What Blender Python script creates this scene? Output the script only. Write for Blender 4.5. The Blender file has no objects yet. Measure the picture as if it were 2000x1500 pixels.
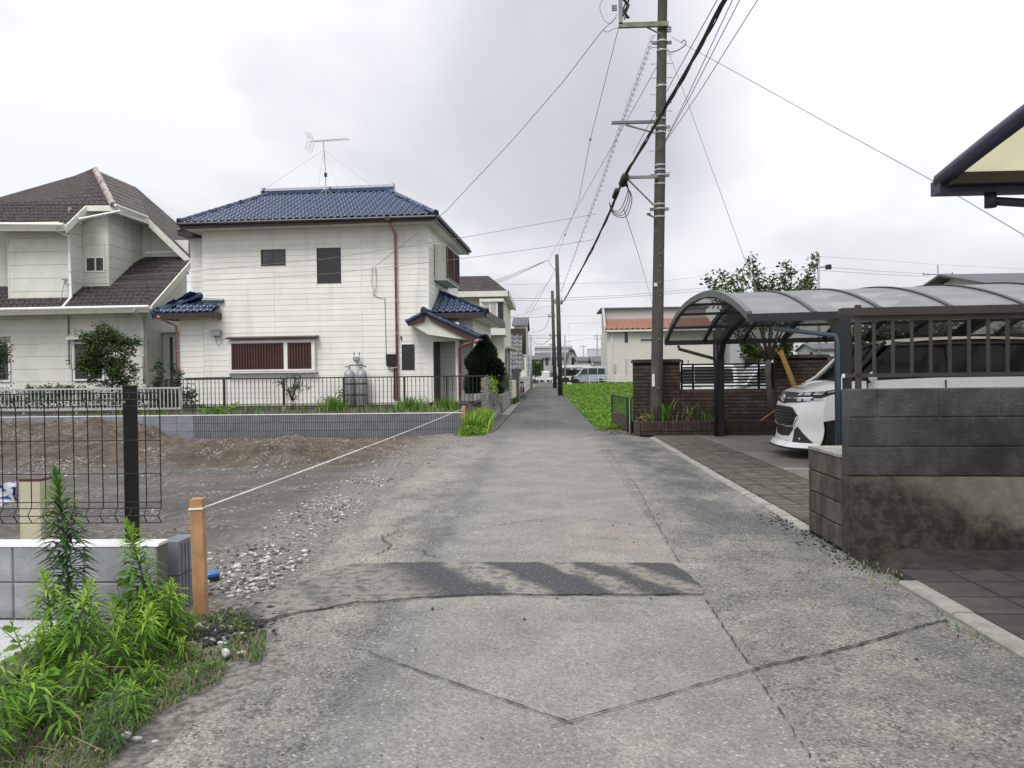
import bpy, bmesh, math, random
import numpy as np
from mathutils import Vector, Matrix, noise as mnoise
random.seed(7)
rng = np.random.default_rng(7)
R = math.radians
scene = bpy.context.scene
COL = scene.collection

# ------------------------------------------------------------------ camera
cam_d = bpy.data.cameras.new('camera')
cam_d.sensor_width = 36.0
cam_d.lens = 27.0
cam_d.clip_start = 0.05
cam_d.clip_end = 3000
cam_o = bpy.data.objects.new('camera', cam_d)
COL.objects.link(cam_o)
cam_o.matrix_world = (Matrix.Translation((0, 0, 1.27)) @ Matrix.Rotation(math.atan(66/1500), 4, 'Z')
                      @ Matrix.Rotation(R(90) - math.atan(17.5/1500), 4, 'X') @ Matrix.Rotation(-0.012, 4, 'Z'))
scene.camera = cam_o

# ------------------------------------------------------------------ sky
SUN_EL, SUN_AZ = R(56), R(205)      # azimuth clockwise from +Y
world = bpy.data.worlds.new('World')
scene.world = world
world.use_nodes = True
wn, wl = world.node_tree.nodes, world.node_tree.links
wn.clear()
def WN(t, **k):
    n = wn.new(t)
    for a, b in k.items(): setattr(n, a, b)
    return n
def wmath(op, a, b=None, clamp=False):
    n = WN('ShaderNodeMath', operation=op, use_clamp=clamp)
    for i, v in enumerate((a, b)):
        if v is None: continue
        if isinstance(v, (int, float)): n.inputs[i].default_value = v
        else: wl.new(v, n.inputs[i])
    return n.outputs[0]
out = WN('ShaderNodeOutputWorld')
tc = WN('ShaderNodeTexCoord')
sepd = WN('ShaderNodeSeparateXYZ'); wl.new(tc.outputs['Generated'], sepd.inputs[0])
zc = wmath('MAXIMUM', sepd.outputs[2], 0.0)
den = wmath('ADD', zc, 0.22)
comb = WN('ShaderNodeCombineXYZ')
wl.new(wmath('DIVIDE', sepd.outputs[0], den), comb.inputs[0])
wl.new(wmath('DIVIDE', sepd.outputs[1], den), comb.inputs[1])
n1 = WN('ShaderNodeTexNoise'); n1.inputs['Scale'].default_value = 1.5; n1.inputs['Detail'].default_value = 7; n1.inputs['Roughness'].default_value = 0.5
n1.inputs['Distortion'].default_value = 0.3
mp = WN('ShaderNodeMapping'); mp.inputs['Location'].default_value = (3.1, 1.7, 0); mp.inputs['Scale'].default_value = (1.0, 0.8, 1)
wl.new(comb.outputs[0], mp.inputs[0]); wl.new(mp.outputs[0], n1.inputs['Vector'])
ramp = WN('ShaderNodeValToRGB')
ramp.color_ramp.elements[0].position = 0.39; ramp.color_ramp.elements[0].color = (0.57, 0.577, 0.61, 1)
ramp.color_ramp.elements[1].position = 0.57; ramp.color_ramp.elements[1].color = (0.725, 0.732, 0.755, 1)
wl.new(n1.outputs[0], ramp.inputs[0])
def blob(d, k0, k1):           # soft cloud patch round a direction
    v = WN('ShaderNodeVectorMath', operation='DOT_PRODUCT')
    nv = WN('ShaderNodeVectorMath', operation='NORMALIZE'); wl.new(tc.outputs['Generated'], nv.inputs[0])
    # ragged edge
    nz = WN('ShaderNodeTexNoise'); nz.inputs['Scale'].default_value = 5.0; nz.inputs['Detail'].default_value = 4
    wl.new(nv.outputs[0], nz.inputs['Vector'])
    wl.new(nv.outputs[0], v.inputs[0]); v.inputs[1].default_value = Vector(d).normalized()
    s = wmath('ADD', v.outputs['Value'], wmath('MULTIPLY', wmath('SUBTRACT', nz.outputs[0], 0.5), 0.03))
    mr = WN('ShaderNodeMapRange', interpolation_type='SMOOTHSTEP')
    wl.new(s, mr.inputs[0]); mr.inputs[1].default_value = k0; mr.inputs[2].default_value = k1
    return mr.outputs[0]
def mixc(f, a, b, mode='MIX'):
    m = WN('ShaderNodeMix', data_type='RGBA', blend_type=mode)
    for i, v in ((0, f), (6, a), (7, b)):
        if isinstance(v, (int, float)): m.inputs[i].default_value = v
        elif isinstance(v, tuple): m.inputs[i].default_value = v
        else: wl.new(v, m.inputs[i])
    return m.outputs[2]
c = ramp.outputs[0]
c = mixc(wmath('MULTIPLY', blob((0.055, 1, 0.37), 0.970, 0.997), 0.95), c, (0.44, 0.447, 0.49, 1))
c = mixc(wmath('MULTIPLY', blob((-0.10, 1, 0.30), 0.985, 0.999), 0.4), c, (0.55, 0.555, 0.59, 1))
c = mixc(wmath('MULTIPLY', blob((-0.30, 1, 0.45), 0.985, 0.999), 0.2), c, (0.60, 0.61, 0.65, 1))
c = mixc(wmath('MULTIPLY', blob((0.55, 1, 0.50), 0.93, 0.995), 0.7), c, (0.84, 0.84, 0.85, 1))
# overcast: brighter towards the zenith
grad = wmath('ADD', 1.0, wmath('MULTIPLY', wmath('MULTIPLY', zc, zc), 1.05))
cg = WN('ShaderNodeVectorMath', operation='SCALE'); wl.new(c, cg.inputs[0]); wl.new(grad, cg.inputs['Scale'])
bgc = WN('ShaderNodeBackground'); bgc.inputs[1].default_value = 1.0; wl.new(cg.outputs[0], bgc.inputs[0])
sky = WN('ShaderNodeTexSky', sky_type='NISHITA', sun_disc=False, sun_elevation=SUN_EL, sun_rotation=SUN_AZ)
bgs = WN('ShaderNodeBackground'); bgs.inputs[1].default_value = 0.10; wl.new(sky.outputs[0], bgs.inputs[0])
ms = WN('ShaderNodeMixShader'); ms.inputs[0].default_value = 0.93
wl.new(bgs.outputs[0], ms.inputs[1]); wl.new(bgc.outputs[0], ms.inputs[2]); wl.new(ms.outputs[0], out.inputs[0])
world.cycles.sampling_method = 'MANUAL'; world.cycles.sample_map_resolution = 512

# ------------------------------------------------------------------ sun (thin overcast)
sd = bpy.data.lights.new('sun', 'SUN'); sd.energy = 2.0; sd.angle = R(28); sd.color = (1, 0.97, 0.92)
so = bpy.data.objects.new('sun', sd); COL.objects.link(so)
sdir = Vector((math.sin(SUN_AZ)*math.cos(SUN_EL), math.cos(SUN_AZ)*math.cos(SUN_EL), math.sin(SUN_EL)))
so.location = sdir*60
so.rotation_euler = sdir.to_track_quat('Z', 'Y').to_euler()
vs = scene.view_settings
vs.view_transform = 'Standard'; vs.look = 'None'; vs.gamma = 1; vs.use_curve_mapping = False
vs.exposure = 0.36

# ------------------------------------------------------------------ materials
def new_mat(name):
    m = bpy.data.materials.new(name); m.use_nodes = True
    nt = m.node_tree
    return m, nt, nt.nodes['Principled BSDF']
class NT:
    def __init__(s, nt): s.nt, s.n, s.l = nt, nt.nodes, nt.links
    def node(s, t, **k):
        n = s.n.new(t)
        for a, b in k.items(): setattr(n, a, b)
        return n
    def put(s, sock, v):
        if isinstance(v, (int, float)): sock.default_value = v
        elif isinstance(v, (tuple, list)): sock.default_value = v if len(v) == 4 or sock.type == 'VECTOR' else (*v, 1)
        else: s.l.new(v, sock)
    def math(s, op, a, b=None, clamp=False):
        n = s.node('ShaderNodeMath', operation=op, use_clamp=clamp)
        s.put(n.inputs[0], a)
        if b is not None: s.put(n.inputs[1], b)
        return n.outputs[0]
    def mix(s, f, a, b, mode='MIX'):
        m = s.node('ShaderNodeMix', data_type='RGBA', blend_type=mode)
        s.put(m.inputs[0], f); s.put(m.inputs[6], a); s.put(m.inputs[7], b)
        return m.outputs[2]
    def pos(s): return s.node('ShaderNodeNewGeometry').outputs['Position']
    def obj(s): return s.node('ShaderNodeTexCoord').outputs['Object']
    def noise(s, vec, scale, detail=4, rough=.55, stretch=None, dist=0):
        if stretch:
            mp = s.node('ShaderNodeMapping'); mp.inputs['Scale'].default_value = stretch
            s.l.new(vec, mp.inputs[0]); vec = mp.outputs[0]
        n = s.node('ShaderNodeTexNoise'); s.l.new(vec, n.inputs['Vector'])
        n.inputs['Scale'].default_value = scale; n.inputs['Detail'].default_value = detail; n.inputs['Roughness'].default_value = rough
        n.inputs['Distortion'].default_value = dist
        return n.outputs[0]
    def voro(s, vec, scale, feature='F1'):
        n = s.node('ShaderNodeTexVoronoi', feature=feature); s.l.new(vec, n.inputs['Vector']); n.inputs['Scale'].default_value = scale
        return n
    def ramp(s, v, lo, hi, a=0., b=1., smooth=True):
        n = s.node('ShaderNodeMapRange', interpolation_type='SMOOTHSTEP' if smooth else 'LINEAR')
        s.l.new(v, n.inputs[0])
        for i, x in ((1, lo), (2, hi), (3, a), (4, b)): n.inputs[i].default_value = x
        return n.outputs[0]
    def bump(s, bsdf, h, strength=.3, dist=.01):
        n = s.node('ShaderNodeBump'); n.inputs['Strength'].default_value = strength; n.inputs['Distance'].default_value = dist
        s.l.new(h, n.inputs['Height']); s.l.new(n.outputs[0], bsdf.inputs['Normal'])
def pm(name, col, rough=.7, metal=0., var=.18, scale=2.5, jit=0., bump=0., bscale=60., stain=None, streak=None, spec=None, coat=0):
    """plain surface: base colour broken up by noise, per-piece jitter, optional stains and rain streaks"""
    m, nt, b = new_mat(name); t = NT(nt)
    c = (*col, 1)
    p = t.pos()
    n = t.noise(p, scale, 6, .62)
    dark = tuple(x*(1-var) for x in col); light = tuple(min(1, x*(1+var)) for x in col)
    cc = t.mix(t.ramp(n, .3, .7), dark, light)
    if stain:
        scol, amt, ssc = stain
        sn = t.noise(p, ssc, 7, .65, dist=.4)
        cc = t.mix(t.math('MULTIPLY', t.ramp(sn, .48, .68), amt), cc, scol)
    if streak:
        scol, amt, ssc = streak
        sn = t.noise(p, ssc, 5, .6, stretch=(1, 1, .09))
        cc = t.mix(t.math('MULTIPLY', t.ramp(sn, .5, .72), amt), cc, scol)
    if jit:
        oi = t.node('ShaderNodeObjectInfo')
        h = t.node('ShaderNodeHueSaturation')
        t.l.new(t.ramp(oi.outputs['Random'], 0, 1, 1-jit, 1+jit, False), h.inputs['Value']); t.l.new(cc, h.inputs['Color'])
        cc = h.outputs[0]
    t.l.new(cc, b.inputs['Base Color'])
    b.inputs['Roughness'].default_value = rough; b.inputs['Metallic'].default_value = metal
    if spec is not None: b.inputs['Specular IOR Level'].default_value = spec
    if coat: b.inputs['Coat Weight'].default_value = coat; b.inputs['Coat Roughness'].default_value = .04
    if bump: t.bump(b, t.noise(p, bscale, 4, .6), bump, .01)
    return m
def leaf_mat(name, col, col2, trans=.35, rough=.5):
    m, nt, b = new_mat(name); t = NT(nt)
    p = t.pos()
    n = t.math('ADD', t.math('MULTIPLY', t.noise(p, 1.6, 3), .55), t.math('MULTIPLY', t.noise(p, 23, 2), .45))
    cc = t.mix(t.ramp(n, .36, .64), (*col, 1), (*col2, 1))
    t.l.new(cc, b.inputs['Base Color']); b.inputs['Roughness'].default_value = rough
    b.inputs['Specular IOR Level'].default_value = .3
    tr = t.node('ShaderNodeBsdfTranslucent'); t.l.new(cc, tr.inputs[0])
    mx = t.node('ShaderNodeMixShader'); mx.inputs[0].default_value = trans
    t.l.new(b.outputs[0], mx.inputs[1]); t.l.new(tr.outputs[0], mx.inputs[2])
    t.l.new(mx.outputs[0], nt.nodes['Material Output'].inputs[0])
    return m
def glass_mat(name, tint=(.5, .52, .52), trans=.5, rough=.05):
    m, nt, b = new_mat(name); t = NT(nt)
    b.inputs['Base Color'].default_value = (.015, .017, .019, 1); b.inputs['Roughness'].default_value = rough
    tr = t.node('ShaderNodeBsdfTransparent'); tr.inputs[0].default_value = (*tint, 1)
    mx = t.node('ShaderNodeMixShader'); mx.inputs[0].default_value = trans
    t.l.new(b.outputs[0], mx.inputs[1]); t.l.new(tr.outputs[0], mx.inputs[2])
    t.l.new(mx.outputs[0], nt.nodes['Material Output'].inputs[0])
    return m
M = {}
M['blue_tile'] = pm('blue_glazed_tile', (.019, .042, .098), .22, var=.3, scale=3, jit=.34, stain=((.045, .07, .10), .4, 2.))
M['siding_white'] = pm('white_painted_siding', (.78, .765, .72), .5, var=.04, scale=1.2, jit=.03, streak=((.47, .45, .39), .32, 3.), stain=((.64, .62, .55), .25, .9))
M['siding_back'] = pm('siding_joint', (.40, .39, .36), .8)
M['siding_a'] = pm('pale_green_siding', (.66, .655, .59), .6, var=.06, scale=1, jit=.03, streak=((.36, .37, .30), .35, 3), stain=((.45, .46, .38), .35, .8))
M['siding_a_back'] = pm('green_siding_joint', (.30, .30, .27), .8)
M['cream_wall'] = pm('cream_render', (.63, .62, .52), .8, var=.08, scale=1.5, streak=((.42, .42, .33), .3, 3))
M['shingle_brown'] = pm('mossy_brown_shingle', (.036, .027, .027), .85, var=.4, scale=6, stain=((.10, .09, .082), .35, 9), bump=.3)
M['shingle_tan'] = pm('weathered_tan_shingle', (.095, .082, .074), .85, var=.3, scale=5, stain=((.08, .065, .06), .4, 4), bump=.2)
M['white_paint'] = pm('white_painted_metal', (.74, .74, .71), .45, var=.06, streak=((.4, .4, .36), .3, 6))
M['fence_white'] = pm('shade_greyed_white_fence', (.42, .42, .41), .55, var=.12)  # white paint greyed so the colour carries the shade on the fence
M['cream_fascia'] = pm('cream_fascia_board', (.68, .68, .6), .55, var=.06, streak=((.42, .42, .35), .35, 5))
M['dark_brown'] = pm('dark_brown_metal', (.035, .022, .019), .45, var=.2)
M['shutter_brown'] = pm('red_brown_shutter', (.062, .025, .021), .45, var=.2, scale=3)
M['louver_brown'] = pm('brown_louver', (.16, .085, .07), .5, var=.15)
M['copper_pipe'] = pm('faded_pink_downpipe', (.42, .22, .19), .5, var=.15)
M['black_window'] = pm('dark_window_glass', (.018, .019, .021), .12, var=.3, scale=1.5)
M['window_grey'] = pm('grey_window_glass', (.045, .048, .052), .15, var=.5, scale=1.1)
M['curtain'] = pm('pale_curtain', (.42, .41, .38), .9, var=.25, scale=8)
M['frame_dark'] = pm('dark_window_frame', (.03, .026, .024), .4)
M['galv'] = pm('galvanised_steel', (.36, .37, .38), .45, .6, var=.15, scale=8)
M['gas_grey'] = pm('grey_gas_cylinder', (.30, .30, .32), .4, .2, var=.08, stain=((.2, .17, .15), .3, 5))
M['black_metal'] = pm('black_coated_metal', (.007, .007, .008), .55, var=.2, spec=.25)
M['fence_brown'] = pm('dark_bronze_rail', (.026, .022, .02), .5, var=.15)
M['block_grey'] = pm('new_grey_block', (.20, .215, .24), .85, var=.14, scale=4, jit=.07, bump=.25, bscale=120)
M['block_new'] = pm('pale_concrete_block', (.30, .31, .33), .85, var=.2, scale=5, jit=.06, bump=.35, bscale=150, stain=((.20, .21, .22), .45, 3.5), streak=((.24, .25, .26), .35, 14))
M['block_cap'] = pm('pale_mortar_cap', (.62, .62, .64), .8, var=.08, bump=.2)
M['mortar'] = pm('mortar', (.12, .12, .118), .9, bump=.2)
M['wood'] = pm('raw_timber', (.40, .225, .11), .7, var=.22, scale=8, streak=((.22, .11, .05), .45, 40))
M['string'] = pm('white_string', (.72, .70, .66), .8)
M['conc_pole'] = pm('weathered_concrete_pole', (.055, .048, .043), .85, var=.2, scale=3, bump=.15, streak=((.05, .04, .036), .5, 8), stain=((.13, .12, .105), .35, 4))
M['conc_pole_pale'] = pm('pale_grey_pole', (.30, .31, .33), .8, var=.1)
M['cable'] = pm('black_cable', (.012, .012, .014), .5)
M['wire_grey'] = pm('grey_wire', (.20, .20, .21), .55)
M['plate_white'] = pm('white_number_plate', (.7, .7, .69), .5)
M['brick'] = pm('brown_brick', (.050, .035, .027), .92, var=.35, scale=9, jit=.28, bump=.4, bscale=80, stain=((.022, .02, .016), .55, 3))
M['brick_mortar'] = pm('dark_brick_joint', (.016, .014, .012), .95)
M['carport_dark'] = pm('charcoal_carport_frame', (.016, .017, .021), .4, var=.15)
M['carport_arch'] = pm('grey_carport_arch', (.075, .078, .082), .4, var=.1)
M['carport_blue'] = pm('teal_blue_drainpipe', (.034, .060, .085), .5, var=.12)
M['navy_frame'] = pm('navy_carport_frame', (.035, .034, .075), .45, var=.12)
M['car_white'] = pm('white_car_paint', (.90, .905, .91), .22, var=.01, coat=.6)
M['car_roof'] = pm('cream_car_roof', (.62, .58, .47), .3, var=.02, coat=.5)
M['plastic_black'] = pm('black_plastic', (.012, .012, .014), .4)
M['chrome'] = pm('chrome', (.72, .73, .75), .12, 1., var=.03)
M['lamp_glass'] = pm('headlamp_lens', (.55, .57, .60), .1, .2, var=.5, scale=22)
M['tyre'] = pm('tyre_rubber', (.012, .012, .012), .85)
M['rim'] = pm('alloy_rim', (.4, .41, .42), .3, .8)
M['tint'] = glass_mat('tinted_car_glass', (.10, .11, .115), .35, .04)
M['windscreen'] = glass_mat('windscreen_glass', (.50, .54, .52), .6, .03)
M['van_teal'] = pm('pale_teal_car_paint', (.25, .325, .345), .25, var=.02, coat=.5)
M['old_block'] = pm('soot_stained_block', (.060, .057, .055), .93, var=.4, scale=5, jit=.14, bump=.8, bscale=70, stain=((.022, .02, .019), .6, 2.6), streak=((.026, .023, .022), .5, 5))
M['rail_bronze'] = pm('bronze_rail', (.040, .031, .028), .5, var=.12)
M['old_brick'] = pm('worn_red_brown_brick', (.070, .056, .046), .93, var=.35, scale=7, jit=.25, bump=.5, bscale=70, stain=((.05, .038, .03), .6, 5))
M['kerb'] = pm('worn_concrete_kerb', (.26, .25, .225), .9, var=.25, scale=7, bump=.4, bscale=130, stain=((.14, .135, .11), .55, 4))
M['paver'] = pm('grey_brown_paver', (.085, .076, .063), .9, var=.3, scale=5, jit=.22, bump=.4, bscale=110, stain=((.05, .052, .035), .55, 2.5))
M['paver_dark'] = pm('damp_dark_paver', (.048, .044, .041), .85, var=.25, scale=6, jit=.12, bump=.4, bscale=120, stain=((.035, .032, .026), .6, 2.2))
M['paver_joint'] = pm('paver_joint', (.028, .026, .021), .95)
M['slab'] = pm('pale_concrete_slab', (.42, .43, .45), .85, var=.08, bump=.2)
M['beige_wall'] = pm('beige_render_wall', (.55, .52, .475), .85, var=.04, scale=.8)
M['beige_band'] = pm('pale_grey_band', (.44, .43, .42), .85, var=.04)
M['terracotta'] = pm('terracotta_roof_tile', (.26, .13, .09), .85, var=.3, scale=5, jit=.15)
M['grey_roof'] = pm('slate_grey_roof', (.085, .088, .10), .75, var=.15, scale=4)
M['grey_tile'] = pm('silver_grey_tile', (.14, .142, .15), .35, var=.3, scale=5, jit=.2)
M['grey_wall'] = pm('grey_render_wall', (.34, .35, .36), .85, var=.05)
M['dark_wall'] = pm('charcoal_wall', (.055, .055, .06), .8, var=.15)
M['white_wall'] = pm('white_render_wall', (.62, .62, .61), .8, var=.06)
M['brown_wall'] = pm('brown_panel_wall', (.045, .027, .025), .7, var=.2)
M['apartment'] = pm('hazed_grey_concrete', (.46, .47, .50), .9, var=.04)  # pale bluish tone puts distance haze into the colour
M['apartment_dark'] = pm('hazed_balcony_recess', (.33, .34, .38), .9, var=.05)  # darker recess tone, with the same haze painted in
M['orange_guard'] = pm('yellow_guy_guard', (.42, .215, .035), .5, var=.15, streak=((.2, .1, .02), .4, 12))
M['green_frame'] = pm('green_net_frame', (.011, .032, .024), .5, var=.15)
M['panel_brown'] = pm('brown_plywood_panel', (.075, .045, .032), .6, var=.35, scale=3)
M['blue_cap'] = pm('blue_plastic', (.02, .13, .36), .35)
M['bark'] = pm('grey_brown_bark', (.06, .05, .042), .95, var=.3, scale=9, bump=.5)
M['stem'] = pm('green_stem', (.10, .17, .05), .7)
M['dry'] = pm('dry_stalk', (.20, .155, .09), .9, var=.25)
M['leaf_weed'] = leaf_mat('weed_leaf', (.07, .165, .018), (.16, .31, .03), .35)
M['leaf_young'] = leaf_mat('young_weed_leaf', (.22, .38, .035), (.33, .50, .06), .42)
M['leaf_bluegreen'] = leaf_mat('blue_green_weed_leaf', (.035, .085, .03), (.07, .14, .045), .3)
M['leaf_field'] = leaf_mat('field_leaf', (.07, .155, .018), (.20, .34, .04), .4)
M['leaf_dark'] = leaf_mat('dark_shrub_leaf', (.022, .045, .018), (.06, .095, .035), .25)
M['leaf_mid'] = leaf_mat('hedge_leaf', (.04, .085, .02), (.10, .15, .035), .3)
M['leaf_conifer'] = leaf_mat('conifer_needle', (.012, .024, .012), (.026, .044, .02), .12)
M['leaf_tree'] = leaf_mat('tree_leaf', (.028, .05, .018), (.085, .12, .035), .35)
M['grass'] = leaf_mat('grass_blade', (.06, .14, .018), (.14, .27, .035), .35)
M['stone_white'] = pm('pale_gravel', (.42, .41, .385), .85, var=.4, scale=14, bump=.3)
M['stone_dark'] = pm('dark_gravel', (.12, .113, .105), .9, var=.45, scale=14, bump=.3)
M['soil'] = pm('garden_soil', (.05, .042, .03), .95, var=.35, scale=3, bump=.5, bscale=20, stain=((.045, .07, .022), .6, 1.6))

# ------------------------------------------------------------------ mesh helpers
def link(o, parent=None):
    COL.objects.link(o)
    if parent is not None: o.parent = parent
    return o
def tag(o, label=None, cat=None, group=None, kind=None, category=None):
    cat = cat or category
    if label: o['label'] = label
    if cat: o['category'] = cat
    if group: o['group'] = group
    if kind: o['kind'] = kind
    return o
def thing(name, label, cat, loc=(0, 0, 0), rotz=0., group=None):
    o = bpy.data.objects.new(name, None); o.empty_display_size = .2
    o.location = loc; o.rotation_euler = (0, 0, R(rotz))
    link(o); return tag(o, label, cat, group)
class MB:
    def __init__(s): s.v, s.f, s.m, s.cur = [], [], [], 0
    def face(s, pts):
        i = len(s.v); s.v += [tuple(p) for p in pts]; s.f.append(list(range(i, i+len(pts)))); s.m.append(s.cur); return s
    def box(s, x0, x1, y0, y1, z0, z1):
        return s.hexa([(x0, y0, z0), (x1, y0, z0), (x1, y1, z0), (x0, y1, z0), (x0, y0, z1), (x1, y0, z1), (x1, y1, z1), (x0, y1, z1)])
    def hexa(s, p):
        i = len(s.v); s.v += [tuple(q) for q in p]
        for q in ((0, 3, 2, 1), (4, 5, 6, 7), (0, 1, 5, 4), (1, 2, 6, 5), (2, 3, 7, 6), (3, 0, 4, 7)):
            s.f.append([i+k for k in q]); s.m.append(s.cur)
        return s
    def prism(s, pts, d):
        d = Vector(d); n = len(pts); i = len(s.v)
        s.v += [tuple(p) for p in pts] + [tuple(Vector(p)+d) for p in pts]
        s.f.append([i+k for k in range(n)][::-1]); s.m.append(s.cur)
        s.f.append([i+n+k for k in range(n)]); s.m.append(s.cur)
        for k in range(n):
            j = (k+1) % n; s.f.append([i+k, i+j, i+n+j, i+n+k]); s.m.append(s.cur)
        return s
    def tube(s, pts, r, n=6, cap=True):
        pts = [Vector(p) for p in pts]; rs = r if isinstance(r, (list, tuple)) else [r]*len(pts)
        i0 = len(s.v); up = Vector((0, 0, 1)); prev = None
        for k, p in enumerate(pts):
            a = pts[max(0, k-1)]; b = pts[min(len(pts)-1, k+1)]
            t = (b-a).normalized()
            if prev is None:
                ref = up if abs(t.z) < .95 else Vector((1, 0, 0)); u = t.cross(ref).normalized()
            else:
                u = (prev - t*prev.dot(t)); u = u.normalized() if u.length > 1e-6 else t.orthogonal().normalized()
            prev = u; w = t.cross(u)
            for q in range(n):
                an = 2*math.pi*q/n; s.v.append(tuple(p + (u*math.cos(an)+w*math.sin(an))*rs[k]))
        for k in range(len(pts)-1):
            for q in range(n):
                a = i0+k*n+q; b = i0+k*n+(q+1) % n
                s.f.append([a, b, b+n, a+n]); s.m.append(s.cur)
        if cap:
            s.f.append([i0+q for q in range(n)][::-1]); s.m.append(s.cur)
            s.f.append([i0+(len(pts)-1)*n+q for q in range(n)]); s.m.append(s.cur)
        return s
    def lathe(s, prof, n=16, c=(0, 0, 0)):
        i0 = len(s.v)
        for (r, z) in prof:
            for q in range(n):
                an = 2*math.pi*q/n; s.v.append((c[0]+r*math.cos(an), c[1]+r*math.sin(an), c[2]+z))
        for k in range(len(prof)-1):
            for q in range(n):
                a = i0+k*n+q; b = i0+k*n+(q+1) % n
                s.f.append([a, b, b+n, a+n]); s.m.append(s.cur)
        s.f.append([i0+(len(prof)-1)*n+q for q in range(n)]); s.m.append(s.cur)
        return s
    def grid(s, fn, us, vs):
        i0 = len(s.v); nv = len(vs)
        for u in us:
            for v in vs: s.v.append(tuple(fn(u, v)))
        for i in range(len(us)-1):
            for j in range(nv-1):
                a = i0+i*nv+j; s.f.append([a, a+nv, a+nv+1, a+1]); s.m.append(s.cur)
        return s
    def mesh(s, name, mats, smooth=False):
        me = bpy.data.meshes.new(name)
        me.from_pydata(s.v, [], s.f)
        for mm in (mats if isinstance(mats, (list, tuple)) else [mats]): me.materials.append(mm)
        if any(s.m): me.polygons.foreach_set('material_index', s.m)
        if smooth: me.polygons.foreach_set('use_smooth', [True]*len(s.f))
        me.update(); return me
    def build(s, name, mats, parent=None, smooth=False, **k):
        o = bpy.data.objects.new(name, s.mesh(name, mats, smooth)); link(o, parent); return tag(o, **k)
def piece(name, me, parent, mx):
    o = bpy.data.objects.new(name, me); link(o, parent); o.matrix_basis = mx; return o
def np_obj(name, V, F, mats, parent=None, mi=None, smooth=False, **k):
    """large mesh from arrays; F is (n,4) or (n,3)"""
    V = np.asarray(V, dtype=np.float32); F = np.asarray(F, dtype=np.int32)
    me = bpy.data.meshes.new(name)
    me.vertices.add(len(V)); me.vertices.foreach_set('co', V.ravel())
    n = F.shape[1]
    me.loops.add(F.size); me.loops.foreach_set('vertex_index', F.ravel())
    me.polygons.add(len(F)); me.polygons.foreach_set('loop_start', np.arange(0, F.size, n, dtype=np.int32))
    for mm in (mats if isinstance(mats, (list, tuple)) else [mats]): me.materials.append(mm)
    if mi is not None: me.polygons.foreach_set('material_index', np.asarray(mi, dtype=np.int32))
    if smooth: me.polygons.foreach_set('use_smooth', np.ones(len(F), dtype=bool))
    me.update(calc_edges=True); me.validate()
    o = bpy.data.objects.new(name, me); link(o, parent); return tag(o, **k)
def T(x, y, z): return Matrix.Translation((x, y, z))
def basis(o, x, y, z): 
    m = Matrix.Identity(4)
    for i, a in enumerate((x, y, z)): m.col[i][:3] = a
    m.col[3][:3] = o
    return m
def fbm(x, y, s=1., o=4): return mnoise.fractal(Vector((x*s, y*s, 3.7)), 1.0, 2.0, o)
def sstep(a, b, x):
    t = min(1, max(0, (x-a)/(b-a))); return t*t*(3-2*t)
def smooth(ps, n=6):
    ps = [Vector(p) for p in ps]; out = []
    for i in range(len(ps)-1):
        p0, p1, p2, p3 = ps[max(0, i-1)], ps[i], ps[i+1], ps[min(len(ps)-1, i+2)]
        for k in range(n):
            t = k/n; out.append(.5*((2*p1)+(p2-p0)*t+(2*p0-5*p1+4*p2-p3)*t*t+(3*p1-p0-3*p2+p3)*t**3))
    return out+[ps[-1]]
def leaf_quads(P, size, rg, droop=0., aspect=.55, D=None):
    """folded leaf (two quads) at each point, random attitude"""
    n = len(P); P = np.asarray(P)
    if D is None:
        D = rg.normal(size=(n, 3)); D[:, 2] = D[:, 2]*.6 - droop
    D = D/np.linalg.norm(D, axis=1, keepdims=True)
    U = rg.normal(size=(n, 3)); S = np.cross(D, U); S /= np.linalg.norm(S, axis=1, keepdims=True)
    N = np.cross(S, D)
    L = (size*(.6+.8*rg.random(n)))[:, None] if np.isscalar(size) else (size*(.7+.6*rg.random(n)))[:, None]
    w = L*aspect*.5
    base = P; tip = P+D*L - N*L*.12
    mid = P+D*L*.5
    l = mid+S*w+N*w*.35; r = mid-S*w+N*w*.35
    V = np.stack([base, l, tip, r], axis=1).reshape(-1, 3)
    i = np.arange(n)[:, None]*4
    F = np.concatenate([i+np.array([[0, 1, 2]]), i+np.array([[0, 2, 3]])])
    return V, F
def ellip_points(clumps, rg):
    out = []
    for (c, r, n) in clumps:
        d = rg.normal(size=(n, 3)); d /= np.linalg.norm(d, axis=1, keepdims=True)
        q = d*(rg.random(n)**.45)[:, None]*np.asarray(r)*(1+.25*rg.normal(size=(n, 1)))
        out.append(np.asarray(c)+q)
    return np.concatenate(out)


# ================================================================== GROUND, ROAD, LOT
def ground_mat():
    m, nt, b = new_mat('bare_ground'); t = NT(nt); p = t.pos()
    n = t.noise(p, .25, 6, .6); n2 = t.noise(p, 3, 5, .6)
    cc = t.mix(t.ramp(n, .4, .6), (.13, .125, .10, 1), (.17, .16, .14, 1))
    cc = t.mix(t.ramp(n2, .45, .7), cc, (.07, .09, .035, 1))
    t.l.new(cc, b.inputs['Base Color']); b.inputs['Roughness'].default_value = .95
    return m
gm = ground_mat()
MB().box(-900, 900, -300, 1500, -1.0, -.45).build('ground', gm, kind='structure')

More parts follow.
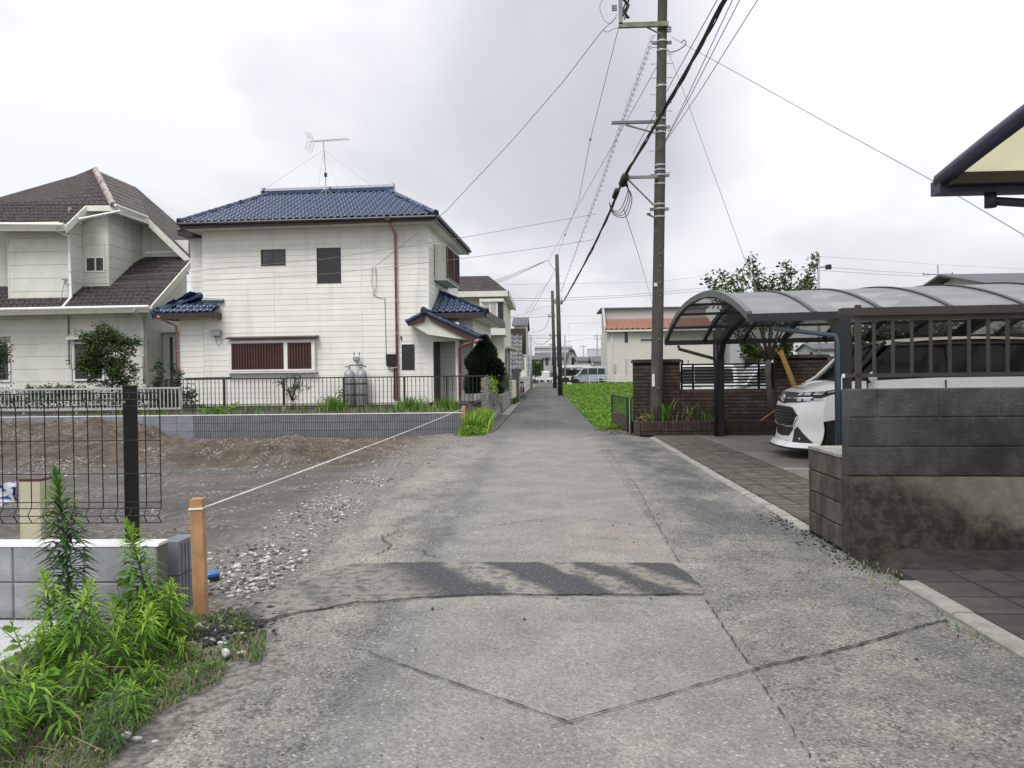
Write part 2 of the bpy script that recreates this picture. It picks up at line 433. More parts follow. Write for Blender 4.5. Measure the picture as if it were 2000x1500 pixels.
def road_left(y):
    base = np.interp(y, [-6, 2.4, 3.4, 4.0, 4.6, 5.2, 9, 14.6, 15.8, 16.8, 17.6, 140], [-1.6, -1.58, -1.54, -1.64, -1.70, -1.72, -1.9, -1.98, -1.9, -1.25, -1.15, -1.15])
    return float(base + (.09*fbm(y, 2.1, 1.7, 4) if y < 17 else .02*fbm(y, 2, 1.3)))
def road_right(y): return float(np.interp(y, [-6, 15.35, 15.36, 16.3, 18.6, 140], [2.1, 2.02, 1.9, 1.55, 1.14, 1.08]))
def road_mat():
    m, nt, b = new_mat('worn_road_surface'); t = NT(nt); p = t.pos()
    sp = t.node('ShaderNodeSeparateXYZ'); t.l.new(p, sp.inputs[0]); X, Yc = sp.outputs[0], sp.outputs[1]
    wob = t.math('MULTIPLY', t.math('SUBTRACT', t.noise(p, 2.5, 5, .6), .5), .35)
    Xw = t.math('ADD', X, wob)
    Xj = t.math('ADD', X, t.math('MULTIPLY', t.math('SUBTRACT', t.noise(p, 14, 4, .6), .5), .05))
    lane = t.math('MULTIPLY', t.ramp(Xj, -.85, -.72), t.ramp(Xj, .86, .885, 1, 0))
    far = t.ramp(Yc, 14.5, 19)
    # broad tone
    big = t.noise(p, .55, 6, .6)
    med = t.noise(p, 2.2, 6, .65, dist=.5)
    base = t.mix(t.ramp(big, .3, .7), (.124, .119, .109, 1), (.205, .197, .18, 1))
    base = t.mix(t.math('MULTIPLY', t.ramp(med, .45, .7), .45), base, (.28, .265, .232, 1))
    lanec = t.mix(t.ramp(med, .3, .75), (.178, .172, .158, 1), (.24, .232, .212, 1))
    base = t.mix(t.math('MULTIPLY', lane, .75), base, lanec)
    # dark oily band on the right verge and the left seam
    def band(c, w, y0, y1, seedscale):
        d = t.math('ABSOLUTE', t.math('SUBTRACT', Xw, c))
        f = t.ramp(d, w*.25, w, 1, 0)
        f = t.math('MULTIPLY', f, t.math('MULTIPLY', t.ramp(Yc, y0-.8, y0+.8), t.ramp(Yc, y1-1.5, y1+1.5, 1, 0)))
        return t.math('MULTIPLY', f, t.ramp(t.noise(p, seedscale, 5, .65, stretch=(1, .45, 1)), .36, .62))
    base = t.mix(t.math('MULTIPLY', band(1.62, .62, 5.6, 15, 1.6), .9), base, (.062, .062, .064, 1))
    base = t.mix(t.math('MULTIPLY', band(1.95, .5, 1, 5.2, 2.1), .7), base, (.085, .085, .085, 1))
    base = t.mix(t.math('MULTIPLY', band(-.95, .5, 1.5, 9, 2.4), .65), base, (.08, .082, .085, 1))
    base = t.mix(t.math('MULTIPLY', band(-1.2, .8, 9, 15.5, 1.1), .6), base, (.12, .12, .12, 1))
    base = t.mix(t.math('MULTIPLY', band(1.3, .5, 12, 17, 1.3), .6), base, (.08, .08, .08, 1))
    # sand spill
    base = t.mix(t.math('MULTIPLY', band(.5, .55, 5.2, 5.9, 4), .75), base, (.29, .235, .175, 1))
    base = t.mix(t.math('MULTIPLY', band(-1.35, .55, 2.0, 14, 1.5), .75), base, (.27, .25, .215, 1))
    # alley beyond
    farc = t.mix(t.ramp(t.noise(p, .8, 6, .65, stretch=(1, .35, 1)), .35, .65), (.052, .052, .053, 1), (.098, .096, .093, 1))
    seam = t.ramp(t.math('ABSOLUTE', t.math('SUBTRACT', Xj, -.02)), .015, .05, 1, 0)
    farc = t.mix(t.math('MULTIPLY', seam, .6), farc, (.05, .05, .052, 1))
    farc = t.mix(t.math('MULTIPLY', t.ramp(Xw, .45, .8), .55), farc, (.06, .06, .062, 1))
    base = t.mix(far, base, farc)
    # aggregate
    v = t.voro(p, 95); vs_ = t.node('ShaderNodeSeparateColor'); t.l.new(v.outputs['Color'], vs_.inputs[0])
    v2 = t.voro(p, 210); v2s = t.node('ShaderNodeSeparateColor'); t.l.new(v2.outputs['Color'], v2s.inputs[0])
    a = t.math('ADD', t.math('MULTIPLY', vs_.outputs[0], .6), t.math('MULTIPLY', v2s.outputs[0], .4))
    amp = t.math('SUBTRACT', 1.15, t.math('MULTIPLY', lane, .42))
    a = t.math('ADD', 1.0, t.math('MULTIPLY', t.math('SUBTRACT', a, .5), amp))
    wear = t.ramp(t.noise(p, 6, 5, .7), .42, .60)
    pits = t.math('MULTIPLY', t.ramp(vs_.outputs[1], .70, .74), t.math('MULTIPLY', wear, t.math('SUBTRACT', .8, t.math('MULTIPLY', lane, .55))))
    sc = t.node('ShaderNodeVectorMath', operation='SCALE'); t.l.new(base, sc.inputs[0]); t.l.new(a, sc.inputs['Scale'])
    cc = t.mix(pits, sc.outputs[0], (.045, .045, .045, 1))
    peb = t.math('MULTIPLY', t.ramp(vs_.outputs[2], .975, .982), .45)
    cc = t.mix(peb, cc, (.46, .45, .42, 1))
    t.l.new(cc, b.inputs['Base Color']); b.inputs['Roughness'].default_value = .88
    h = t.math('ADD', t.math('MULTIPLY', v.outputs['Distance'], -1.), t.math('MULTIPLY', pits, -.6))
    h = t.math('ADD', h, t.math('MULTIPLY', t.noise(p, 9, 4), .8))
    t.bump(b, h, .55, .006)
    return m
mroad = road_mat()
road = MB()
ys = list(np.arange(-6, 18.5, .12)) + list(np.arange(18.5, 136, 1.0))
ROADZ = .006
NX = 10
for i, y in enumerate(ys):
    l, r = road_left(y), road_right(y)
    for k in range(NX+1):
        f = k/NX; x = l+(r-l)*f
        z = ROADZ + .012*fbm(x, y, .5, 3)*sstep(0, .12, f)*sstep(0, .12, 1-f)
        if k == 0: z = -.012
        road.v.append((x, y, z))
for i in range(len(ys)-1):
    for k in range(NX):
        a = i*(NX+1)+k; road.f.append([a, a+1, a+NX+2, a+NX+1]); road.m.append(0)
road_o = road.build('road', mroad, kind='structure', smooth=True)

def crack_mat():
    m, nt, b = new_mat('crack_filler'); t = NT(nt)
    cc = t.mix(t.ramp(t.noise(t.pos(), 22, 4), .4, .6), (.022, .021, .02, 1), (.06, .057, .05, 1))
    t.l.new(cc, b.inputs['Base Color']); b.inputs['Roughness'].default_value = .95
    return m
mcrack = crack_mat()
def crack(pts, w_, jag=.012, z=.016, step=.03, gap=.0):
    w = w_*.62; mb = MB(); P = []
    for a, bb in zip(pts[:-1], pts[1:]):
        L = math.hypot(bb[0]-a[0], bb[1]-a[1]); n = max(2, int(L/step))
        for i in range(n): P.append((a[0]+(bb[0]-a[0])*i/n, a[1]+(bb[1]-a[1])*i/n))
    P.append(pts[-1]); prev = None
    for i, (x, y) in enumerate(P):
        j = min(i, len(P)-2); dx, dy = P[j+1][0]-P[j][0], P[j+1][1]-P[j][1]; L = math.hypot(dx, dy) or 1
        nx, ny = -dy/L, dx/L
        o = jag*fbm(x*1., y*1., 6, 3) + jag*.5*random.uniform(-1, 1); ww = w*random.uniform(.35, 1.25)
        zz = z+.012*fbm(x, y, .5, 3)
        cur = ((x+nx*(o+ww/2), y+ny*(o+ww/2), zz), (x+nx*(o-ww/2), y+ny*(o-ww/2), zz))
        if prev and random.random() > gap: mb.face([prev[0], prev[1], cur[1], cur[0]])
        prev = cur
    mb.build('crack', mcrack, road_o)
crack([(-.86, 3.50), (-.3, 3.05), (.085, 2.755)], .016, .006)
crack([(.0, 2.735), (.45, 3.01), (.87, 3.28)], .015, .006)
crack([(.87, 3.28), (1.35, 3.55), (2.0, 3.95)], .026, .014)
crack([(.83, 2.0), (.86, 3.2), (.875, 4.3)], .012, .008, gap=.25)
crack([(.875, 5.15), (.93, 7), (1.0, 8.6), (1.02, 13)], .012, .012, gap=.35, step=.05)
crack([(-0.84, 5.99, 0)[:2], (-0.3, 6.51, 0)[:2], (0.2, 6.83, 0)[:2], (0.92, 6.26, 0)[:2], (1.57, 5.67, 0)[:2]], .014, .008, gap=.1)
crack([(-0.6, 6.02, 0)[:2], (0.24, 5.97, 0)[:2], (0.88, 5.75, 0)[:2]], .008, .01, gap=.5)
crack([(-0.15, 4.36, 0)[:2], (0.45, 4.24, 0)[:2], (0.89, 4.13, 0)[:2]], .010, .012, gap=.25)
crack([(-1.25, 5.2), (-1.15, 5.55), (-1.3, 5.95), (-1.2, 6.3)], .02, .04, gap=.2)
crack([(-1.15, 5.55), (-.9, 5.5), (-.75, 5.25)], .018, .04, gap=.2)
crack([(-1.3, 5.95), (-1.0, 6.1)], .015, .04, gap=.2)

def patch_mat():
    m, nt, b = new_mat('fresh_asphalt_patch'); t = NT(nt); p = t.pos()
    sp = t.node('ShaderNodeSeparateXYZ'); t.l.new(p, sp.inputs[0]); X, Yc = sp.outputs[0], sp.outputs[1]
    n = t.noise(p, 70, 4, .7)
    cc = t.mix(t.ramp(n, .3, .7), (.018, .0185, .021, 1), (.056, .057, .063, 1))
    u = t.math('ADD', X, t.math('MULTIPLY', Yc, .62))
    u = t.math('ADD', u, t.math('MULTIPLY', t.math('SUBTRACT', t.noise(p, 2.6, 5, .65), .5), .35))
    fine = t.ramp(t.noise(p, 13, 7, .78, dist=.3), .42, .54)
    tot = None
    for c, w, amt in ((1.70, .50, .8), (2.61, .21, .95), (3.22, .13, .85), (3.6, .15, .8), (1.15, .3, .85)):
        f = t.math('MULTIPLY', t.ramp(t.math('ABSOLUTE', t.math('SUBTRACT', u, c)), w*.35, w, 1, 0), amt)
        tot = f if tot is None else t.math('MAXIMUM', tot, f)
    cc = t.mix(t.math('MULTIPLY', tot, t.math('ADD', .25, t.math('MULTIPLY', fine, .75))), cc, (.22, .205, .175, 1))
    grit = t.voro(p, 120); g = t.node('ShaderNodeSeparateColor'); t.l.new(grit.outputs['Color'], g.inputs[0])
    cc = t.mix(t.math('MULTIPLY', t.ramp(g.outputs[0], .93, .95), .4), cc, (.25, .24, .22, 1))
    t.l.new(cc, b.inputs['Base Color']); b.inputs['Roughness'].default_value = .8
    t.bump(b, n, .4, .004); return m
pt = [(.885, 4.40), (.2, 4.385), (-.35, 4.39), (-.75, 4.32), (-1.05, 4.22), (-1.30, 4.08), (-1.48, 3.93), (-1.60, 3.90), (-1.66, 4.02), (-1.60, 4.25), (-1.52, 4.6), (-1.42, 4.95), (-1.30, 5.10), (-.9, 5.13), (-.2, 5.13), (.4, 5.12), (.82, 5.10), (.86, 4.9), (.90, 4.6)]
poly = []
for a, bb in zip(pt, pt[1:]+pt[:1]):
    n = max(2, int(math.hypot(a[0]-bb[0], a[1]-bb[1])/.03))
    rag = .012 if a[0] > -1.0 else .035
    for i in range(n):
        x, y = a[0]+(bb[0]-a[0])*i/n, a[1]+(bb[1]-a[1])*i/n
        poly.append((x+rag*fbm(x, y, 9), y+rag*fbm(y, x, 9)))
bm = bmesh.new(); vs_ = [bm.verts.new((x, y, ROADZ+.011)) for x, y in poly]; f = bm.faces.new(vs_)
bmesh.ops.triangulate(bm, faces=[f])
ext = bmesh.ops.extrude_face_region(bm, geom=bm.faces[:])
for v in [g for g in ext['geom'] if isinstance(g, bmesh.types.BMVert)]: v.co.z -= .02
bmesh.ops.recalc_face_normals(bm, faces=bm.faces[:])
me = bpy.data.meshes.new('asphalt_patch'); bm.to_mesh(me); bm.free(); me.materials.append(patch_mat())
o = bpy.data.objects.new('asphalt_patch', me); link(o); tag(o, kind='structure')
crack([(.885, 4.385), (.2, 4.37), (-.35, 4.375), (-.75, 4.305), (-1.05, 4.205), (-1.3, 4.065)], .016, .012)

# ---- building lot: height field of gravel and dug earth
def lot_h(x, y):
    d = max(0., road_left(y)-x)
    z = -.004 - .05*sstep(0, 1.3, d)
    z += (.034*fbm(x, y*1.4, .8, 5) + .024*fbm(x*.45, y*3.2, 1.5, 4))*sstep(.05, .8, d)
    z += .010*fbm(x, y, 7, 3)*sstep(.0, .5, d)
    ysc = 11.35+.35*fbm(x, 0, .8, 3)+.45*sstep(-4.2, -3.2, x)
    side = sstep(-2.3, -4.3, x+.35*fbm(x, y, 1.1, 3))
    back = 1-sstep(15.9, 16.7, y)*sstep(-9.0, -8.5, x)
    t = sstep(0, 1, (y-ysc)/.85)
    rough = fbm(x, y, 1.6, 5)
    fall = 1-.95*sstep(12.9, 15.4, y)*sstep(-9.3, -8.5, x)
    z += t*side*(.24*back*fall+.0) + t*side*back*(.10*rough+.06*fbm(x, y, 4.5, 4))*(.35+.65*fall)
    z -= .07*sstep(15.8, 16.6, y)*side*(1-back+.0001)
    t2 = sstep(0, 1, (y-14.3-.5*fbm(x, 3, .7, 3))/1.0)*sstep(-8.4, -9.3, x+.25*fbm(x, y, 1.3, 3))
    z += t2*(.10+.08*fbm(x, y, 1.2, 5)+.05*fbm(x, y, 5, 3))
    # second scarp, small ridge at its foot
    z += .05*math.exp(-((y-ysc+.25)/.28)**2)*side*(.5+fbm(x, y, 2.2, 4))
    return z
def lot_mat():
    m, nt, b = new_mat('dug_earth_and_gravel'); t = NT(nt); p = t.pos()
    sp = t.node('ShaderNodeSeparateXYZ'); t.l.new(p, sp.inputs[0]); X, Yc, Z = sp.outputs
    n1 = t.noise(p, 1.1, 6, .65, stretch=(.6, 1.5, 1)); n2 = t.noise(p, 5, 6, .7); n3 = t.noise(p, 24, 5, .75)
    grey = t.mix(t.ramp(n1, .3, .7), (.072, .066, .060, 1), (.125, .116, .105, 1))
    grey = t.mix(t.math('MULTIPLY', t.ramp(n2, .5, .7), .5), grey, (.05, .046, .041, 1))
    brown = t.mix(t.ramp(n2, .3, .7), (.050, .038, .028, 1), (.125, .098, .071, 1))
    brown = t.mix(t.math('MULTIPLY', t.ramp(n1, .5, .65), .55), brown, (.046, .031, .023, 1))
    brown = t.mix(t.math('MULTIPLY', t.ramp(n3, .58, .68), .5), brown, (.22, .17, .125, 1))
    yy = t.math('ADD', Yc, t.math('MULTIPLY', t.math('SUBTRACT', n1, .5), 2.0))
    cc = t.mix(t.ramp(yy, 10.7, 11.6), grey, brown)
    # pale grit spilled along the road edge
    xx = t.math('ADD', X, t.math('MULTIPLY', t.math('SUBTRACT', n2, .5), .9))
    pale = t.mix(t.ramp(n3, .35, .6), (.115, .107, .096, 1), (.25, .236, .21, 1))
    cc = t.mix(t.math('MULTIPLY', t.ramp(xx, -3.0, -2.0), .8), cc, pale)
    v = t.voro(p, 42); s = t.node('ShaderNodeSeparateColor'); t.l.new(v.outputs['Color'], s.inputs[0])
    spk = t.math('MULTIPLY', t.ramp(s.outputs[0], .80, .83), t.ramp(t.noise(p, 1.7, 4), .46, .6))
    cc = t.mix(t.math('MULTIPLY', spk, .8), cc, (.28, .265, .24, 1))
    sc = t.node('ShaderNodeVectorMath', operation='SCALE'); t.l.new(cc, sc.inputs[0]); t.l.new(t.ramp(n3, .2, .8, .55, 1.45, False), sc.inputs['Scale'])
    t.l.new(sc.outputs[0], b.inputs['Base Color']); b.inputs['Roughness'].default_value = .95
    h = t.math('ADD', n3, t.math('MULTIPLY', n2, 1.2))
    t.bump(b, h, .9, .03); return m
gx = np.concatenate([np.arange(-17, -6, .11), np.arange(-6, -.95, .06)]); gy = np.concatenate([np.arange(1.2, 10.5, .075), np.arange(10.5, 17.42, .055)])
V = np.array([(x, y, lot_h(float(x), float(y))) for x in gx for y in gy]); ny = len(gy)
ii, jj = np.meshgrid(np.arange(len(gx)-1), np.arange(ny-1), indexing='ij'); a = (ii*ny+jj).ravel()
np_obj('building_lot', V, np.stack([a, a+ny, a+ny+1, a+1], 1), lot_mat(), smooth=True, kind='structure')

def stones(name, pts, sizes, mats, kind='stuff', rg=rng, parent=None, flat=.6):
    bm = bmesh.new(); bmesh.ops.create_icosphere(bm, subdivisions=1, radius=1); bv = np.array([v.co for v in bm.verts]); bf = np.array([[v.index for v in f.verts] for f in bm.faces]); bm.free()
    n = len(pts)
    S = sizes[:, None]*(1+.35*rg.normal(size=(n, 3))).clip(.45, 1.8); S[:, 2] *= flat
    ang = rg.random(n)*6.283; ca, sa = np.cos(ang), np.sin(ang)
    J = bv[None]*(1+.16*rg.normal(size=(n, len(bv), 1)))*S[:, None, :]
    x = J[..., 0]*ca[:, None]-J[..., 1]*sa[:, None]; y = J[..., 0]*sa[:, None]+J[..., 1]*ca[:, None]
    V = np.stack([x, y, J[..., 2]], -1)+np.asarray(pts)[:, None, :]
    F = (bf[None]+np.arange(n)[:, None, None]*len(bv)).reshape(-1, 3)
    mi = np.repeat((rg.random(n) < .5).astype(int), len(bf)) if isinstance(mats, list) else None
    return np_obj(name, V.reshape(-1, 3), F, mats, parent, mi, kind=kind)
def scatter(n, fx, fy, smin, smax, pw=2.5, off=0.):
    P, S = [], []
    for _ in range(n):
        x, y = fx(), fy(); 
        if callable(off): x += off(y)
        s = smin+(smax-smin)*random.random()**pw
        P.append((x, y, lot_h(x, y)+s*.18)); S.append(s)
    return P, S
P1, S1 = [], []
for (n, fx, fy, a, b_, off) in (
    (1500, lambda: -abs(random.gauss(0, .33))+.06, lambda: random.uniform(3.6, 5.6), .006, .042, lambda y: road_left(y)),
    (700, lambda: -abs(random.gauss(0, .35))+.05, lambda: random.uniform(5.4, 9.5), .006, .034, lambda y: road_left(y)-.05),
    (420, lambda: random.gauss(-.25, .18), lambda: random.gauss(7.4, .5), .008, .034, lambda y: road_left(y)),
    (380, lambda: random.gauss(-.3, .3), lambda: random.gauss(9.3, .9), .008, .03, lambda y: road_left(y)),
    (900, lambda: random.uniform(-7, -.1), lambda: random.uniform(4.4, 11), .006, .026, lambda y: road_left(y)),
    (700, lambda: random.uniform(-7.5, -.6), lambda: random.uniform(10.2, 11.4), .008, .04, lambda y: road_left(y)),
    (700, lambda: random.uniform(-9, -.2), lambda: random.uniform(11.3, 16.6), .008, .045, lambda y: road_left(y)),
    (2600, lambda: random.uniform(-7, .0), lambda: random.uniform(4.2, 11.5), .004, .016, lambda y: road_left(y)),
    (1300, lambda: random.gauss(-.15, .22), lambda: random.uniform(4.0, 12), .004, .016, lambda y: road_left(y)),
    (500, lambda: random.gauss(-.1, .5), lambda: random.uniform(11, 15.6), .008, .035, lambda y: road_left(y))):
    p, s = scatter(n, fx, fy, a, b_, 2.5, off)
    keep = [i for i, q in enumerate(p) if fbm(q[0], q[1], 1.3, 4) > -.05+.25*random.uniform(-1, 1)]; p = [p[i] for i in keep]; s = [s[i] for i in keep]; P1 += p; S1 += [q*.54 for q in s]
stones('gravel', P1, np.array(S1), [M['stone_white'], M['stone_dark']])
# crumbled black asphalt at the end of the patch, a few loose bits on the road
P2, S2 = [], []
for _ in range(420):
    x, y = random.gauss(-1.62, .10), random.gauss(3.86, .16); s = .004+.016*random.random()**2
    P2.append((x, y, ROADZ+s*.2)); S2.append(s)
for _ in range(90):
    x, y = random.uniform(-1.3, 1.9), random.uniform(2.3, 7); s = .002+.006*random.random()**2
    P2.append((x, y, ROADZ+.006)); S2.append(s)
for _ in range(260):
    y = random.uniform(4.9, 7.0); x = road_right(y)-abs(random.gauss(0, .10)); s = .003+.011*random.random()**2
    P2.append((x, y, ROADZ+.004)); S2.append(s)
stones('asphalt_crumbs', P2, np.array(S2), pm('asphalt_crumb', (.028, .028, .03), .9, var=.3))
P3 = [(-1.49, 2.62, .02), (-1.44, 2.60, .02), (-1.36, 2.58, .02), (-1.47, 3.42, .02), (-1.40, 3.44, .015), (-1.53, 2.52, .015)]
stones('white_pebbles', P3, np.array([.018, .016, .015, .03, .022, .014]), M['stone_white'])

# ---- ground of the gardens, field, driveway
def sheet(name, pts, z, m, **k):
    mb = MB(); mb.prism([(x, y, z-.5) for x, y in pts], (0, 0, .5)); return mb.build(name, m, kind='structure', **k)
sheet('garden_soil', [(-60, 17.68), (-1.98, 17.68), (-1.6, 20.7), (-1.6, 75), (-60, 75)], .26, M['soil'])
sheet('left_verge', [(-1.6, 16.9), (-1.17, 16.9), (-1.17, 75), (-1.6, 75)], -.004, pm('damp_verge', (.075, .068, .055), .95, var=.3, scale=4, bump=.4))
sheet('left_verge', [(-2.0, 16.5), (-1.2, 15.9), (-1.2, 20.6), (-2.0, 20.6)], -.012, M['soil'])


# ================================================================== LEFT FOREGROUND
# ---- block wall with mesh fence
wl_ = thing('block_wall', 'low pale grey concrete block wall behind the tall weeds', 'wall', (-2.05, 3.95, 0))
MB().box(-4.5, -.006, .008, .112, -.12, .388).build('mortar_core', M['mortar'], wl_)
MB().prism([(-4.5, -.004, .389), (-4.5, .006, .404), (-4.5, .118, .404), (-4.5, .124, .389)], (4.5, 0, 0)).build('cap', M['block_cap'], wl_)
def chamfer_block(w, h, d, c=.006):
    mb = MB(); mb.hexa([(c, 0, c), (w-c, 0, c), (w-c, d, c), (c, d, c), (c, 0, h-c), (w-c, 0, h-c), (w-c, d, h-c), (c, d, h-c)])
    mb.v = [(x, y, z) for x, y, z in mb.v]
    # chamfer ring on the front
    mb2 = MB(); F = [(0, c, 0), (w, c, 0), (w, c, h), (0, c, h)]; G = [(c, 0, c), (w-c, 0, c), (w-c, 0, h-c), (c, 0, h-c)]
    mb2.face(G)
    for i in range(4): mb2.face([F[i], F[(i+1) % 4], G[(i+1) % 4], G[i]])
    B_ = [(0, d, 0), (w, d, 0), (w, d, h), (0, d, h)]
    for i in range(4): mb2.face([B_[i], B_[(i+1) % 4], F[(i+1) % 4], F[i]])
    mb2.face(B_[::-1]); return mb2
bme = chamfer_block(.386, .192, .12).mesh('block', M['block_new'])
for r in range(-1, 2):
    for k in range(11):
        x1 = -.012-.392*k
        piece('block', bme, wl_, T(x1-.386, 0, .003+r*.197))
# ribbed return wall
rb = thing('ribbed_block_wall', 'short grey ribbed block wall end between pale wall and stake', 'wall', (-2.035, 4.10, 0))
def ribbed_block(w, h, d, n=10, dep=.008, sm=.003):
    """block with vertical ribs on its front (-y) face"""
    mb = MB(); pw = w/n; pr = []
    for i in range(n):
        x = i*pw
        pr += [(x+pw*.12, 0), (x+pw*.62, 0), (x+pw*.74, dep), (x+pw*1.0, dep)]
    pr = [(sm, dep)]+pr[:-1]+[(w-sm, dep)]
    for a, b in zip(pr[:-1], pr[1:]): mb.face([(a[0], a[1], sm), (b[0], b[1], sm), (b[0], b[1], h-sm), (a[0], a[1], h-sm)])
    for zz, fl in ((sm, 0), (h-sm, 1)):
        q = [(x, y, zz) for x, y in pr]+[(w-sm, d, zz), (sm, d, zz)]
        mb.face(q if fl else q[::-1])
    mb.face([(sm, dep, sm), (sm, dep, h-sm), (sm, d, h-sm), (sm, d, sm)])
    mb.face([(w-sm, dep, sm), (w-sm, d, sm), (w-sm, d, h-sm), (w-sm, dep, h-sm)])
    mb.face([(sm, d, sm), (sm, d, h-sm), (w-sm, d, h-sm), (w-sm, d, sm)])
    return mb
rme = ribbed_block(.20, .19, .10, 5, .012).mesh('ribbed_block', M['block_grey'])
for r in range(-1, 2):
    for k in range(1):
        piece('block', rme, rb, basis((.012, .02+.2*k, r*.195-.005), (0, 1, 0), (-1, 0, 0), (0, 0, 1)))
MB().box(-.08, .0, .025, .21, -.15, .372).build('mortar_core', M['mortar'], rb)

mf = thing('mesh_fence', 'black welded wire mesh fence on square post above pale block wall', 'fence', (-2.215, 4.0, .40))
MB().prism([(-.026, -.026, 0), (.026, -.026, 0), (.026, .026, 0), (-.026, .026, 0)], (0, 0, .83)).box(-.029, .029, -.029, .029, .83, .838).build('post', M['black_metal'], mf)
for z in (.10, .75): MB().lathe([(.006, 0), (.006, .004), (.003, .006)], 8).build('bolt', M['galv'], mf).matrix_basis = basis((-.015, -.027, z), (1, 0, 0), (0, 0, 1), (0, -1, 0))
prof = [(0, .78), (.035, .745), (.0, .71), (0, .20), (0, .075), (.03, .045), (.0, .012)]   # (out, z): the wires kink at top and bottom
wm = MB().tube([(0, -a-.05, z) for a, z in [(0, .80), (.03, .765), (0, .73), (0, .2), (.032, .158), (0, .116)]], .0028, 5).mesh('wire', M['black_metal'])
for k in range(46):
    x = .185-.078*k
    if abs(x) < .022: continue
    piece('wire', wm, mf, T(x, 0, 0))
for z, a in ((.80, 0), (.765, .03), (.73, 0), (.55, 0), (.375, 0), (.225, 0), (.158, .032), (.193, 0), (.116, 0)):
    MB().tube([(-3.4, -a-.055, z), (.19, -a-.055, z)], .0028, 5).build('wire', M['black_metal'], mf)

cp = thing('cream_post', 'square cream post with brown top standing behind the mesh fence', 'post', (-3.66, 5.35, 0))
MB().box(-.075, .075, -.075, .075, -.1, .56).build('shaft', pm('cream_paint', (.50, .47, .33), .6), cp)
MB().box(-.079, .079, -.079, .079, .56, .575).build('cap', M['shutter_brown'], cp)
cl = MB()
us = np.linspace(0, 1, 9); vv = np.linspace(0, 1, 7)
cl.grid(lambda u, v: (-.20+.34*u, .02*math.sin(9*u+4*v), .2*v-.03*math.sin(5*u)), us, vv).grid(lambda u, v: (-.20+.34*u, .03+.02*math.sin(9*u+4*v), .2*v-.03*math.sin(5*u)), us, vv)
def cloth_mat():
    m, nt, b = new_mat('blue_white_cloth'); t = NT(nt)
    n = t.noise(t.pos(), 18, 3, .5, stretch=(.4, 1, 2)); t.l.new(t.mix(t.ramp(n, .5, .56), (.6, .62, .66, 1), (.03, .07, .25, 1)), b.inputs['Base Color']); return m
o = cl.build('cloth', cloth_mat(), smooth=True, label='blue and white cloth hanging beside the cream post', category='cloth'); o['category'] = 'cloth'
o.location = (-3.90, 5.30, .38); o.scale = (.8, 1, .75)

sl = thing('concrete_slab', 'pale concrete slab with dark edging in the bottom left corner', 'slab', (-2.47, 3.15, 0))
MB().prism([(-2.2, .1, -.1), (.05, .0, -.1), (0, .72, -.1), (-2.2, .74, -.1)], (0, 0, .122)).build('slab', M['slab'], sl)
MB().prism([(.06, -.05, -.1), (.20, -.05, -.1), (.14, .72, -.1), (.01, .72, -.1)], (0, 0, .112)).build('edging', M['paver_dark'], sl)

# ---- stakes with string
st = thing('wooden_stake', 'tall raw timber stake with string tied round it in the foreground', 'stake', (-1.87, 4.05, 0), 8)
MB().prism([(-.032, -.03, -.1), (.032, -.03, -.1), (.032, .03, -.1), (-.032, .03, -.1)], (-.012, 0, .72)).prism([(-.0435, -.03, .62), (.0205, -.03, .62), (.0205, .03, .62), (-.0435, .03, .62)], (.004, 0, .006)).build('shaft', M['wood'], st)
o = st.children[0]
for dz in (0, .006): MB().tube([(-.047, -.034, .57+dz), (.024, -.034, .573+dz), (.024, .034, .573+dz), (-.047, .034, .57+dz), (-.047, -.034, .57+dz)], .003, 5).build('string_loop', M['string'], st)
st2 = MB(); st2.prism([(-.036, -.036, -.2), (.036, -.036, -.2), (.036, .036, -.2), (-.036, .036, -.2)], (0, 0, .80)).prism([(-.036, -.036, .602), (.036, -.036, .602), (.036, .036, .602), (-.036, .036, .602)], (0, 0, .004))
o = st2.build('wooden_stake', M['wood'], label='short timber stake at the far end of the grey ribbed wall', category='stake'); o.location = (-1.87, 17.35, -.02)
o['category'] = 'stake'
sp_ = []
for i in range(25):
    f = i/24; a = Vector((-1.85, 4.03, .575)); b_ = Vector((-1.87, 17.31, .53))
    q = a.lerp(b_, f); q.z -= .02*4*f*(1-f); sp_.append(q)
o = MB().tube(sp_, .0055, 5).build('string', M['string'], label='white string stretched between the two timber stakes', category='string'); o['category'] = 'string'
bc = thing('pipe_cap', 'small blue plastic pipe cap in the gravel behind the stake', 'pipe cap', (-2.145, 4.80, -.055))
MB().lathe([(.048, 0), (.048, .07), (.044, .07)], 14).build('collar', M['plastic_black'], bc)
MB().lathe([(.05, .068), (.052, .085), (.046, .092), (.0, .094)], 14).build('lid', M['blue_cap'], bc)

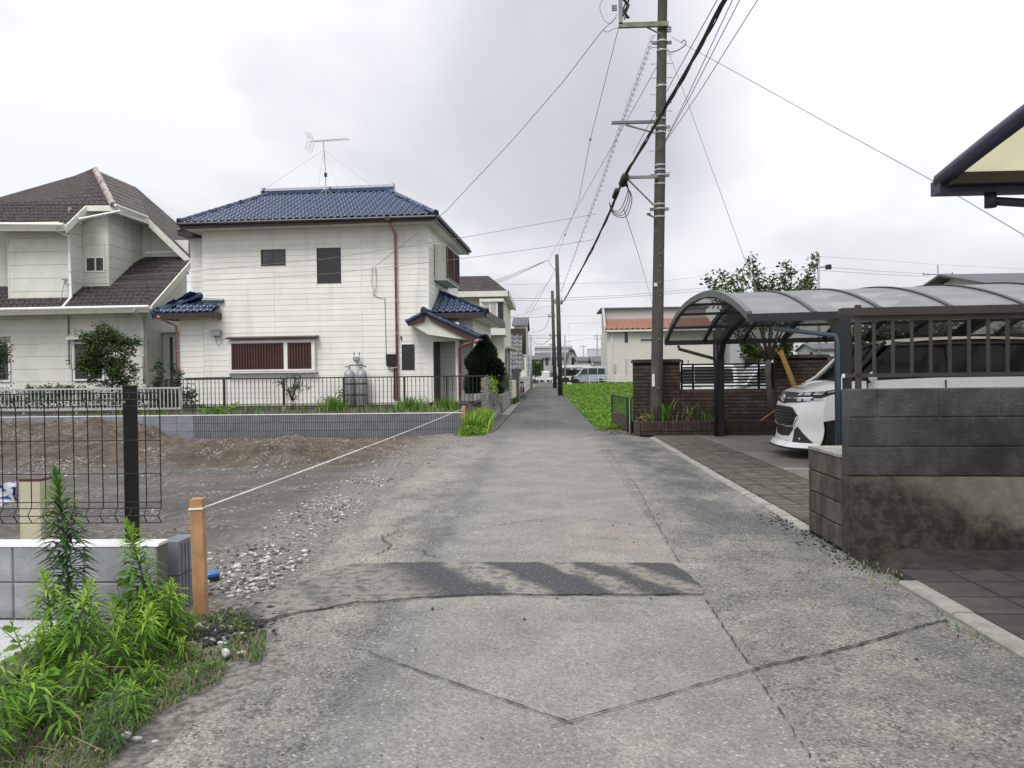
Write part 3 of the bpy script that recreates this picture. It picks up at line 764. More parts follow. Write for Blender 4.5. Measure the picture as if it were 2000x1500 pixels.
# ---- weeds: goldenrod stalks
def weed(base, h, lean, nleaf, L, mats, seed, name='weed', tuft=1., label=None, group=None, cat='weed', thin=False):
    rg = np.random.default_rng(seed)
    t = thing(name, label, cat, base, 0, group)
    ts = np.linspace(0, 1, 9)
    wob = rg.normal(size=2)*.02*h
    path = [(lean[0]*u**1.5+wob[0]*math.sin(3*u), lean[1]*u**1.5+wob[1]*math.sin(3.3*u), h*u) for u in ts]
    MB().tube(path, [(.0045 if h > .3 else .003)*(1-.7*u)+.0008 for u in ts], 5).build('stem', M['stem'], t)
    pa = np.array(path)
    V, F, mi = [], [], []
    for k in range(nleaf):
        u = .08+.92*(k/nleaf)**.85
        p = np.array([np.interp(u, ts, pa[:, i]) for i in range(3)])
        az = k*2.39996+rg.normal()*.25
        top = max(0, (u-.80)/.20)
        el = -.15+.55*u+.9*top+rg.normal()*.15
        ll = L*(.6+.95*math.sin(math.pi*min(1, u*.8+.12)))*(1-.45*top)*(.8+.4*rg.random())
        if u < .3: ll *= .6+rg.random()*.5
        d = np.array([math.cos(az)*math.cos(el), math.sin(az)*math.cos(el), math.sin(el)])
        s = np.array([-math.sin(az), math.cos(az), 0.]); w = ll*.06
        m = p+d*ll*.5; e = p+d*ll*.95; e[2] -= ll*(.30-.22*top)
        i = len(V); V += [p-s*w*.3, p+s*w*.3, m-s*w+[0, 0, w*.3], m, m+s*w+[0, 0, w*.3], e]
        F += [[i, i+1, i+4, i+3], [i, i+3, i+2, i+2], [i+2, i+3, i+5, i+5], [i+3, i+4, i+5, i+5]]
        y = 1 if u > .70+.12*rg.random() else 0
        mi += [y]*4
    V = np.array(V); F4 = np.array(F); tri = []
    ml = []
    for q, mm in zip(F4, mi):
        tri.append([q[0], q[1], q[2]]); ml.append(mm)
        if q[2] != q[3]: tri.append([q[0], q[2], q[3]]); ml.append(mm)
    np_obj('leaves', V, np.array(tri), mats, t, ml, kind='stuff')
    return t
W_BG = [M['leaf_bluegreen'], M['leaf_weed']]; W_G = [M['leaf_weed'], M['leaf_young']]
weed((-2.29, 3.56, 0), .84, (-.07, .02), 420, .10, W_BG, 1, 'tall_weed', label='tallest dark green feathery weed stalk in front of the mesh fence')
weed((-1.94, 3.68, 0), .57, (-.13, .0), 260, .085, W_G, 2, 'tall_weed', label='second tallest weed stalk with bright top below the fence post')
weed((-2.19, 3.31, 0), .42, (-.06, 0), 200, .08, W_G, 3, 'tall_weed', label='bright tipped weed stalk just left of the tallest weed')
weed((-2.19, 3.14, 0), .25, (-.10, .02), 26, .06, [M['dry'], M['leaf_weed']], 4, 'tall_weed', label='thin leaning weed stalk beside the pale slab')
wl2 = [(145,1335,.36),(215,1325,.32),(272,1300,.30),(330,1262,.27),(383,1240,.15),(145,1445,.20),(196,1470,.21),(22,1470,.28),(-15,1500,.24),(258,1335,.2),(300,1300,.21),(345,1270,.2),(228,1370,.12),(272,1410,.12),(182,1300,.27),(105,1390,.13),(55,1420,.15),(240,1300,.33),(365,1285,.1),(315,1345,.1),(175,1370,.2),(90,1345,.22),(20,1400,.17),(300,1275,.26),(205,1285,.34)]
wl2 = [(-1.99, 3.12, 0.36), (-1.87, 3.17, 0.32), (-1.82, 3.32, 0.30), (-1.81, 3.56, 0.27), (-1.75, 3.72, 0.15), (-1.68, 2.63, 0.20), (-1.53, 2.54, 0.21), (-1.84, 2.53, 0.28), (-1.83, 2.43, 0.24), (-1.74, 3.12, 0.20), (-1.75, 3.32, 0.21), (-1.74, 3.51, 0.20), (-1.71, 2.95, 0.12), (-1.52, 2.77, 0.12), (-2.03, 3.32, 0.27), (-1.90, 2.85, 0.13), (-1.91, 2.72, 0.15), (-1.89, 3.32, 0.33), (-1.65, 3.41, 0.10), (-1.59, 3.07, 0.10), (-1.82, 2.94, 0.20), (-2.07, 3.06, 0.22), (-2.04, 2.80, 0.17), (-1.83, 3.48, 0.26), (-2.03, 3.41, 0.34)]
rw = random.Random(17)
for k, (x, y, h) in enumerate(wl2):
    q = rw.random()
    hh = h*rw.uniform(.85, 1.3)
    mats_ = W_G if q < .7 else ([M['leaf_bluegreen'], M['leaf_weed']] if q < .88 else [M['leaf_weed'], M['leaf_weed']])
    weed((x, y, -.01), hh, (rw.gauss(0, .07)*hh/.25, rw.gauss(0, .05)*hh/.25), int((50+240*hh)*rw.uniform(.55, 1.1)), (.048+.08*hh)*rw.uniform(.75, 1.2), mats_, 40+k, 'weed', label='bushy green weed with yellow green tips in the clump before the pale block wall', group='weeds crowding in front of the pale block wall')
def broad_plant(base, n, r, h, size, seed, label, group=None, mats=None, aspect=.5, name='broadleaf_weed', cat='plant'):
    rg = np.random.default_rng(seed); t = thing(name, label, cat, base, 0, group)
    sm = MB(); P, D = [], []
    for k in range(max(4, n//10)):
        a = rg.random()*6.28; rr = r*math.sqrt(rg.random()); hh = h*(.5+.5*rg.random())
        e = (rr*math.cos(a), rr*math.sin(a), hh); sm.tube([(e[0]*.2, e[1]*.2, 0), (e[0]*.6, e[1]*.6, hh*.6), e], [.003, .002, .001], 4)
        for q in range(10):
            u = .3+.7*rg.random(); az = rg.random()*6.28
            P.append((e[0]*u, e[1]*u, hh*u)); D.append((math.cos(az), math.sin(az), .35*rg.normal()))
    sm.build('stem', M['stem'], t)
    V, F = leaf_quads(P, size, rg, D=np.array(D), aspect=aspect)
    np_obj('leaves', V, F, mats or M['leaf_weed'], t, kind='stuff'); return t
broad_plant((-1.86, 3.62, -.01), 60, .12, .26, .055, 5, 'broad leaved green weed at the right of the clump', mats=M['leaf_young'])
broad_plant((-2.22, 3.30, -.01), 90, .20, .25, .05, 6, 'dense leafy weed in the middle of the clump by the slab')
broad_plant((-1.95, 3.75, -.01), 70, .14, .3, .045, 8, 'leafy weed against the ribbed block wall end')
broad_plant((-2.05, 2.95, -.01), 80, .16, .20, .05, 51, 'leafy weed in the lower middle of the clump', mats=M['leaf_weed'])
broad_plant((-1.83, 2.75, -.01), 50, .12, .14, .04, 52, 'low leafy weed at the road side of the clump', mats=M['leaf_bluegreen'])
broad_plant((-2.05, 3.68, -.01), 60, .10, .34, .07, 53, 'tall broad leaved weed by the end of the pale block wall', mats=M['leaf_weed'], aspect=.6)
ds = MB(); rd = random.Random(8)
for k in range(26):
    x, y = rd.uniform(-2.3, -1.5), rd.uniform(2.3, 3.7); a_ = rd.uniform(0, 6.28); L_ = rd.uniform(.08, .28); h_ = rd.uniform(.01, .16)
    ds.tube([(x, y, .0), (x+math.cos(a_)*L_*.5, y+math.sin(a_)*L_*.5, h_), (x+math.cos(a_)*L_, y+math.sin(a_)*L_, h_*.8)], .002, 4)
ds.build('dry_stalks', M['dry'], kind='stuff')
# low creeping grass round the weeds
def blades(name, P, h, w, mats, seed, kind='stuff', spread=.5, label=None, cat=None, parent=None):
    rg = np.random.default_rng(seed); P = np.asarray(P); n = len(P)
    az = rg.random(n)*6.283; H = h*(.5+.8*rg.random(n)); ln = H*spread*rg.random(n)
    d = np.stack([np.cos(az), np.sin(az), np.zeros(n)], 1); s = np.stack([-np.sin(az), np.cos(az), np.zeros(n)], 1)*(w*(.6+.8*rg.random(n)))[:, None]
    m = P+d*ln[:, None]*.4; m[:, 2] += H*.6
    e = P+d*ln[:, None]*1.2; e[:, 2] += H*.9
    V = np.stack([P-s, P+s, m-s*.8, m+s*.8, e], 1).reshape(-1, 3); i = np.arange(n)[:, None]*5
    F = np.concatenate([i+np.array([[0, 1, 3]]), i+np.array([[0, 3, 2]]), i+np.array([[2, 3, 4]])])
    mi = None
    if isinstance(mats, list): mi = np.tile(rg.integers(0, len(mats), n), 3)
    o = np_obj(name, V, F, mats, parent, mi, kind=kind)
    return tag(o, label, cat)
gp = []
for _ in range(9000):
    y = random.uniform(2.0, 4.05); x = road_left(y) + .16 - abs(random.gauss(0, .42))
    if fbm(x, y, 2.5) > -.12 - (.3 if x < -1.7 else 0): gp.append((x, y, lot_h(x, y) if x < road_left(y) else ROADZ))
blades('grass', gp, .035, .0022, [M['grass'], M['leaf_bluegreen'], M['dry']], 11, spread=1.6)
lp = []
for _ in range(6500):
    y = random.uniform(2.1, 3.9); x = road_left(y) + .08 - abs(random.gauss(0, .38))
    if fbm(x, y, 3.3) < -.08: continue
    lp.append((x, y, (lot_h(x, y) if x < road_left(y) else ROADZ)+random.uniform(.0, .045)))
V, F = leaf_quads(lp, .016, rng, aspect=.6); np_obj('ground_cover', V, F, [M['leaf_weed'], M['leaf_bluegreen'], M['leaf_young']], None, np.tile(rng.choice(3, len(lp), p=[.6, .3, .1]), 2), kind='stuff')
# moss and small tufts along the right kerb
gp = [(random.gauss(2.03, .05), y, .01) for y in np.concatenate([rng.normal(4.9, .2, 150), rng.normal(3.75, .12, 70), rng.normal(5.9, .4, 90)])]
blades('kerb_moss', gp, .022, .003, [M['grass'], M['leaf_bluegreen'], M['dry']], 12, spread=1.2)

# ---- grey ribbed retaining wall along the lot
gw = thing('ribbed_wall', 'long new grey ribbed block retaining wall behind the dug earth', 'wall', (-1.92, 17.5, 0))
bw = .392
rme2 = ribbed_block(bw, .185, .13, 9, .022, .006).mesh('ribbed_block', M['block_grey'])
sme2 = chamfer_block(bw-.006, .182, .13, .004).mesh('smooth_block', M['block_grey'])
for k in range(30):
    for r in range(3):
        piece('block', rme2 if k < 16 else sme2, gw, T(-(k+1)*bw, 0, -.14+r*.185))
MB().box(-30*bw, -.004, .02, .125, -.3, .411).build('mortar_core', M['mortar'], gw)
MB().box(-30*bw, 0, -.003, .133, .4125, .425).build('cap', M['block_cap'], gw)


# ================================================================== HOUSES
def siding(parent, mx, u0, u1, z0, z1, h, joints=(), holes=(), mat=None, name='siding_board', back=None, gap=.005, th=.012):
    """lapped boards on the plane y=0 of mx (front = -y); holes are (u0,u1,z0,z1)"""
    rows = max(1, round((z1-z0)/h)); hh = (z1-z0)/rows
    edges = [u0]+[j for j in joints if u0 < j < u1]+[u1]
    def board(a, b, c, d):
        if b-a < .03 or d-c < .02: return
        mb = MB(); g = gap/2
        mb.hexa([(a+.004, -th, c+g), (b-.004, -th, c+g), (b-.004, 0, c+g), (a+.004, 0, c+g), (a+.004, -th*.45, d-g), (b-.004, -th*.45, d-g), (b-.004, 0, d-g), (a+.004, 0, d-g)])
        o = mb.build(name, mat, parent); o.matrix_basis = mx
    for r in range(rows):
        c, d = z0+r*hh, z0+(r+1)*hh
        for a, b in zip(edges[:-1], edges[1:]):
            segs = [(a, b, c, d)]
            for (h0, h1, k0, k1) in holes:
                new = []
                for (p, q, s, t_) in segs:
                    if h1 <= p or h0 >= q or k1 <= s+.004 or k0 >= t_-.004: new.append((p, q, s, t_)); continue
                    if p < h0: new.append((p, h0, s, t_))
                    if h1 < q: new.append((h1, q, s, t_))
                    m0, m1 = max(p, h0), min(q, h1)
                    if s < k0: new.append((m0, m1, s, k0))
                    if k1 < t_: new.append((m0, m1, k1, t_))
                segs = new
            for sg in segs: board(*sg)
def window(parent, mx, u0, u1, z0, z1, frame='frame_dark', pane='black_window', depth=.05, fw=.04, split=None, rails=(), name='window', proud=.03):
    """frame on the wall plane with panes set back inside it"""
    fb = MB()
    fb.box(u0, u1, -proud, depth, z0, z0+fw).box(u0, u1, -proud, depth, z1-fw, z1)
    fb.box(u0, u0+fw, -proud, depth, z0+fw, z1-fw).box(u1-fw, u1, -proud, depth, z0+fw, z1-fw)
    cuts = [u0+fw]+([u0+(u1-u0)*s for s in split] if split else [])+[u1-fw]
    for s in (split or []): x = u0+(u1-u0)*s; fb.box(x-fw*.5, x+fw*.5, -proud*.6, depth*.9, z0+fw, z1-fw)
    f = fb.build(name, M[frame], parent); f.matrix_basis = mx
    for a, b in zip(cuts[:-1], cuts[1:]):
        MB().box(a+.001, b-.001, -proud*.45, -proud*.25, z0+fw, z1-fw).build('pane', M[pane], f)
    return f
def tile_mesh(tw, tl, mat, amp=.03):
    xs = np.linspace(0, 1, 8)
    def zc(x): return amp*(math.sin((x*1.0+.12)*2*math.pi)*.75+.25*math.cos(x*2*math.pi)) if True else 0
    mb = MB(); n = len(xs)
    for (v, dz) in ((-.03*tl, .022), (tl*1.08, .0)):
        for x in xs: mb.v.append((x*tw*1.04, v, zc(x)+dz))
    for i in range(n-1): mb.f.append([i, i+1, n+i+1, n+i]); mb.m.append(0)
    k = len(mb.v)
    for x in xs: mb.v.append((x*tw*1.04, -.03*tl, zc(x)-.012))
    for i in range(n-1): mb.f.append([k+i, k+i+1, i+1, i]); mb.m.append(0)
    return mb
def tile_field(parent, E0, E1, R0, R1, tw, th, mat, maxp, name='roof_tile', lift=.05, tb=None, amp=.03):
    """pantiles on the quad eave E0-E1 / ridge R0-R1 (nearest rows first); surplus joined as stuff"""
    E0, E1, R0, R1 = map(Vector, (E0, E1, R0, R1))
    ux = (E1-E0).normalized(); up = (R0-E0); vy = (up-ux*up.dot(ux)); H = vy.length; vy.normalize(); n = ux.cross(vy)
    if n.z < 0: n = -n
    l0, l1 = 0., (R0-E0).dot(ux); r0, r1 = (E1-E0).dot(ux), (R1-E0).dot(ux)
    tmb = tb or tile_mesh(tw, th, mat, amp); me = tmb.mesh(name, mat, True)
    rows = int(H/th); rest = MB(); cnt = 0
    for k in range(rows):
        v = k*th; f = (v+th*.5)/H; a = l0+(l1-l0)*f; b = r0+(r1-r0)*f
        c0 = math.floor(a/tw); 
        for c in range(c0, int(b/tw)+1):
            u = c*tw
            if u+tw*.6 < a or u+tw*.5 > b: continue
            mx = basis(E0+ux*u+vy*v+n*lift, ux, vy, n)
            if cnt < maxp: piece(name, me, parent, mx)
            else:
                i = len(rest.v); rest.v += [tuple(mx @ Vector(p)) for p in tmb.v]; rest.f += [[q+i for q in ff] for ff in tmb.f]; rest.m += tmb.m
            cnt += 1
    if rest.v: rest.build(name, mat, parent, True, kind='stuff')
    return cnt
def shingle_quad(mb, p00, p10, p11, p01, rows, cols=14, th=.02, rg=random.Random(3)):
    """courses of flat shingles between the eave p00-p10 and the top p01-p11"""
    p00, p10, p11, p01 = map(Vector, (p00, p10, p11, p01))
    n = (p10-p00).cross(p01-p00).normalized()
    if n.z < 0: n = -n
    for r in range(rows):
        f0, f1 = r/rows, (r+1.25)/rows; f1 = min(f1, 1.0)
        off = .5*(r % 2)
        for c in range(cols+1):
            a, b = max(0, (c-off)/cols), min(1, (c+1-off)/cols)
            if b-a < 1e-3: continue
            g = .002
            q = lambda s, f: (p00.lerp(p10, s)).lerp(p01.lerp(p11, s), f)
            t1 = th*(.7+.6*rg.random())
            A, B_, C_, D_ = q(a+g, f0)+n*t1, q(b-g, f0)+n*t1, q(b-g, f1)+n*.003, q(a+g, f1)+n*.003
            mb.face([A, B_, C_, D_]); mb.face([q(a+g, f0)-n*.005, q(b-g, f0)-n*.005, B_, A])
def ridge(parent, a, b, r, mat, name='ridge_cap', seg=.3, ends=True):
    a, b = Vector(a), Vector(b); L = (b-a).length; d = (b-a).normalized(); n = max(2, int(L/seg)); mb = MB()
    side = d.cross(Vector((0, 0, 1))).normalized(); up = side.cross(d)
    prof = [(-1.0, -.9), (-.95, .15), (-.6, .8), (0, 1.05), (.6, .8), (.95, .15), (1.0, -.9)]
    for k in range(n):
        s0 = a+d*(L*k/n); s1 = a+d*(L*(k+1.12)/n)
        P0 = [s0+side*(x*r*1.06)+up*(y*r*1.06) for x, y in prof]; P1 = [s1+side*(x*r*.94)+up*(y*r*.94) for x, y in prof]
        for i in range(len(prof)-1): mb.face([P0[i], P0[i+1], P1[i+1], P1[i]])
        mb.face(P0[::-1]); mb.face(P1)
    if ends:
        for p, s in ((a, -1), (b, 1)):
            c = p+d*s*.04; mb.prism([c+side*(x*r*1.25)+up*(y*r*1.35) for x, y in prof], d*s*.09)
    return mb.build(name, mat, parent)
def downpipe(parent, pts, r, mat, name='downpipe', bands=True):
    mb = MB(); mb.tube(pts, r, 8)
    for a, b in zip(pts[:-1], pts[1:]):
        a, b = Vector(a), Vector(b); L = (b-a).length
        if L > 1.2 and bands:
            for i in range(1, int(L/1.3)+1):
                c = a.lerp(b, i/(int(L/1.3)+1)); d = (b-a).normalized()*.02; mb.tube([c-d, c+d], r*1.22, 8)
    return mb.build(name, M[mat], parent, True)
I4 = Matrix.Identity(4)

# ------------------------------------------------ white house with the blue tiled roof
hb = thing('tiled_roof_house', 'white two storey house with blue glazed tile roof and porch', 'house', (-11.760, 26, 0), -3)
MB().box(.02, 7.86, .0, 6.0, .3, 6.40).build('wall', M['siding_back'], hb)
MB().box(-.86, .02, .85, 5.9, .3, 6.40).box(-.86, .02, .02, 5.8, .3, 3.60).build('wall', M['siding_white'], hb)
holes = [(2.10, 2.96, 5.10, 5.65), (4.06, 4.89, 4.46, 5.65), (.98, 3.96, 1.50, 2.56), (6.95, 7.38, 1.49, 2.34)]
siding(hb, I4, 0, 7.88, .39, 6.36, .187, (2.55, 5.6), holes, M['siding_white'])
siding(hb, I4, -.88, 0, .39, 3.5, .187, (), [], M['siding_white'])
siding(hb, T(0, .85, 0), -.88, 0, 3.6, 6.36, .187, (), [], M['siding_white'])
MR = T(7.88, 0, 0) @ Matrix.Rotation(R(90), 4, 'Z')
siding(hb, MR, 0, 6.0, 3.3, 6.36, .187, (), [(1.0, 3.6, 4.55, 5.85)], M['siding_white'])
MB().box(7.862, 7.905, -.022, .02, .39, 6.36).build('corner_trim', M['white_paint'], hb)
MB().box(-.86, 7.9, .01, .05, .1, .385).build('foundation', M['mortar'], hb)
# windows and shutters
window(hb, I4, 2.10, 2.96, 5.10, 5.65, split=(.5,), pane='window_grey', fw=.05)
window(hb, I4, 4.06, 4.89, 4.46, 5.65, pane='black_window', fw=.035)
window(hb, I4, 6.95, 7.38, 1.49, 2.34, fw=.03)
sb = MB(); sb.box(.96, 3.98, -.17, -.02, 1.50, 1.56).box(.96, 3.98, -.15, -.02, 2.46, 2.56).box(.96, 1.05, -.15, -.02, 1.56, 2.46).box(2.90, 3.03, -.15, -.02, 1.56, 2.46).box(3.87, 3.98, -.15, -.02, 1.56, 2.46)
bay = sb.build('window', M['white_paint'], hb)
MB().prism([(.90, -.28, 2.60), (.90, -.01, 2.66), (.90, -.01, 2.70), (.90, -.28, 2.64)], (3.2, 0, 0)).build('hood', M['dark_brown'], bay)
def shutter(u0, u1, z0, z1, y, par, mat='shutter_brown', n=None):
    mb = MB(); n = n or int((u1-u0)/.095); w = (u1-u0)/n
    for i in range(n):
        x = u0+i*w
        P_ = [(x, y+.02), (x+w*.18, y-.012), (x+w*.62, y-.012), (x+w*.8, y+.02), (x+w, y+.02)]
        for a, b in zip(P_[:-1], P_[1:]): mb.face([(a[0], a[1], z0), (b[0], b[1], z0), (b[0], b[1], z1), (a[0], a[1], z1)])
    mb.box(u0, u1, y-.02, y+.03, z0-.02, z0+.02).box(u0, u1, y-.02, y+.03, z1-.02, z1+.02).box(u0-.01, u0+.02, y-.02, y+.03, z0, z1).box(u1-.02, u1+.01, y-.02, y+.03, z0, z1)
    return mb.build('shutter', M[mat], par)
shutter(1.07, 2.88, 1.58, 2.44, -.13, bay); shutter(3.05, 3.85, 1.58, 2.44, -.13, bay)
MB().box(.90, 4.05, -.19, -.02, 1.44, 1.48).build('sill', M['white_paint'], bay)
# upper side bay with louvred shutter box
b2 = MB().box(7.88, 8.33, 1.05, 3.6, 4.60, 4.72).box(7.88, 8.33, 1.05, 3.6, 5.74, 5.84).box(7.90, 8.33, 1.05, 1.12, 4.72, 5.74).build('side_bay', M['cream_fascia'], hb)
lv = MB(); lv.box(8.27, 8.31, 1.06, 3.58, 4.72, 5.74)
MB().box(8.31, 8.36, 1.03, 1.12, 4.66, 5.80).box(8.31, 8.36, 2.28, 2.38, 4.66, 5.80).box(8.31, 8.36, 3.5, 3.6, 4.66, 5.80).box(8.31, 8.36, 1.12, 3.5, 4.66, 4.72).box(8.31, 8.36, 1.12, 3.5, 5.74, 5.80).build('frame', M['shutter_brown'], b2)
for k in range(22): lv.hexa([(8.30, 1.12, 4.72+k*.046), (8.35, 1.12, 4.72+k*.046), (8.35, 3.5, 4.72+k*.046), (8.30, 3.5, 4.72+k*.046), (8.30, 1.12, 4.755+k*.046), (8.32, 1.12, 4.755+k*.046), (8.32, 3.5, 4.755+k*.046), (8.30, 3.5, 4.755+k*.046)])
lv.build('louver', M['louver_brown'], b2)
# main roof
EL, ER, EB = -.40, 8.24, 6.55
ze, zr, ya, yr = 6.50, 8.22, -.60, 3.05
A0, A1, A2, A3 = (EL, ya, ze), (ER, ya, ze), (ER, EB, ze), (EL, EB, ze)
R0, R1 = (1.15, yr, zr), (5.72, yr, zr)
roof = MB(); roof.face([A0, A1, R1, R0]).face([A1, A2, R1]).face([A2, A3, R0, R1]).face([A3, A0, R0]).face([A0, A3, A2, A1])
roof_o = roof.build('roof', M['blue_tile'], hb)
fs = MB()
fs.box(EL-.02, ER+.02, ya-.05, ya+.0, ze-.19, ze+.02).box(ER, ER+.05, ya-.05, EB, ze-.19, ze+.02).box(EL-.05, EL, ya-.05, EB, ze-.19, ze+.02)
fs.build('fascia', M['dark_brown'], hb)
MB().tube([(EL-.05, ya-.10, ze-.03), (ER+.05, ya-.10, ze-.05)], .055, 8).tube([(ER+.10, ya-.1, ze-.03), (ER+.10, EB, ze-.05)], .055, 8).build('gutter', M['dark_brown'], hb)
MB().box(EL, ER, ya+.0, EB, ze-.17, ze-.13).build('soffit', M['cream_fascia'], hb)
MB().box(-1.02, EL-.06, .25, 4.6, 6.28, 6.46).build('fascia', M['dark_brown'], hb)
MB().face([(-1.05, .2, 6.47), (EL, .2, 6.47), (EL, 2.4, 7.1)]).face([(-1.05, .2, 6.47), (EL, 2.4, 7.1), (-1.05, 4.6, 6.47)]).build('roof', M['blue_tile'], hb)
# lower roofs first, so that their tiles stay single parts
# left lean-to
q0, q1, q2, q3 = (-1.50, -.55, 3.52), (.62, -.55, 3.52), (.10, .03, 3.90), (-.40, .85, 4.15)
MB().face([q0, q1, (.60, .0, 3.78), (-.3, .0, 3.86)]).face([q0, (-.3, .0, 3.86), (-.4, .85, 4.2), (-1.50, .9, 3.55)]).face([(-.3, .0, 3.86), (.02, .0, 3.9), (-.02, .85, 4.2), (-.4, .85, 4.2)]).build('roof', M['blue_tile'], hb)
cnt = tile_field(hb, (-1.48, -.58, 3.50), (.64, -.58, 3.50), (-.34, .02, 3.88), (.60, .02, 3.84), .235, .27, M['blue_tile'], 60)
cnt += tile_field(hb, (-1.52, 1.3, 3.52), (-1.52, -.55, 3.52), (-.36, 1.3, 4.22), (-.36, .05, 4.22), .235, .27, M['blue_tile'], 60)
ridge(hb, (-1.46, -.55, 3.58), (-.36, .3, 4.16), .07, M['blue_tile'])
ridge(hb, (.0, -.04, 3.96), (.72, -.04, 3.94), .07, M['blue_tile'], ends=False)
MB().box(-.36, .02, .74, .86, 4.12, 4.30).build('flashing', M['blue_tile'], hb)
MB().box(-1.50, .66, -.60, -.56, 3.32, 3.50).box(.62, .67, -.6, -.02, 3.30, 3.52).box(-1.52, -1.47, -.6, 1.2, 3.34, 3.52).build('fascia', M['dark_brown'], hb)
MB().box(-1.47, .62, -.56, 0, 3.34, 3.38).build('soffit', M['cream_fascia'], hb)
# right extension under a skirt roof
MB().box(7.90, 9.22, 1.02, 6.0, .3, 3.42).build('wall', M['siding_back'], hb)
siding(hb, T(0, 1.0, 0), 7.92, 9.24, .39, 3.40, .187, (), [], M['siding_white'])
siding(hb, T(9.22, 0, 0) @ Matrix.Rotation(R(90), 4, 'Z'), 1.0, 6.0, .39, 3.40, .187, (), [], M['siding_white'])
E0, E1, E2 = (7.95, .42, 3.40), (9.72, .42, 3.40), (9.72, 6.4, 3.40)
MB().face([E0, E1, (7.9, 1.9, 4.22), (7.89, .42, 3.5)]).face([E1, E2, (7.9, 5.4, 4.22), (7.9, 1.9, 4.22)]).build('roof', M['blue_tile'], hb)
cnt += tile_field(hb, (7.92, .40, 3.40), (9.74, .40, 3.40), (7.9, 1.9, 4.22), (7.95, 1.9, 4.22), .235, .27, M['blue_tile'], 60)
cnt += tile_field(hb, (9.74, .45, 3.40), (9.74, 6.4, 3.40), (7.9, 1.9, 4.22), (7.9, 5.4, 4.22), .235, .27, M['blue_tile'], 0)
ridge(hb, (9.72, .44, 3.48), (7.92, 1.9, 4.28), .07, M['blue_tile'])
MB().box(7.92, 9.76, .36, .41, 3.22, 3.40).box(9.74, 9.79, .36, 6.4, 3.22, 3.40).build('fascia', M['dark_brown'], hb)
MB().box(7.92, 9.74, .41, 6.4, 3.24, 3.28).build('soffit', M['cream_fascia'], hb)
# porch with its little gable
MB().box(8.78, 8.90, -.06, .06, .3, 2.60).box(7.98, 8.90, -.05, .05, 2.42, 3.05).build('porch_frame', M['siding_white'], hb)
MB().box(7.88, 8.02, -.02, 1.0, .39, 3.1).build('wall', M['siding_white'], hb)
MB().box(8.02, 9.3, -.3, 1.0, .1, .40).build('step', M['mortar'], hb)
dr = MB().box(8.02, 8.07, .08, .93, .42, 2.42).build('door', M['dark_brown'], hb)
MB().tube([(8.10, .18, 1.25), (8.13, .18, 1.27), (8.13, .18, 1.55), (8.10, .18, 1.57)], .012, 6).build('handle', M['plastic_black'], dr)
pa, pb, pc = (7.30, -.78, 2.99), (7.91, -.78, 3.28), (9.67, -.78, 2.46)
dd = Vector((0, 1.75, 0))
pr = MB()
for a, b in ((pa, pb), (pb, pc)):
    pr.hexa([a, b, tuple(Vector(b)+dd), tuple(Vector(a)+dd), tuple(Vector(a)+Vector((0, 0, .06))), tuple(Vector(b)+Vector((0, 0, .06))), tuple(Vector(b)+dd+Vector((0, 0, .06))), tuple(Vector(a)+dd+Vector((0, 0, .06)))])
pr.build('porch_roof', M['blue_tile'], hb)
cnt += tile_field(hb, (7.28, .95, 3.03), (7.28, -.80, 3.03), (7.91, .95, 3.33), (7.91, -.80, 3.33), .235, .25, M['blue_tile'], 30)
cnt += tile_field(hb, (9.70, -.80, 2.50), (9.70, .95, 2.50), (7.91, -.80, 3.33), (7.91, .95, 3.33), .235, .25, M['blue_tile'], 50)
ridge(hb, (7.91, -.86, 3.40), (7.91, .95, 3.40), .08, M['blue_tile'])
for a, b in ((pa, pb), (pb, pc)):
    a, b = Vector(a), Vector(b); mb = MB(); z = Vector((0, 0, 1))
    mb.prism([a+z*.03, b+z*.03, b-z*.22+(a-b)*.03, a-z*.13+(b-a)*.12], (0, .06, 0)); mb.build('bargeboard', M['shutter_brown'], hb)
ridge(hb, (7.28, -.80, 3.05), (7.91, -.80, 3.36), .045, M['blue_tile'], name='verge_tile', ends=False); ridge(hb, (9.70, -.80, 2.53), (7.91, -.80, 3.36), .045, M['blue_tile'], name='verge_tile', ends=False)
MB().prism([(7.5, -.7, 2.92), (7.91, -.7, 3.24), (9.45, -.7, 2.5), (9.3, -.7, 2.42), (8.0, -.7, 2.62)], (0, .64, 0)).build('porch_soffit', M['cream_fascia'], hb)
MB().tube([(9.72, -.84, 2.42), (9.72, .9, 2.42)], .05, 8).build('gutter', M['dark_brown'], hb)
# main tiles
cnt2 = tile_field(hb, (EL, ya-.05, ze), (ER, ya-.05, ze), R0, R1, .235, .33, M['blue_tile'], 298-cnt)
tile_field(hb, (ER+.05, ya, ze), (ER+.05, EB, ze), R1, (5.75, yr+.02, zr), .235, .33, M['blue_tile'], 0)
tile_field(hb, (EL-.05, EB, ze), (EL-.05, ya, ze), R0, (1.13, yr-.02, zr), .235, .33, M['blue_tile'], 0)
for a, b in ((A0, R0), (A1, R1)): ridge(hb, Vector(a)+Vector((0, 0, .09)), Vector(b)+Vector((0, 0, .07)), .09, M['blue_tile'])
ridge(hb, Vector(R0)+Vector((-.15, 0, .14)), Vector(R1)+Vector((.15, 0, .14)), .13, M['blue_tile'])
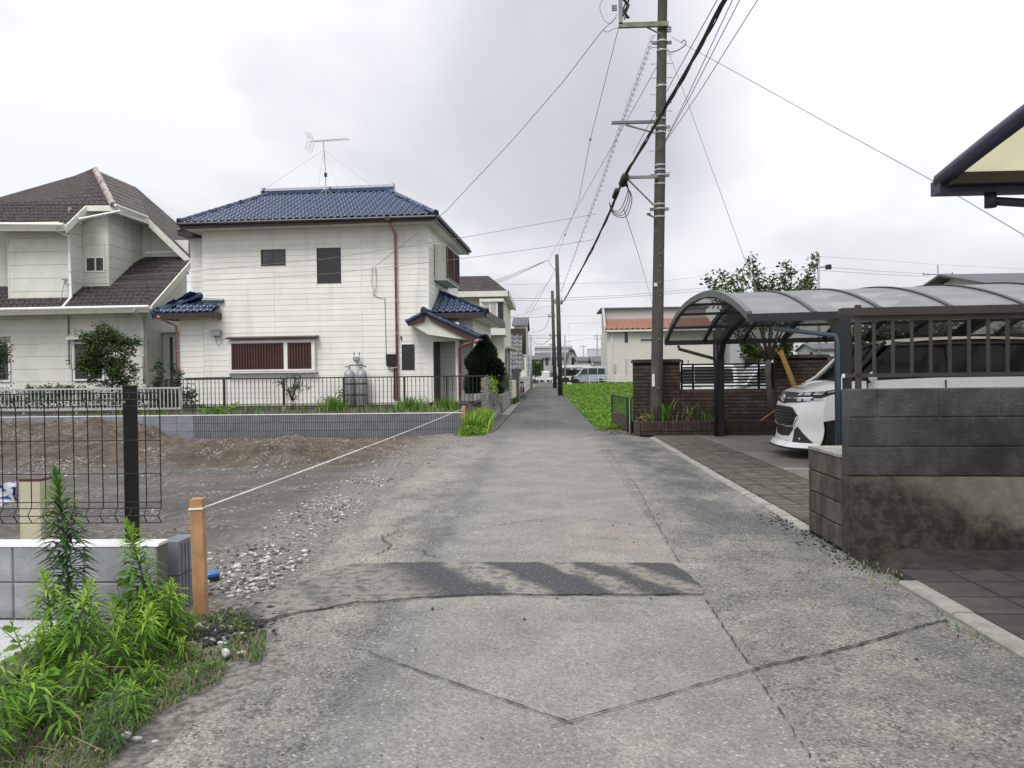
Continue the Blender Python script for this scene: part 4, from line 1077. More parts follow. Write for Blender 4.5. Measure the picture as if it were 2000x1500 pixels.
# pipes
downpipe(hb, [(6.72, -.68, 6.42), (6.74, -.40, 6.22), (6.80, -.09, 6.05), (6.80, -.09, .45)], .045, 'copper_pipe')
MB().box(6.64, 6.80, -.76, -.60, 6.36, 6.48).build('gutter_outlet', M['dark_brown'], hb)
downpipe(hb, [(-1.30, -.62, 3.40), (-1.12, -.35, 3.22), (-.93, -.09, 3.10), (-.92, -.09, .5)], .045, 'copper_pipe')
downpipe(hb, [(9.70, -.80, 2.42), (9.2, -.6, 2.30), (8.93, -.16, 2.20), (8.93, -.16, .42)], .05, 'copper_pipe')
# house electrics
MB().box(6.44, 6.80, -.14, -.018, 1.62, 2.02).box(6.5, 6.72, -.16, -.14, 1.68, 1.96).build('meter_box', M['plastic_black'], hb)
MB().tube([(6.56, -.1, 1.62), (6.56, -.1, 1.54), (6.74, -.1, 1.56), (6.86, -.1, 1.72)], .02, 6).build('conduit', M['galv'], hb)
MB().tube([(6.10, -.03, 4.90), (6.12, -.06, 4.5), (6.10, -.07, 4.2), (6.0, -.04, 4.05), (6.14, -.03, 3.95), (6.40, -.03, 3.9), (6.42, -.03, 1.7)], .010, 5).tube([(5.98, -.02, 4.88), (5.96, -.08, 4.4), (6.06, -.08, 4.1), (6.0, -.04, 4.05)], .007, 5).build('service_cable', M['wire_grey'], hb)
MB().box(.36, .66, -.19, -.018, 2.74, 2.93).box(.34, .7, -.21, -.1, 2.92, 2.95).build('vent_box', M['galv'], hb)
MB().tube([(.66, -.1, 2.72), (.70, -.1, 2.5), (.58, -.1, 2.38), (.50, -.1, 2.5), (.48, -.1, 2.72)], .009, 5).build('vent_cable', M['plastic_black'], hb)
MB().tube([(-.70, -.03, 1.30), (1.0, -.03, 1.31)], .018, 6).build('conduit', M['mortar'], hb)
MB().box(6.92, 6.96, -.05, -.018, 2.5, 2.62).build('bracket', M['plastic_black'], hb)
MB().tube([(6.70, -.04, 1.62), (6.68, -.04, .5)], .03, 6).build('conduit', M['dark_brown'], hb)
# roof antenna
an = thing('television_antenna', 'thin television antenna with guy wires on the blue tiled ridge', 'antenna', (-8.16, 28.6, 8.06))
an.rotation_euler = (0, 0, R(-20))
MB().tube([(0, 0, .22), (-.03, 0, 1.2), (-.10, 0, 2.12)], .018, 6).build('mast', M['galv'], an)
for dx, dy in ((.18, .1), (-.16, .12), (.14, -.2), (-.2, -.16)): MB().tube([(dx, dy, -.12), (dx*.6, dy*.6, .18), (0, 0, .32)], .012, 5).build('leg', M['galv'], an)
MB().box(-.05, .03, -.04, .04, .74, .88).build('booster', M['plastic_black'], an)
bo = MB().tube([(-.72, .05, 2.16), (1.02, -.05, 2.02)], .013, 5).build('boom', M['galv'], an)
for k in range(17):
    x = -.5+k*.095; z = 2.14-.0805*(x+.5); L = .16-.004*k
    MB().tube([(x, -L, z-.012), (x, L, z-.012)], .005, 4).tube([(x, .05, z-.05), (x, -.02, z+.04)], .004, 4).build('element', M['galv'], an)
rf = MB()
for s in (-1, 1):
    for k in range(6): rf.tube([(-.66-.02*k, -.22, 2.15+s*(.06+.055*k)), (-.66-.02*k, .22, 2.15+s*(.06+.055*k))], .004, 4)
    for y in (-.2, 0, .2): rf.tube([(-.66, y, 2.15), (-.78, y, 2.15+s*.36)], .005, 4)
rf.build('reflector', M['galv'], an)
for tgt in ((-2.1, -1.9, -.35), (1.75, -1.6, -.45), (2.2, 1.2, -.2), (-1.6, 1.4, -.1)): MB().tube([(-.07, 0, 1.75), tgt], .0035, 4).build('guy_wire', M['wire_grey'], an)

# gas cylinders
def cylinder(name, x, label):
    t = thing(name, label, 'gas cylinder', (x[0], x[1], .30))
    MB().lathe([(.17, 0), (.185, .03), (.185, 1.02), (.165, 1.12), (.10, 1.19), (.05, 1.21), (0, 1.215)], 20).build('tank', M['gas_grey'], t, True)
    MB().lathe([(.03, 1.2), (.03, 1.27), (.05, 1.28), (.05, 1.31), (.0, 1.315)], 10).build('valve', M['galv'], t)
    for z in (.35, .72): MB().lathe([(.188, z), (.190, z+.02), (.188, z+.04)], 20).build('strap', M['black_metal'], t)
    for a in (-.9, -.2, .5):
        MB().box(-.02, .02, -.004, .004, 1.02, 1.05).build('label', M['plate_white'], t).matrix_basis = Matrix.Rotation(a, 4, 'Z') @ T(0, -.186, -.12)
    return t
hbm = T(-11.760, 26, 0) @ Matrix.Rotation(R(-3), 4, 'Z')
g1 = cylinder('gas_cylinder', hbm @ Vector((5.23, -.32, 0)), 'left one of two grey gas cylinders against the white house')
g2 = cylinder('gas_cylinder', hbm @ Vector((5.64, -.32, 0)), 'right one of two grey gas cylinders against the white house')
rgm = thing('gas_regulator', 'round grey gas meter on the white wall above the cylinders', 'gas meter', hbm @ Vector((5.44, -.12, 0)), -3)
MB().lathe([(.10, 0), (.12, .02), (.12, .08), (.07, .10), (0, .10)], 16).build('meter', M['galv'], rgm).matrix_basis = basis((0, 0, 1.88), (1, 0, 0), (0, 0, 1), (0, -1, 0))
MB().tube([(-.36, -.18, 1.60), (-.20, -.1, 1.66), (0, -.04, 1.66), (0, -.02, 1.8)], .018, 6).tube([(.36, -.18, 1.60), (.2, -.1, 1.66), (0, -.04, 1.66)], .018, 6).tube([(-.08, -.02, 2.0), (-.1, -.02, 2.1)], .015, 6).tube([(.08, -.02, 2.0), (.11, -.02, 2.1)], .015, 6).build('hose', M['plastic_black'], rgm)

# ------------------------------------------------ fence in front of the white house
rf_ = thing('railing_fence', 'dark bronze railing fence on a low wall before the white house', 'fence', (-12.3, 24.3, 0))
LZ = 10.50
MB().box(0, LZ, -.02, .02, 1.235, 1.275).build('rail', M['fence_brown'], rf_); MB().box(0, LZ, -.018, .018, .33, .37).build('rail', M['fence_brown'], rf_)
bar = MB().box(-.009, .009, -.009, .009, .37, 1.235).mesh('bar', M['fence_brown'])
for k in range(80): piece('bar', bar, rf_, T(.09+k*.1302, 0, 0))
pst = MB().box(-.024, .024, -.026, .026, .26, 1.27).mesh('post', M['fence_brown'])
for x in (.02, 1.95, 3.9, 5.85, 7.8, 9.15, LZ-.02): piece('post', pst, rf_, T(x, .03, 0))
MB().box(-.2, LZ+.1, -.07, .07, -.1, .29).build('base_wall', pm('mossy_low_wall', (.055, .055, .042), .9, var=.35, scale=3, bump=.3), rf_)

# white slatted fence of the neighbour
wf = thing('white_slat_fence', 'low white slatted fence before the pale green house on the left', 'fence', (-17.5, 22.6, 0))
sl_ = MB().box(-.013, .013, -.012, .012, .40, 1.0).mesh('slat', M['fence_white'])
WL = 6.55
for k in range(56): piece('slat', sl_, wf, T(.04+k*.1175, 0, 0))
for z in (.98, .36): MB().box(0, WL, -.024, .024, z, z+.05).build('rail', M['fence_white'], wf)
pw = MB().box(-.03, .03, -.03, .03, .2, 1.03).mesh('post', M['fence_white'])
for x in (.03, 1.65, 3.3, 4.95, WL-.03): piece('post', pw, wf, T(x, .055, 0))

# ------------------------------------------------ pale green house with the mossy roofs
ha = thing('shingle_roof_house', 'pale green clapboard house with mossy brown hipped roof', 'house', (0, 0, 0))
YF = 26.5
XA = -20.520
xa0, xa1 = -20.520, -14.030
zl = 3.850
siding(ha, T(0, YF, 0), xa0, xa1, .35, zl+.05, .44, (-16.830,), [(-16.770, -15.570, 1.2, 2.75), (-20.140, -18.980, 1.35, 2.85)], M['siding_a'], th=.012, gap=.008)
MB().box(xa0, xa1-.02, YF+.005, YF+5.5, .2, zl+.1).build('wall', M['siding_a_back'], ha)
siding(ha, T(xa1-.02, YF, 0) @ Matrix.Rotation(R(90), 4, 'Z'), 0, 5.5, .35, zl, .44, (), [], M['siding_a'], th=.012, gap=.008)
MB().prism([(xa1-.03, YF, zl), (xa1-.03, 29.6, zl), (xa1-.03, 29.6, 5.990-.12)], (.03, 0, 0)).build('gable', M['siding_a'], ha)
for nm, x0, x1 in (('window', -16.680, -15.570), ('window', -20.140, -18.980)):
    w = window(ha, T(0, YF, 0), x0, x1, 1.25, 2.62, 'white_paint', 'window_grey', fw=.06, split=(.5,), proud=.06)
    g_ = MB()
    for k in range(-4, 9):
        a = x0+k*.17
        for s in (1, -1):
            p, q = [(a, 1.3), (a+s*1.3, 2.6)]; f0, f1 = 0, 1
            lo, hi = x0+.05, x1-.05
            t0 = (lo-p[0])/(q[0]-p[0]); t1 = (hi-p[0])/(q[0]-p[0]); t0, t1 = min(t0, t1), max(t0, t1); t0, t1 = max(0, t0), min(1, t1)
            if t1 > t0: g_.tube([(p[0]+(q[0]-p[0])*t0, YF-.07, p[1]+(q[1]-p[1])*t0), (p[0]+(q[0]-p[0])*t1, YF-.07, p[1]+(q[1]-p[1])*t1)], .012, 4)
    g_.build('lattice', M['white_paint'], w)
MB().prism([(-16.810, YF-.28, 2.70), (-16.810, YF-.01, 2.86), (-16.810, YF-.01, 2.90), (-16.810, YF-.28, 2.74)], (1.35, 0, 0)).build('window_hood', M['cream_fascia'], ha)
# upper storey: box at front-left
zb = 4.060; zt = 6.660
ux0, ux1 = -19.000, -16.790
MB().box(ux0+.01, ux1-.01, YF+.01, YF+3.2, zb-.6, zt+.15).build('wall', M['siding_a_back'], ha)
siding(ha, T(0, YF, 0), ux0, ux1, zb-.1, zt+.12, .44, (), [], M['siding_a'], th=.012, gap=.008)
siding(ha, T(ux1, YF, 0) @ Matrix.Rotation(R(90), 4, 'Z'), 0, 3.0, zb-.2, zt+.75, .44, (), [], M['siding_a'], th=.012, gap=.008)
MB().box(ux0-.02, ux0+.02, YF-.02, YF+.02, zb-.1, zt).build('corner_trim', M['cream_fascia'], ha); MB().box(ux1-.03, ux1+.02, YF-.025, YF+.02, zb-.1, zt+.1).build('corner_trim', M['cream_fascia'], ha)
# left recess behind
MB().box(-22.070, -20.250, 28.5, 31, 3, 7.15).build('wall', M['siding_a'], ha)
# stair bay with the small window
YB = 27.3
bx0, bx1 = -16.780, -15.810
zbb, zbt = 4.720, 7.600
siding(ha, T(0, YB, 0), bx0, bx1, zbb-.4, zbt-.02, .44, (), [(-16.690, -15.960, 5.190, 5.760)], M['siding_a'], th=.012, gap=.008)
MB().box(bx0, bx1-.01, YB+.004, YB+.049, zbb-.6, zbt-.03).build('wall', M['siding_a_back'], ha)
window(ha, T(0, YB, 0), -16.690, -15.960, 5.190, 5.760, 'white_paint', 'window_grey', split=(.52,), fw=.055)
# wall running back from the stair bay to the gable
siding(ha, T(bx1, YB, 0) @ Matrix.Rotation(R(90), 4, 'Z'), 0, 2.3, zbb-.6, zbt-.16, .44, (), [], M['siding_a'], th=.012, gap=.008)
MB().box(bx0+.02, bx1-.014, YB+.05, 29.9, zbb-.8, zbt-.18).build('wall', M['siding_a_back'], ha)
gz0 = 5.870; 
siding(ha, T(0, 29.6, 0), bx1+.01, -13.940, gz0-.5, gz0+.85, .44, (), [], M['siding_a'], th=.012, gap=.008)
MB().prism([(-15.830, 29.64, gz0+.8), (-14.440, 29.64, gz0+.8), (-15.830, 29.64, 7.650)], (0, .1, 0)).build('wall', M['siding_a'], ha)
# roofs
sh1, sh2, sh3 = MB(), MB(), MB()
shingle_quad(sh1, (-19.95, 25.9, 6.75), (-16.46, 25.9, 6.66), (-16.38, 26.9, 7.53), (-20.7, 26.9, 7.63), 6, 26)
shingle_quad(sh1, (-20.7, 26.9, 7.63), (-15.39, 26.9, 7.53), (-17.89, 30, 9.67), (-19.85, 29, 8.43), 9, 24)
shingle_quad(sh1, (-21.37, 27, 7), (-20.7, 26.9, 7.63), (-19.85, 29, 8.43), (-21.16, 28.8, 7.48), 8, 10)
sh1.build('roof_shingles', M['shingle_brown'], ha, kind='stuff')
MB().face([(-19.99, 25.95, 6.75), (-16.49, 25.95, 6.66), (-16.42, 26.95, 7.53), (-20.74, 26.95, 7.62)]).face([(-20.74, 26.95, 7.62), (-15.42, 26.95, 7.52), (-17.92, 30.05, 9.67), (-19.89, 29.05, 8.42)]).face([(-15.42, 26.95, 7.49), (-15.15, 28.9, 7.44), (-17.83, 33.05, 9.66), (-17.92, 30.05, 9.67)]).face([(-15.15, 28.9, 7.44), (-13.65, 29.4, 5.84), (-16.72, 36.05, 7.97), (-17.83, 33.05, 9.66)]).build('roof', M['shingle_brown'], ha)
shingle_quad(sh2, (-15.37, 26.9, 7.49), (-15.1, 28.8, 7.46), (-17.83, 33, 9.69), (-17.87, 30, 9.67), 9, 9)
shingle_quad(sh2, (-15.1, 28.8, 7.46), (-13.61, 29.3, 5.86), (-16.7, 36, 8.01), (-17.83, 33, 9.69), 9, 12)
sh2.build('roof_shingles', M['shingle_tan'], ha, kind='stuff')
ridge(ha, (-17.79, 29.9, 9.65), (-15.33, 26.8, 7.53), .10, pm('worn_red_ridge', (.36, .32, .29), .85, var=.4, scale=7, stain=((.10, .025, .022), .85, 3)), seg=.28, ends=False)
ridge(ha, (-17.89, 30, 9.67), (-19.85, 29, 8.43), .07, M['shingle_tan'], seg=.5, ends=False)
shingle_quad(sh3, (-19.93, 25.8, 3.76), (-13.47, 25.8, 3.8), (-14.54, 27.4, 4.72), (-21.15, 27.4, 4.76), 6, 34)
shingle_quad(sh3, (-16.6, 26.6, 4.23), (-13.59, 26.6, 4.21), (-13.7, 29.5, 6.05), (-15.64, 29.5, 6.07), 10, 18)
shingle_quad(sh3, (-13.47, 25.8, 3.8), (-13.47, 25.8, 3.8), (-13.7, 29.5, 6.05), (-15.64, 29.5, 6.07), 12, 8)
sh3.build('roof_shingles', M['shingle_brown'], ha, kind='stuff')
MB().face([(-19.97, 25.85, 3.75), (-13.5, 25.85, 3.78), (-13.74, 29.6, 6.01), (-15.69, 29.6, 6.04), (-16.75, 27.4, 4.68), (-21.15, 27.4, 4.76)]).build('roof', M['shingle_brown'], ha)
# fascias and gutters
fc = MB()
def strip(mb, a, b, h, t=.05, up=.02):
    a, b = Vector(a), Vector(b); z = Vector((0, 0, 1)); d = (b-a).normalized(); s = d.cross(z).normalized()*t
    mb.hexa([a-z*h, b-z*h, b-z*h-s, a-z*h-s, a+z*up, b+z*up, b+z*up-s, a+z*up-s])
strip(fc, (-19.91, 25.85, 6.72), (-16.43, 25.85, 6.64), .22)
strip(fc, (-16.43, 25.85, 6.62), (-16.34, 26.85, 7.49), .26)
strip(fc, (-16.34, 26.85, 7.5), (-15.34, 26.85, 7.48), .18)
strip(fc, (-15.34, 26.85, 7.46), (-15.08, 28.75, 7.41), .20)
strip(fc, (-15.08, 28.75, 7.41), (-13.58, 29.25, 5.79), .30)
strip(fc, (-19.89, 25.75, 3.74), (-13.43, 25.75, 3.77), .20)
strip(fc, (-13.43, 25.75, 3.77), (-13.65, 29.4, 5.96), .26)
fc.build('fascia', M['cream_fascia'], ha)
MB().box(-20.290, -16.750, 25.9, YF, zt+.06, zt+.10).build('soffit', M['cream_fascia'], ha)
MB().face([(-16.43, 25.85, 6.49), (-16.34, 26.85, 7.36), (-15.34, 26.85, 7.34), (-16.17, 28.3, 7.66), (-17.22, 28.3, 7.67), (-16.67, 26.5, 6.75)]).face([(-15.34, 26.85, 7.32), (-15.08, 28.75, 7.25), (-15.67, 29.6, 7.33), (-16.28, 28.3, 7.47)]).build('soffit', M['cream_fascia'], ha)
MB().face([(-19.92, 25.78, 3.54), (-13.45, 25.78, 3.58), (xa1, YF, zl+.02), (xa0, YF, zl+.02)]).build('soffit', M['cream_fascia'], ha)
MB().tube([(-19.83, 25.75, 6.72), (-16.49, 25.75, 6.62)], .06, 8).tube([(-19.82, 25.65, 3.73), (-13.5, 25.65, 3.75)], .06, 8).tube([(-15.2, 26.7, 7.48), (-15.04, 28.6, 7.43)], .05, 8).tube([(-16.33, 26.4, 6.94), (-15.02, 26.7, 7.26)], .045, 8).build('gutter', M['white_paint'], ha)
downpipe(ha, [(-16.76, 25.75, 6.64), (-16.81, 25.9, 6.46), (-16.72, 26.35, 6.33), (-16.72, 26.4, 6.01), (-16.68, 26.4, 4.21), (-16.61, 25.8, 3.78)], .05, 'white_paint')
downpipe(ha, [(-13.99, 25.65, 3.7), (-14.05, 25.8, 3.58), (-14.14, 26.4, 3.41), (-14.13, 26.4, 3.09), (-14.09, 26.4, 1.11)], .05, 'white_paint')
downpipe(ha, [(-16.83, 26.45, 3.53), (-16.84, 26.45, 2.05), (-16.85, 26.45, 1.94)], .022, 'wire_grey')
MB().tube([(-16.92, 26.4, 1.97), (-16.78, 26.4, 1.97), (-16.78, 26.4, 1.85), (-16.89, 26.4, 1.85)], .02, 6).build('bracket', M['plastic_black'], ha)
MB().tube([(-16.67, 26.45, 3.11), (-16.65, 26.45, 1.68)], .06, 8).build('vent_pipe', M['siding_a'], ha)
MB().tube([(-16.98, 26.4, 4.83), (-16.77, 26.3, 4.81), (-16.84, 26.3, 4.7)], .035, 6).tube([(-16.88, 26.35, 4.71), (-17, 26.35, 4.21), (-16.97, 26.1, 3.83)], .012, 5).build('service_bracket', M['galv'], ha)
# side porch in the gap between the two houses
gp_ = thing('side_porch', 'small white enclosed porch in the gap between the two houses', 'porch', (-13.81, 27.6, 1.37))
MB().box(-.2, .45, 0, .9, -.6, 1.55).build('wall', M['white_wall'], gp_); MB().box(.06, .16, -.02, .0, -.5, 1.45).build('door', M['dark_wall'], gp_); MB().box(-.25, .5, -.1, .95, 1.56, 1.62).build('roof', M['grey_wall'], gp_)
o = MB().lathe([(.0, -.1), (.08, -.06), (.1, 0), (.08, .06), (0, .1)], 12).build('wall_lamp', M['plastic_black'], label='small dark round lamp on the side wall of the green house', category='lamp'); o['category'] = 'lamp'; o.location = (-14.33, 28, 3)


# ================================================================== RIGHT SIDE
RZ0 = .02
sheet('driveway', [(3.06, 5.9), (14, 5.4), (14, 16.7), (3.06, 16.7)], .012, None or (lambda: (lambda m: m)(pm('stained_driveway_concrete', (.165, .152, .132), .8, var=.22, scale=1.1, stain=((.055, .05, .045), .75, .8), bump=.25, bscale=150, streak=((.08, .075, .065), .5, 2))))())
sheet('planter_bed', [(1.86, 15.70), (14, 15.3), (14, 16.9), (1.86, 16.9)], .24, M['soil'])
pv = MB().box(2.13, 3.06, 6.16, 15.6, -.3, .004).build('paver_strip', M['paver_joint'], kind='structure')
pm_ = chamfer_block(.222, .052, .102, .006)
pmesh = MB(); pmesh.hexa([(.004, .004, 0), (.222, .004, 0), (.222, .104, 0), (.004, .104, 0), (.008, .008, .02), (.218, .008, .02), (.218, .100, .02), (.008, .100, .02)])
pmesh = pmesh.mesh('paver', M['paver'])
cnt = 0; rest = MB()
for r in range(85):
    for c in range(4):
        y = 6.2+r*.11; x = 2.135+c*.227
        if x+.22 > 3.07: continue
        if cnt < 296: piece('paver', pmesh, pv, T(x, y, .003+random.uniform(-.002, .003)))
        else: rest.hexa([(x, y, 0), (x+.22, y, 0), (x+.22, y+.1, 0), (x, y+.1, 0), (x+.004, y+.004, .022), (x+.216, y+.004, .022), (x+.216, y+.096, .022), (x+.004, y+.096, .022)])
        cnt += 1
rest.build('paver', M['paver'], pv, kind='stuff')
ex = MB().box(3.0, 3.055, 6.1, 15.6, -.1, .020).build('drain_edge', M['kerb'], pv)
ex = MB().box(3.06, 5.6, 10.05, 10.09, -.1, .017).build('expansion_joint', M['slab'], pv)
# kerbs: L-shaped units along the road
def kerb_run(name, x, y0, y1, L, w, h, m):
    k = MB().box(x+.005, x+w-.005, y0, y1, -.3, -.02).build(name, M['mortar'], kind='structure')
    me = MB(); me.prism([(0, .004, -.05), (w, .004, -.05), (w, .004, h), (.012, .004, h), (0, .004, h-.012)], (0, L-.008, 0)); me = me.mesh('kerb_stone', m)
    n = int((y1-y0)/L)
    for i in range(n): piece('kerb_stone', me, k, T(x+random.uniform(-.004, .004), y0+i*L, random.uniform(-.004, .004)))
kerb_run('kerb', 2.06, 2.2, 4.95, .6, .11, .035, M['kerb'])
kerb_run('kerb', 2.02, 6.15, 15.6, .6, .10, .022, M['kerb'])
# near pavement
pn = MB().box(2.17, 6.5, 1.8, 4.9, -.3, .004).build('pavement', M['paver_joint'], kind='structure')
pme = MB(); pme.hexa([(.004, .004, 0), (.296, .004, 0), (.296, .296, 0), (.004, .296, 0), (.010, .010, .022), (.290, .010, .022), (.290, .290, .022), (.010, .290, .022)]); pme = pme.mesh('paving_slab', M['paver_dark'])
for i in range(9):
    for j in range(10): piece('paving_slab', pme, pn, T(2.18+.3*i, 1.9+.3*j, .002+random.uniform(-.003, .003)))
# silt washed over the slabs at the foot of the wall
sgx, sgy = np.linspace(2.12, 7, 60), np.linspace(4.45, 5.6, 30)
def silt(x, y): return .022+.03*sstep(4.55, 5.3, y-.04*(x-2)+.12*fbm(x, y, 2.2, 4)) - .05*(1-sstep(4.5, 4.95, y+.22*fbm(x, y, 2.4, 5))) + .008*fbm(x, y, 9, 3) - .14*(1-sstep(2.12, 2.40, x))
V = np.array([(x, y, silt(float(x), float(y))) for x in sgx for y in sgy]); ii, jj = np.meshgrid(np.arange(59), np.arange(29), indexing='ij'); a = (ii*30+jj).ravel()
np_obj('silt', V, np.stack([a, a+30, a+31, a+1], 1), pm('damp_mossy_silt', (.026, .023, .02), .95, var=.5, scale=9, bump=.6, bscale=50, stain=((.05, .055, .02), .6, 3)), smooth=True, kind='structure')

# ---- old block wall with bronze railing
ow = thing('old_block_wall', 'soot stained concrete block wall carrying a bronze railing on the right', 'wall', (2.065, 5.36, 0), -3.5)
def wall_foot():
    m, nt, b = new_mat('stained_concrete_footing'); t = NT(nt); p = t.pos()
    sp = t.node('ShaderNodeSeparateXYZ'); t.l.new(p, sp.inputs[0])
    n = t.noise(p, 3.2, 7, .68, dist=.4); n2 = t.noise(p, 14, 5, .7)
    c = t.mix(t.ramp(n2, .3, .7), (.19, .175, .145, 1), (.26, .24, .20, 1))
    hgt = t.math('ADD', t.math('ADD', t.math('SUBTRACT', sp.outputs[2], .64), t.math('MULTIPLY', t.math('SUBTRACT', sp.outputs[0], 2.0), .42)), t.math('MULTIPLY', t.math('SUBTRACT', n, .5), .75))
    alg = t.ramp(hgt, -.12, .18, 1, 0)
    c = t.mix(t.math('MULTIPLY', t.ramp(sp.outputs[0], 2.4, 3.3, .75, .0), t.ramp(n, .35, .6)), c, (.05, .046, .04, 1))
    c = t.mix(alg, c, t.mix(t.ramp(n2, .4, .65), (.022, .018, .015, 1), (.06, .052, .042, 1)))
    t.l.new(c, b.inputs['Base Color']); b.inputs['Roughness'].default_value = .95; t.bump(b, n2, .5, .01); return m
MB().box(.0, 6, -.004, .14, -.2, .545).build('footing', wall_foot(), ow)
MB().box(.004, 6, .006, .128, .55, 1.146).build('mortar_core', M['old_block'], ow)
bmesh2 = chamfer_block(.393, .193, .134, .006).mesh('block', M['old_block'])
for r in range(3):
    off = -.2 if r % 2 == 0 else 0.
    for k in range(14):
        x = off+k*.40+.003
        if x < 0:
            h2 = chamfer_block(.193, .193, .134, .006).mesh('block', M['old_block']); piece('block', h2, ow, T(.003, 0, .552+r*.2)); continue
        piece('block', bmesh2, ow, T(x, 0, .552+r*.2))
rl = thing('bronze_railing', 'bronze metal railing with square bars on top of the stained wall', 'railing', (2.065, 5.36, 1.15), -3.5)
MB().box(.075, .11, .045, .08, -.005, .575).build('post', M['rail_bronze'], rl)
MB().box(-.02, 5, .03, .10, .50, .555).box(-.03, -.02, .035, .095, .505, .55).build('top_rail', M['rail_bronze'], rl)
MB().box(.0, 5, .045, .085, .075, .10).build('bottom_rail', M['rail_bronze'], rl)
MB().box(.095, 5, .05, .08, .465, .50).build('rail_lip', M['rail_bronze'], rl)
MB().box(-.012, .0, .05, .08, .075, .10).build('end_cap', M['plate_white'], rl)
bar = MB().box(-.009, .009, -.009, .009, .10, .466).mesh('bar', M['rail_bronze'])
for k in range(26): piece('bar', bar, rl, T(.20+k*.124, .065, 0))
for x in (2.1, 4.1): MB().box(x, x+.04, .045, .085, -.005, .50).build('post', M['rail_bronze'], rl)
# low brick planter at the wall's end
lb = thing('brick_planter', 'low worn red brown block planter at the end of the stained wall', 'planter', (2.075, 5.51, 0))
MB().box(.012, .62, .0, .65, -.1, .655).build('core', M['brick_mortar'], lb)
bb = chamfer_block(.124, .156, .03, .007).mesh('brick', M['old_brick'])
for r in range(4):
    for k in range(5):
        piece('brick', bb, lb, basis((.0, .003+.13*(k+1), .012+r*.163), (0, -1, 0), (1, 0, 0), (0, 0, 1)))
        piece('brick', bb, lb, basis((.62-.126*k, .653, .012+r*.163), (-1, 0, 0), (0, -1, 0), (0, 0, 1)))
MB().box(-.006, .63, -.0, .662, .66, .682).build('coping', M['kerb'], lb)

# ---- brown brick boundary wall, slatted fence panels, planter
bw_ = thing('brick_wall', 'brown brick boundary wall with tall piers behind the carport', 'wall', (1.87, 16.55, 0), -2)
bk = chamfer_block(.218, .064, .10, .004).mesh('brick', M['brick']); bkh = chamfer_block(.106, .064, .10, .004).mesh('brick', M['brick'])
segs = [(0, 1.0, 1.50), (1.0, 2.98, .92), (2.98, 4.06, 1.56), (4.06, 7.0, .92)]
cnt = 0; rest = MB()
core = MB()
for (a, b_, h) in segs:
    core.box(a+.006, b_-.006, .012, .20, -.1, h-.002)
    rows = int(h/.0755)
    for r in range(rows):
        if r*.0755 < .0: continue
        z = .004+r*.0755; x = a; first = r % 2
        while x < b_-.02:
            w = .11 if first else .222; first = 0
            if x+w > b_+.01: w = b_-x
            if w < .05: break
            vis = z > .22 and b_ < 6
            if vis and cnt < 298:
                if abs(w-.222) < .012: piece('brick', bk, bw_, T(x+.002, 0, z))
                else:
                    piece('brick', chamfer_block(w-.004, .064, .10, .004).mesh('brick', M['brick']) if abs(w-.11) > .004 else bkh, bw_, T(x+.002, 0, z))
                cnt += 1
            else:
                i = len(rest.v); t_ = chamfer_block(w-.004, .064, .10, .004); rest.v += [(p[0]+x+.002, p[1], p[2]+z) for p in t_.v]; rest.f += [[q+i for q in f] for f in t_.f]; rest.m += t_.m
            x += w
core.build('mortar_core', M['brick_mortar'], bw_); rest.build('brick', M['brick'], bw_, kind='stuff')
for (a, b_, h) in (segs[0], segs[2]):
    MB().prism([(a-.03, -.03, h), (b_+.03, -.03, h), (b_+.03, .23, h), (a-.03, .23, h)], (0, 0, .05)).prism([(a-.01, -.01, h+.05), (b_+.01, -.01, h+.05), (b_+.01, .21, h+.05), (a-.01, .21, h+.05)], (0, 0, .02)).build('coping', M['brick'], bw_)
for x in (3.35, 3.75): MB().lathe([(.025, 0), (.025, .05), (0, .06)], 8, (x, .1, 1.63)).build('bolt', M['plastic_black'], bw_)
def slat_fence(label, x0, x1, posts):
    t = thing('slat_fence', label, 'fence', (1.87, 16.55, 0), -2)
    me = MB().box(x0, x1, .07, .09, -.018, .018).mesh('slat', M['black_metal'])
    for k in range(8): piece('slat', me, t, T(0, 0, .985+k*.066))
    for x in posts: MB().box(x-.02, x+.02, .09, .13, .90, 1.47).build('post', M['black_metal'], t)
    return t
slat_fence('black horizontal slat fence on the brick wall between its two piers', 1.02, 2.96, (1.04, 1.28, 2.66, 2.94))
slat_fence('black horizontal slat fence on the brick wall right of the second pier', 4.1, 6.98, (4.12, 5.0, 6.0))
pl_ = thing('brick_planter', 'long low brown brick planter bed between carport post and pole', 'planter', (1.83, 15.62, 0), -1.5)
MB().box(.01, 3.4, .012, .09, -.1, .285).build('mortar_core', M['brick_mortar'], pl_)
sb_ = chamfer_block(.066, .20, .07, .004).mesh('brick', M['brick'])
for k in range(48): piece('brick', sb_, pl_, T(.0+k*.0705, 0, .095))
sb2 = chamfer_block(.218, .064, .07, .004).mesh('brick', M['brick'])
for k in range(15): piece('brick', sb2, pl_, T(k*.2235, 0, .02))
MB().box(-.02, .06, -.03, .5, -.1, .30).build('end_pier', M['brick'], pl_)

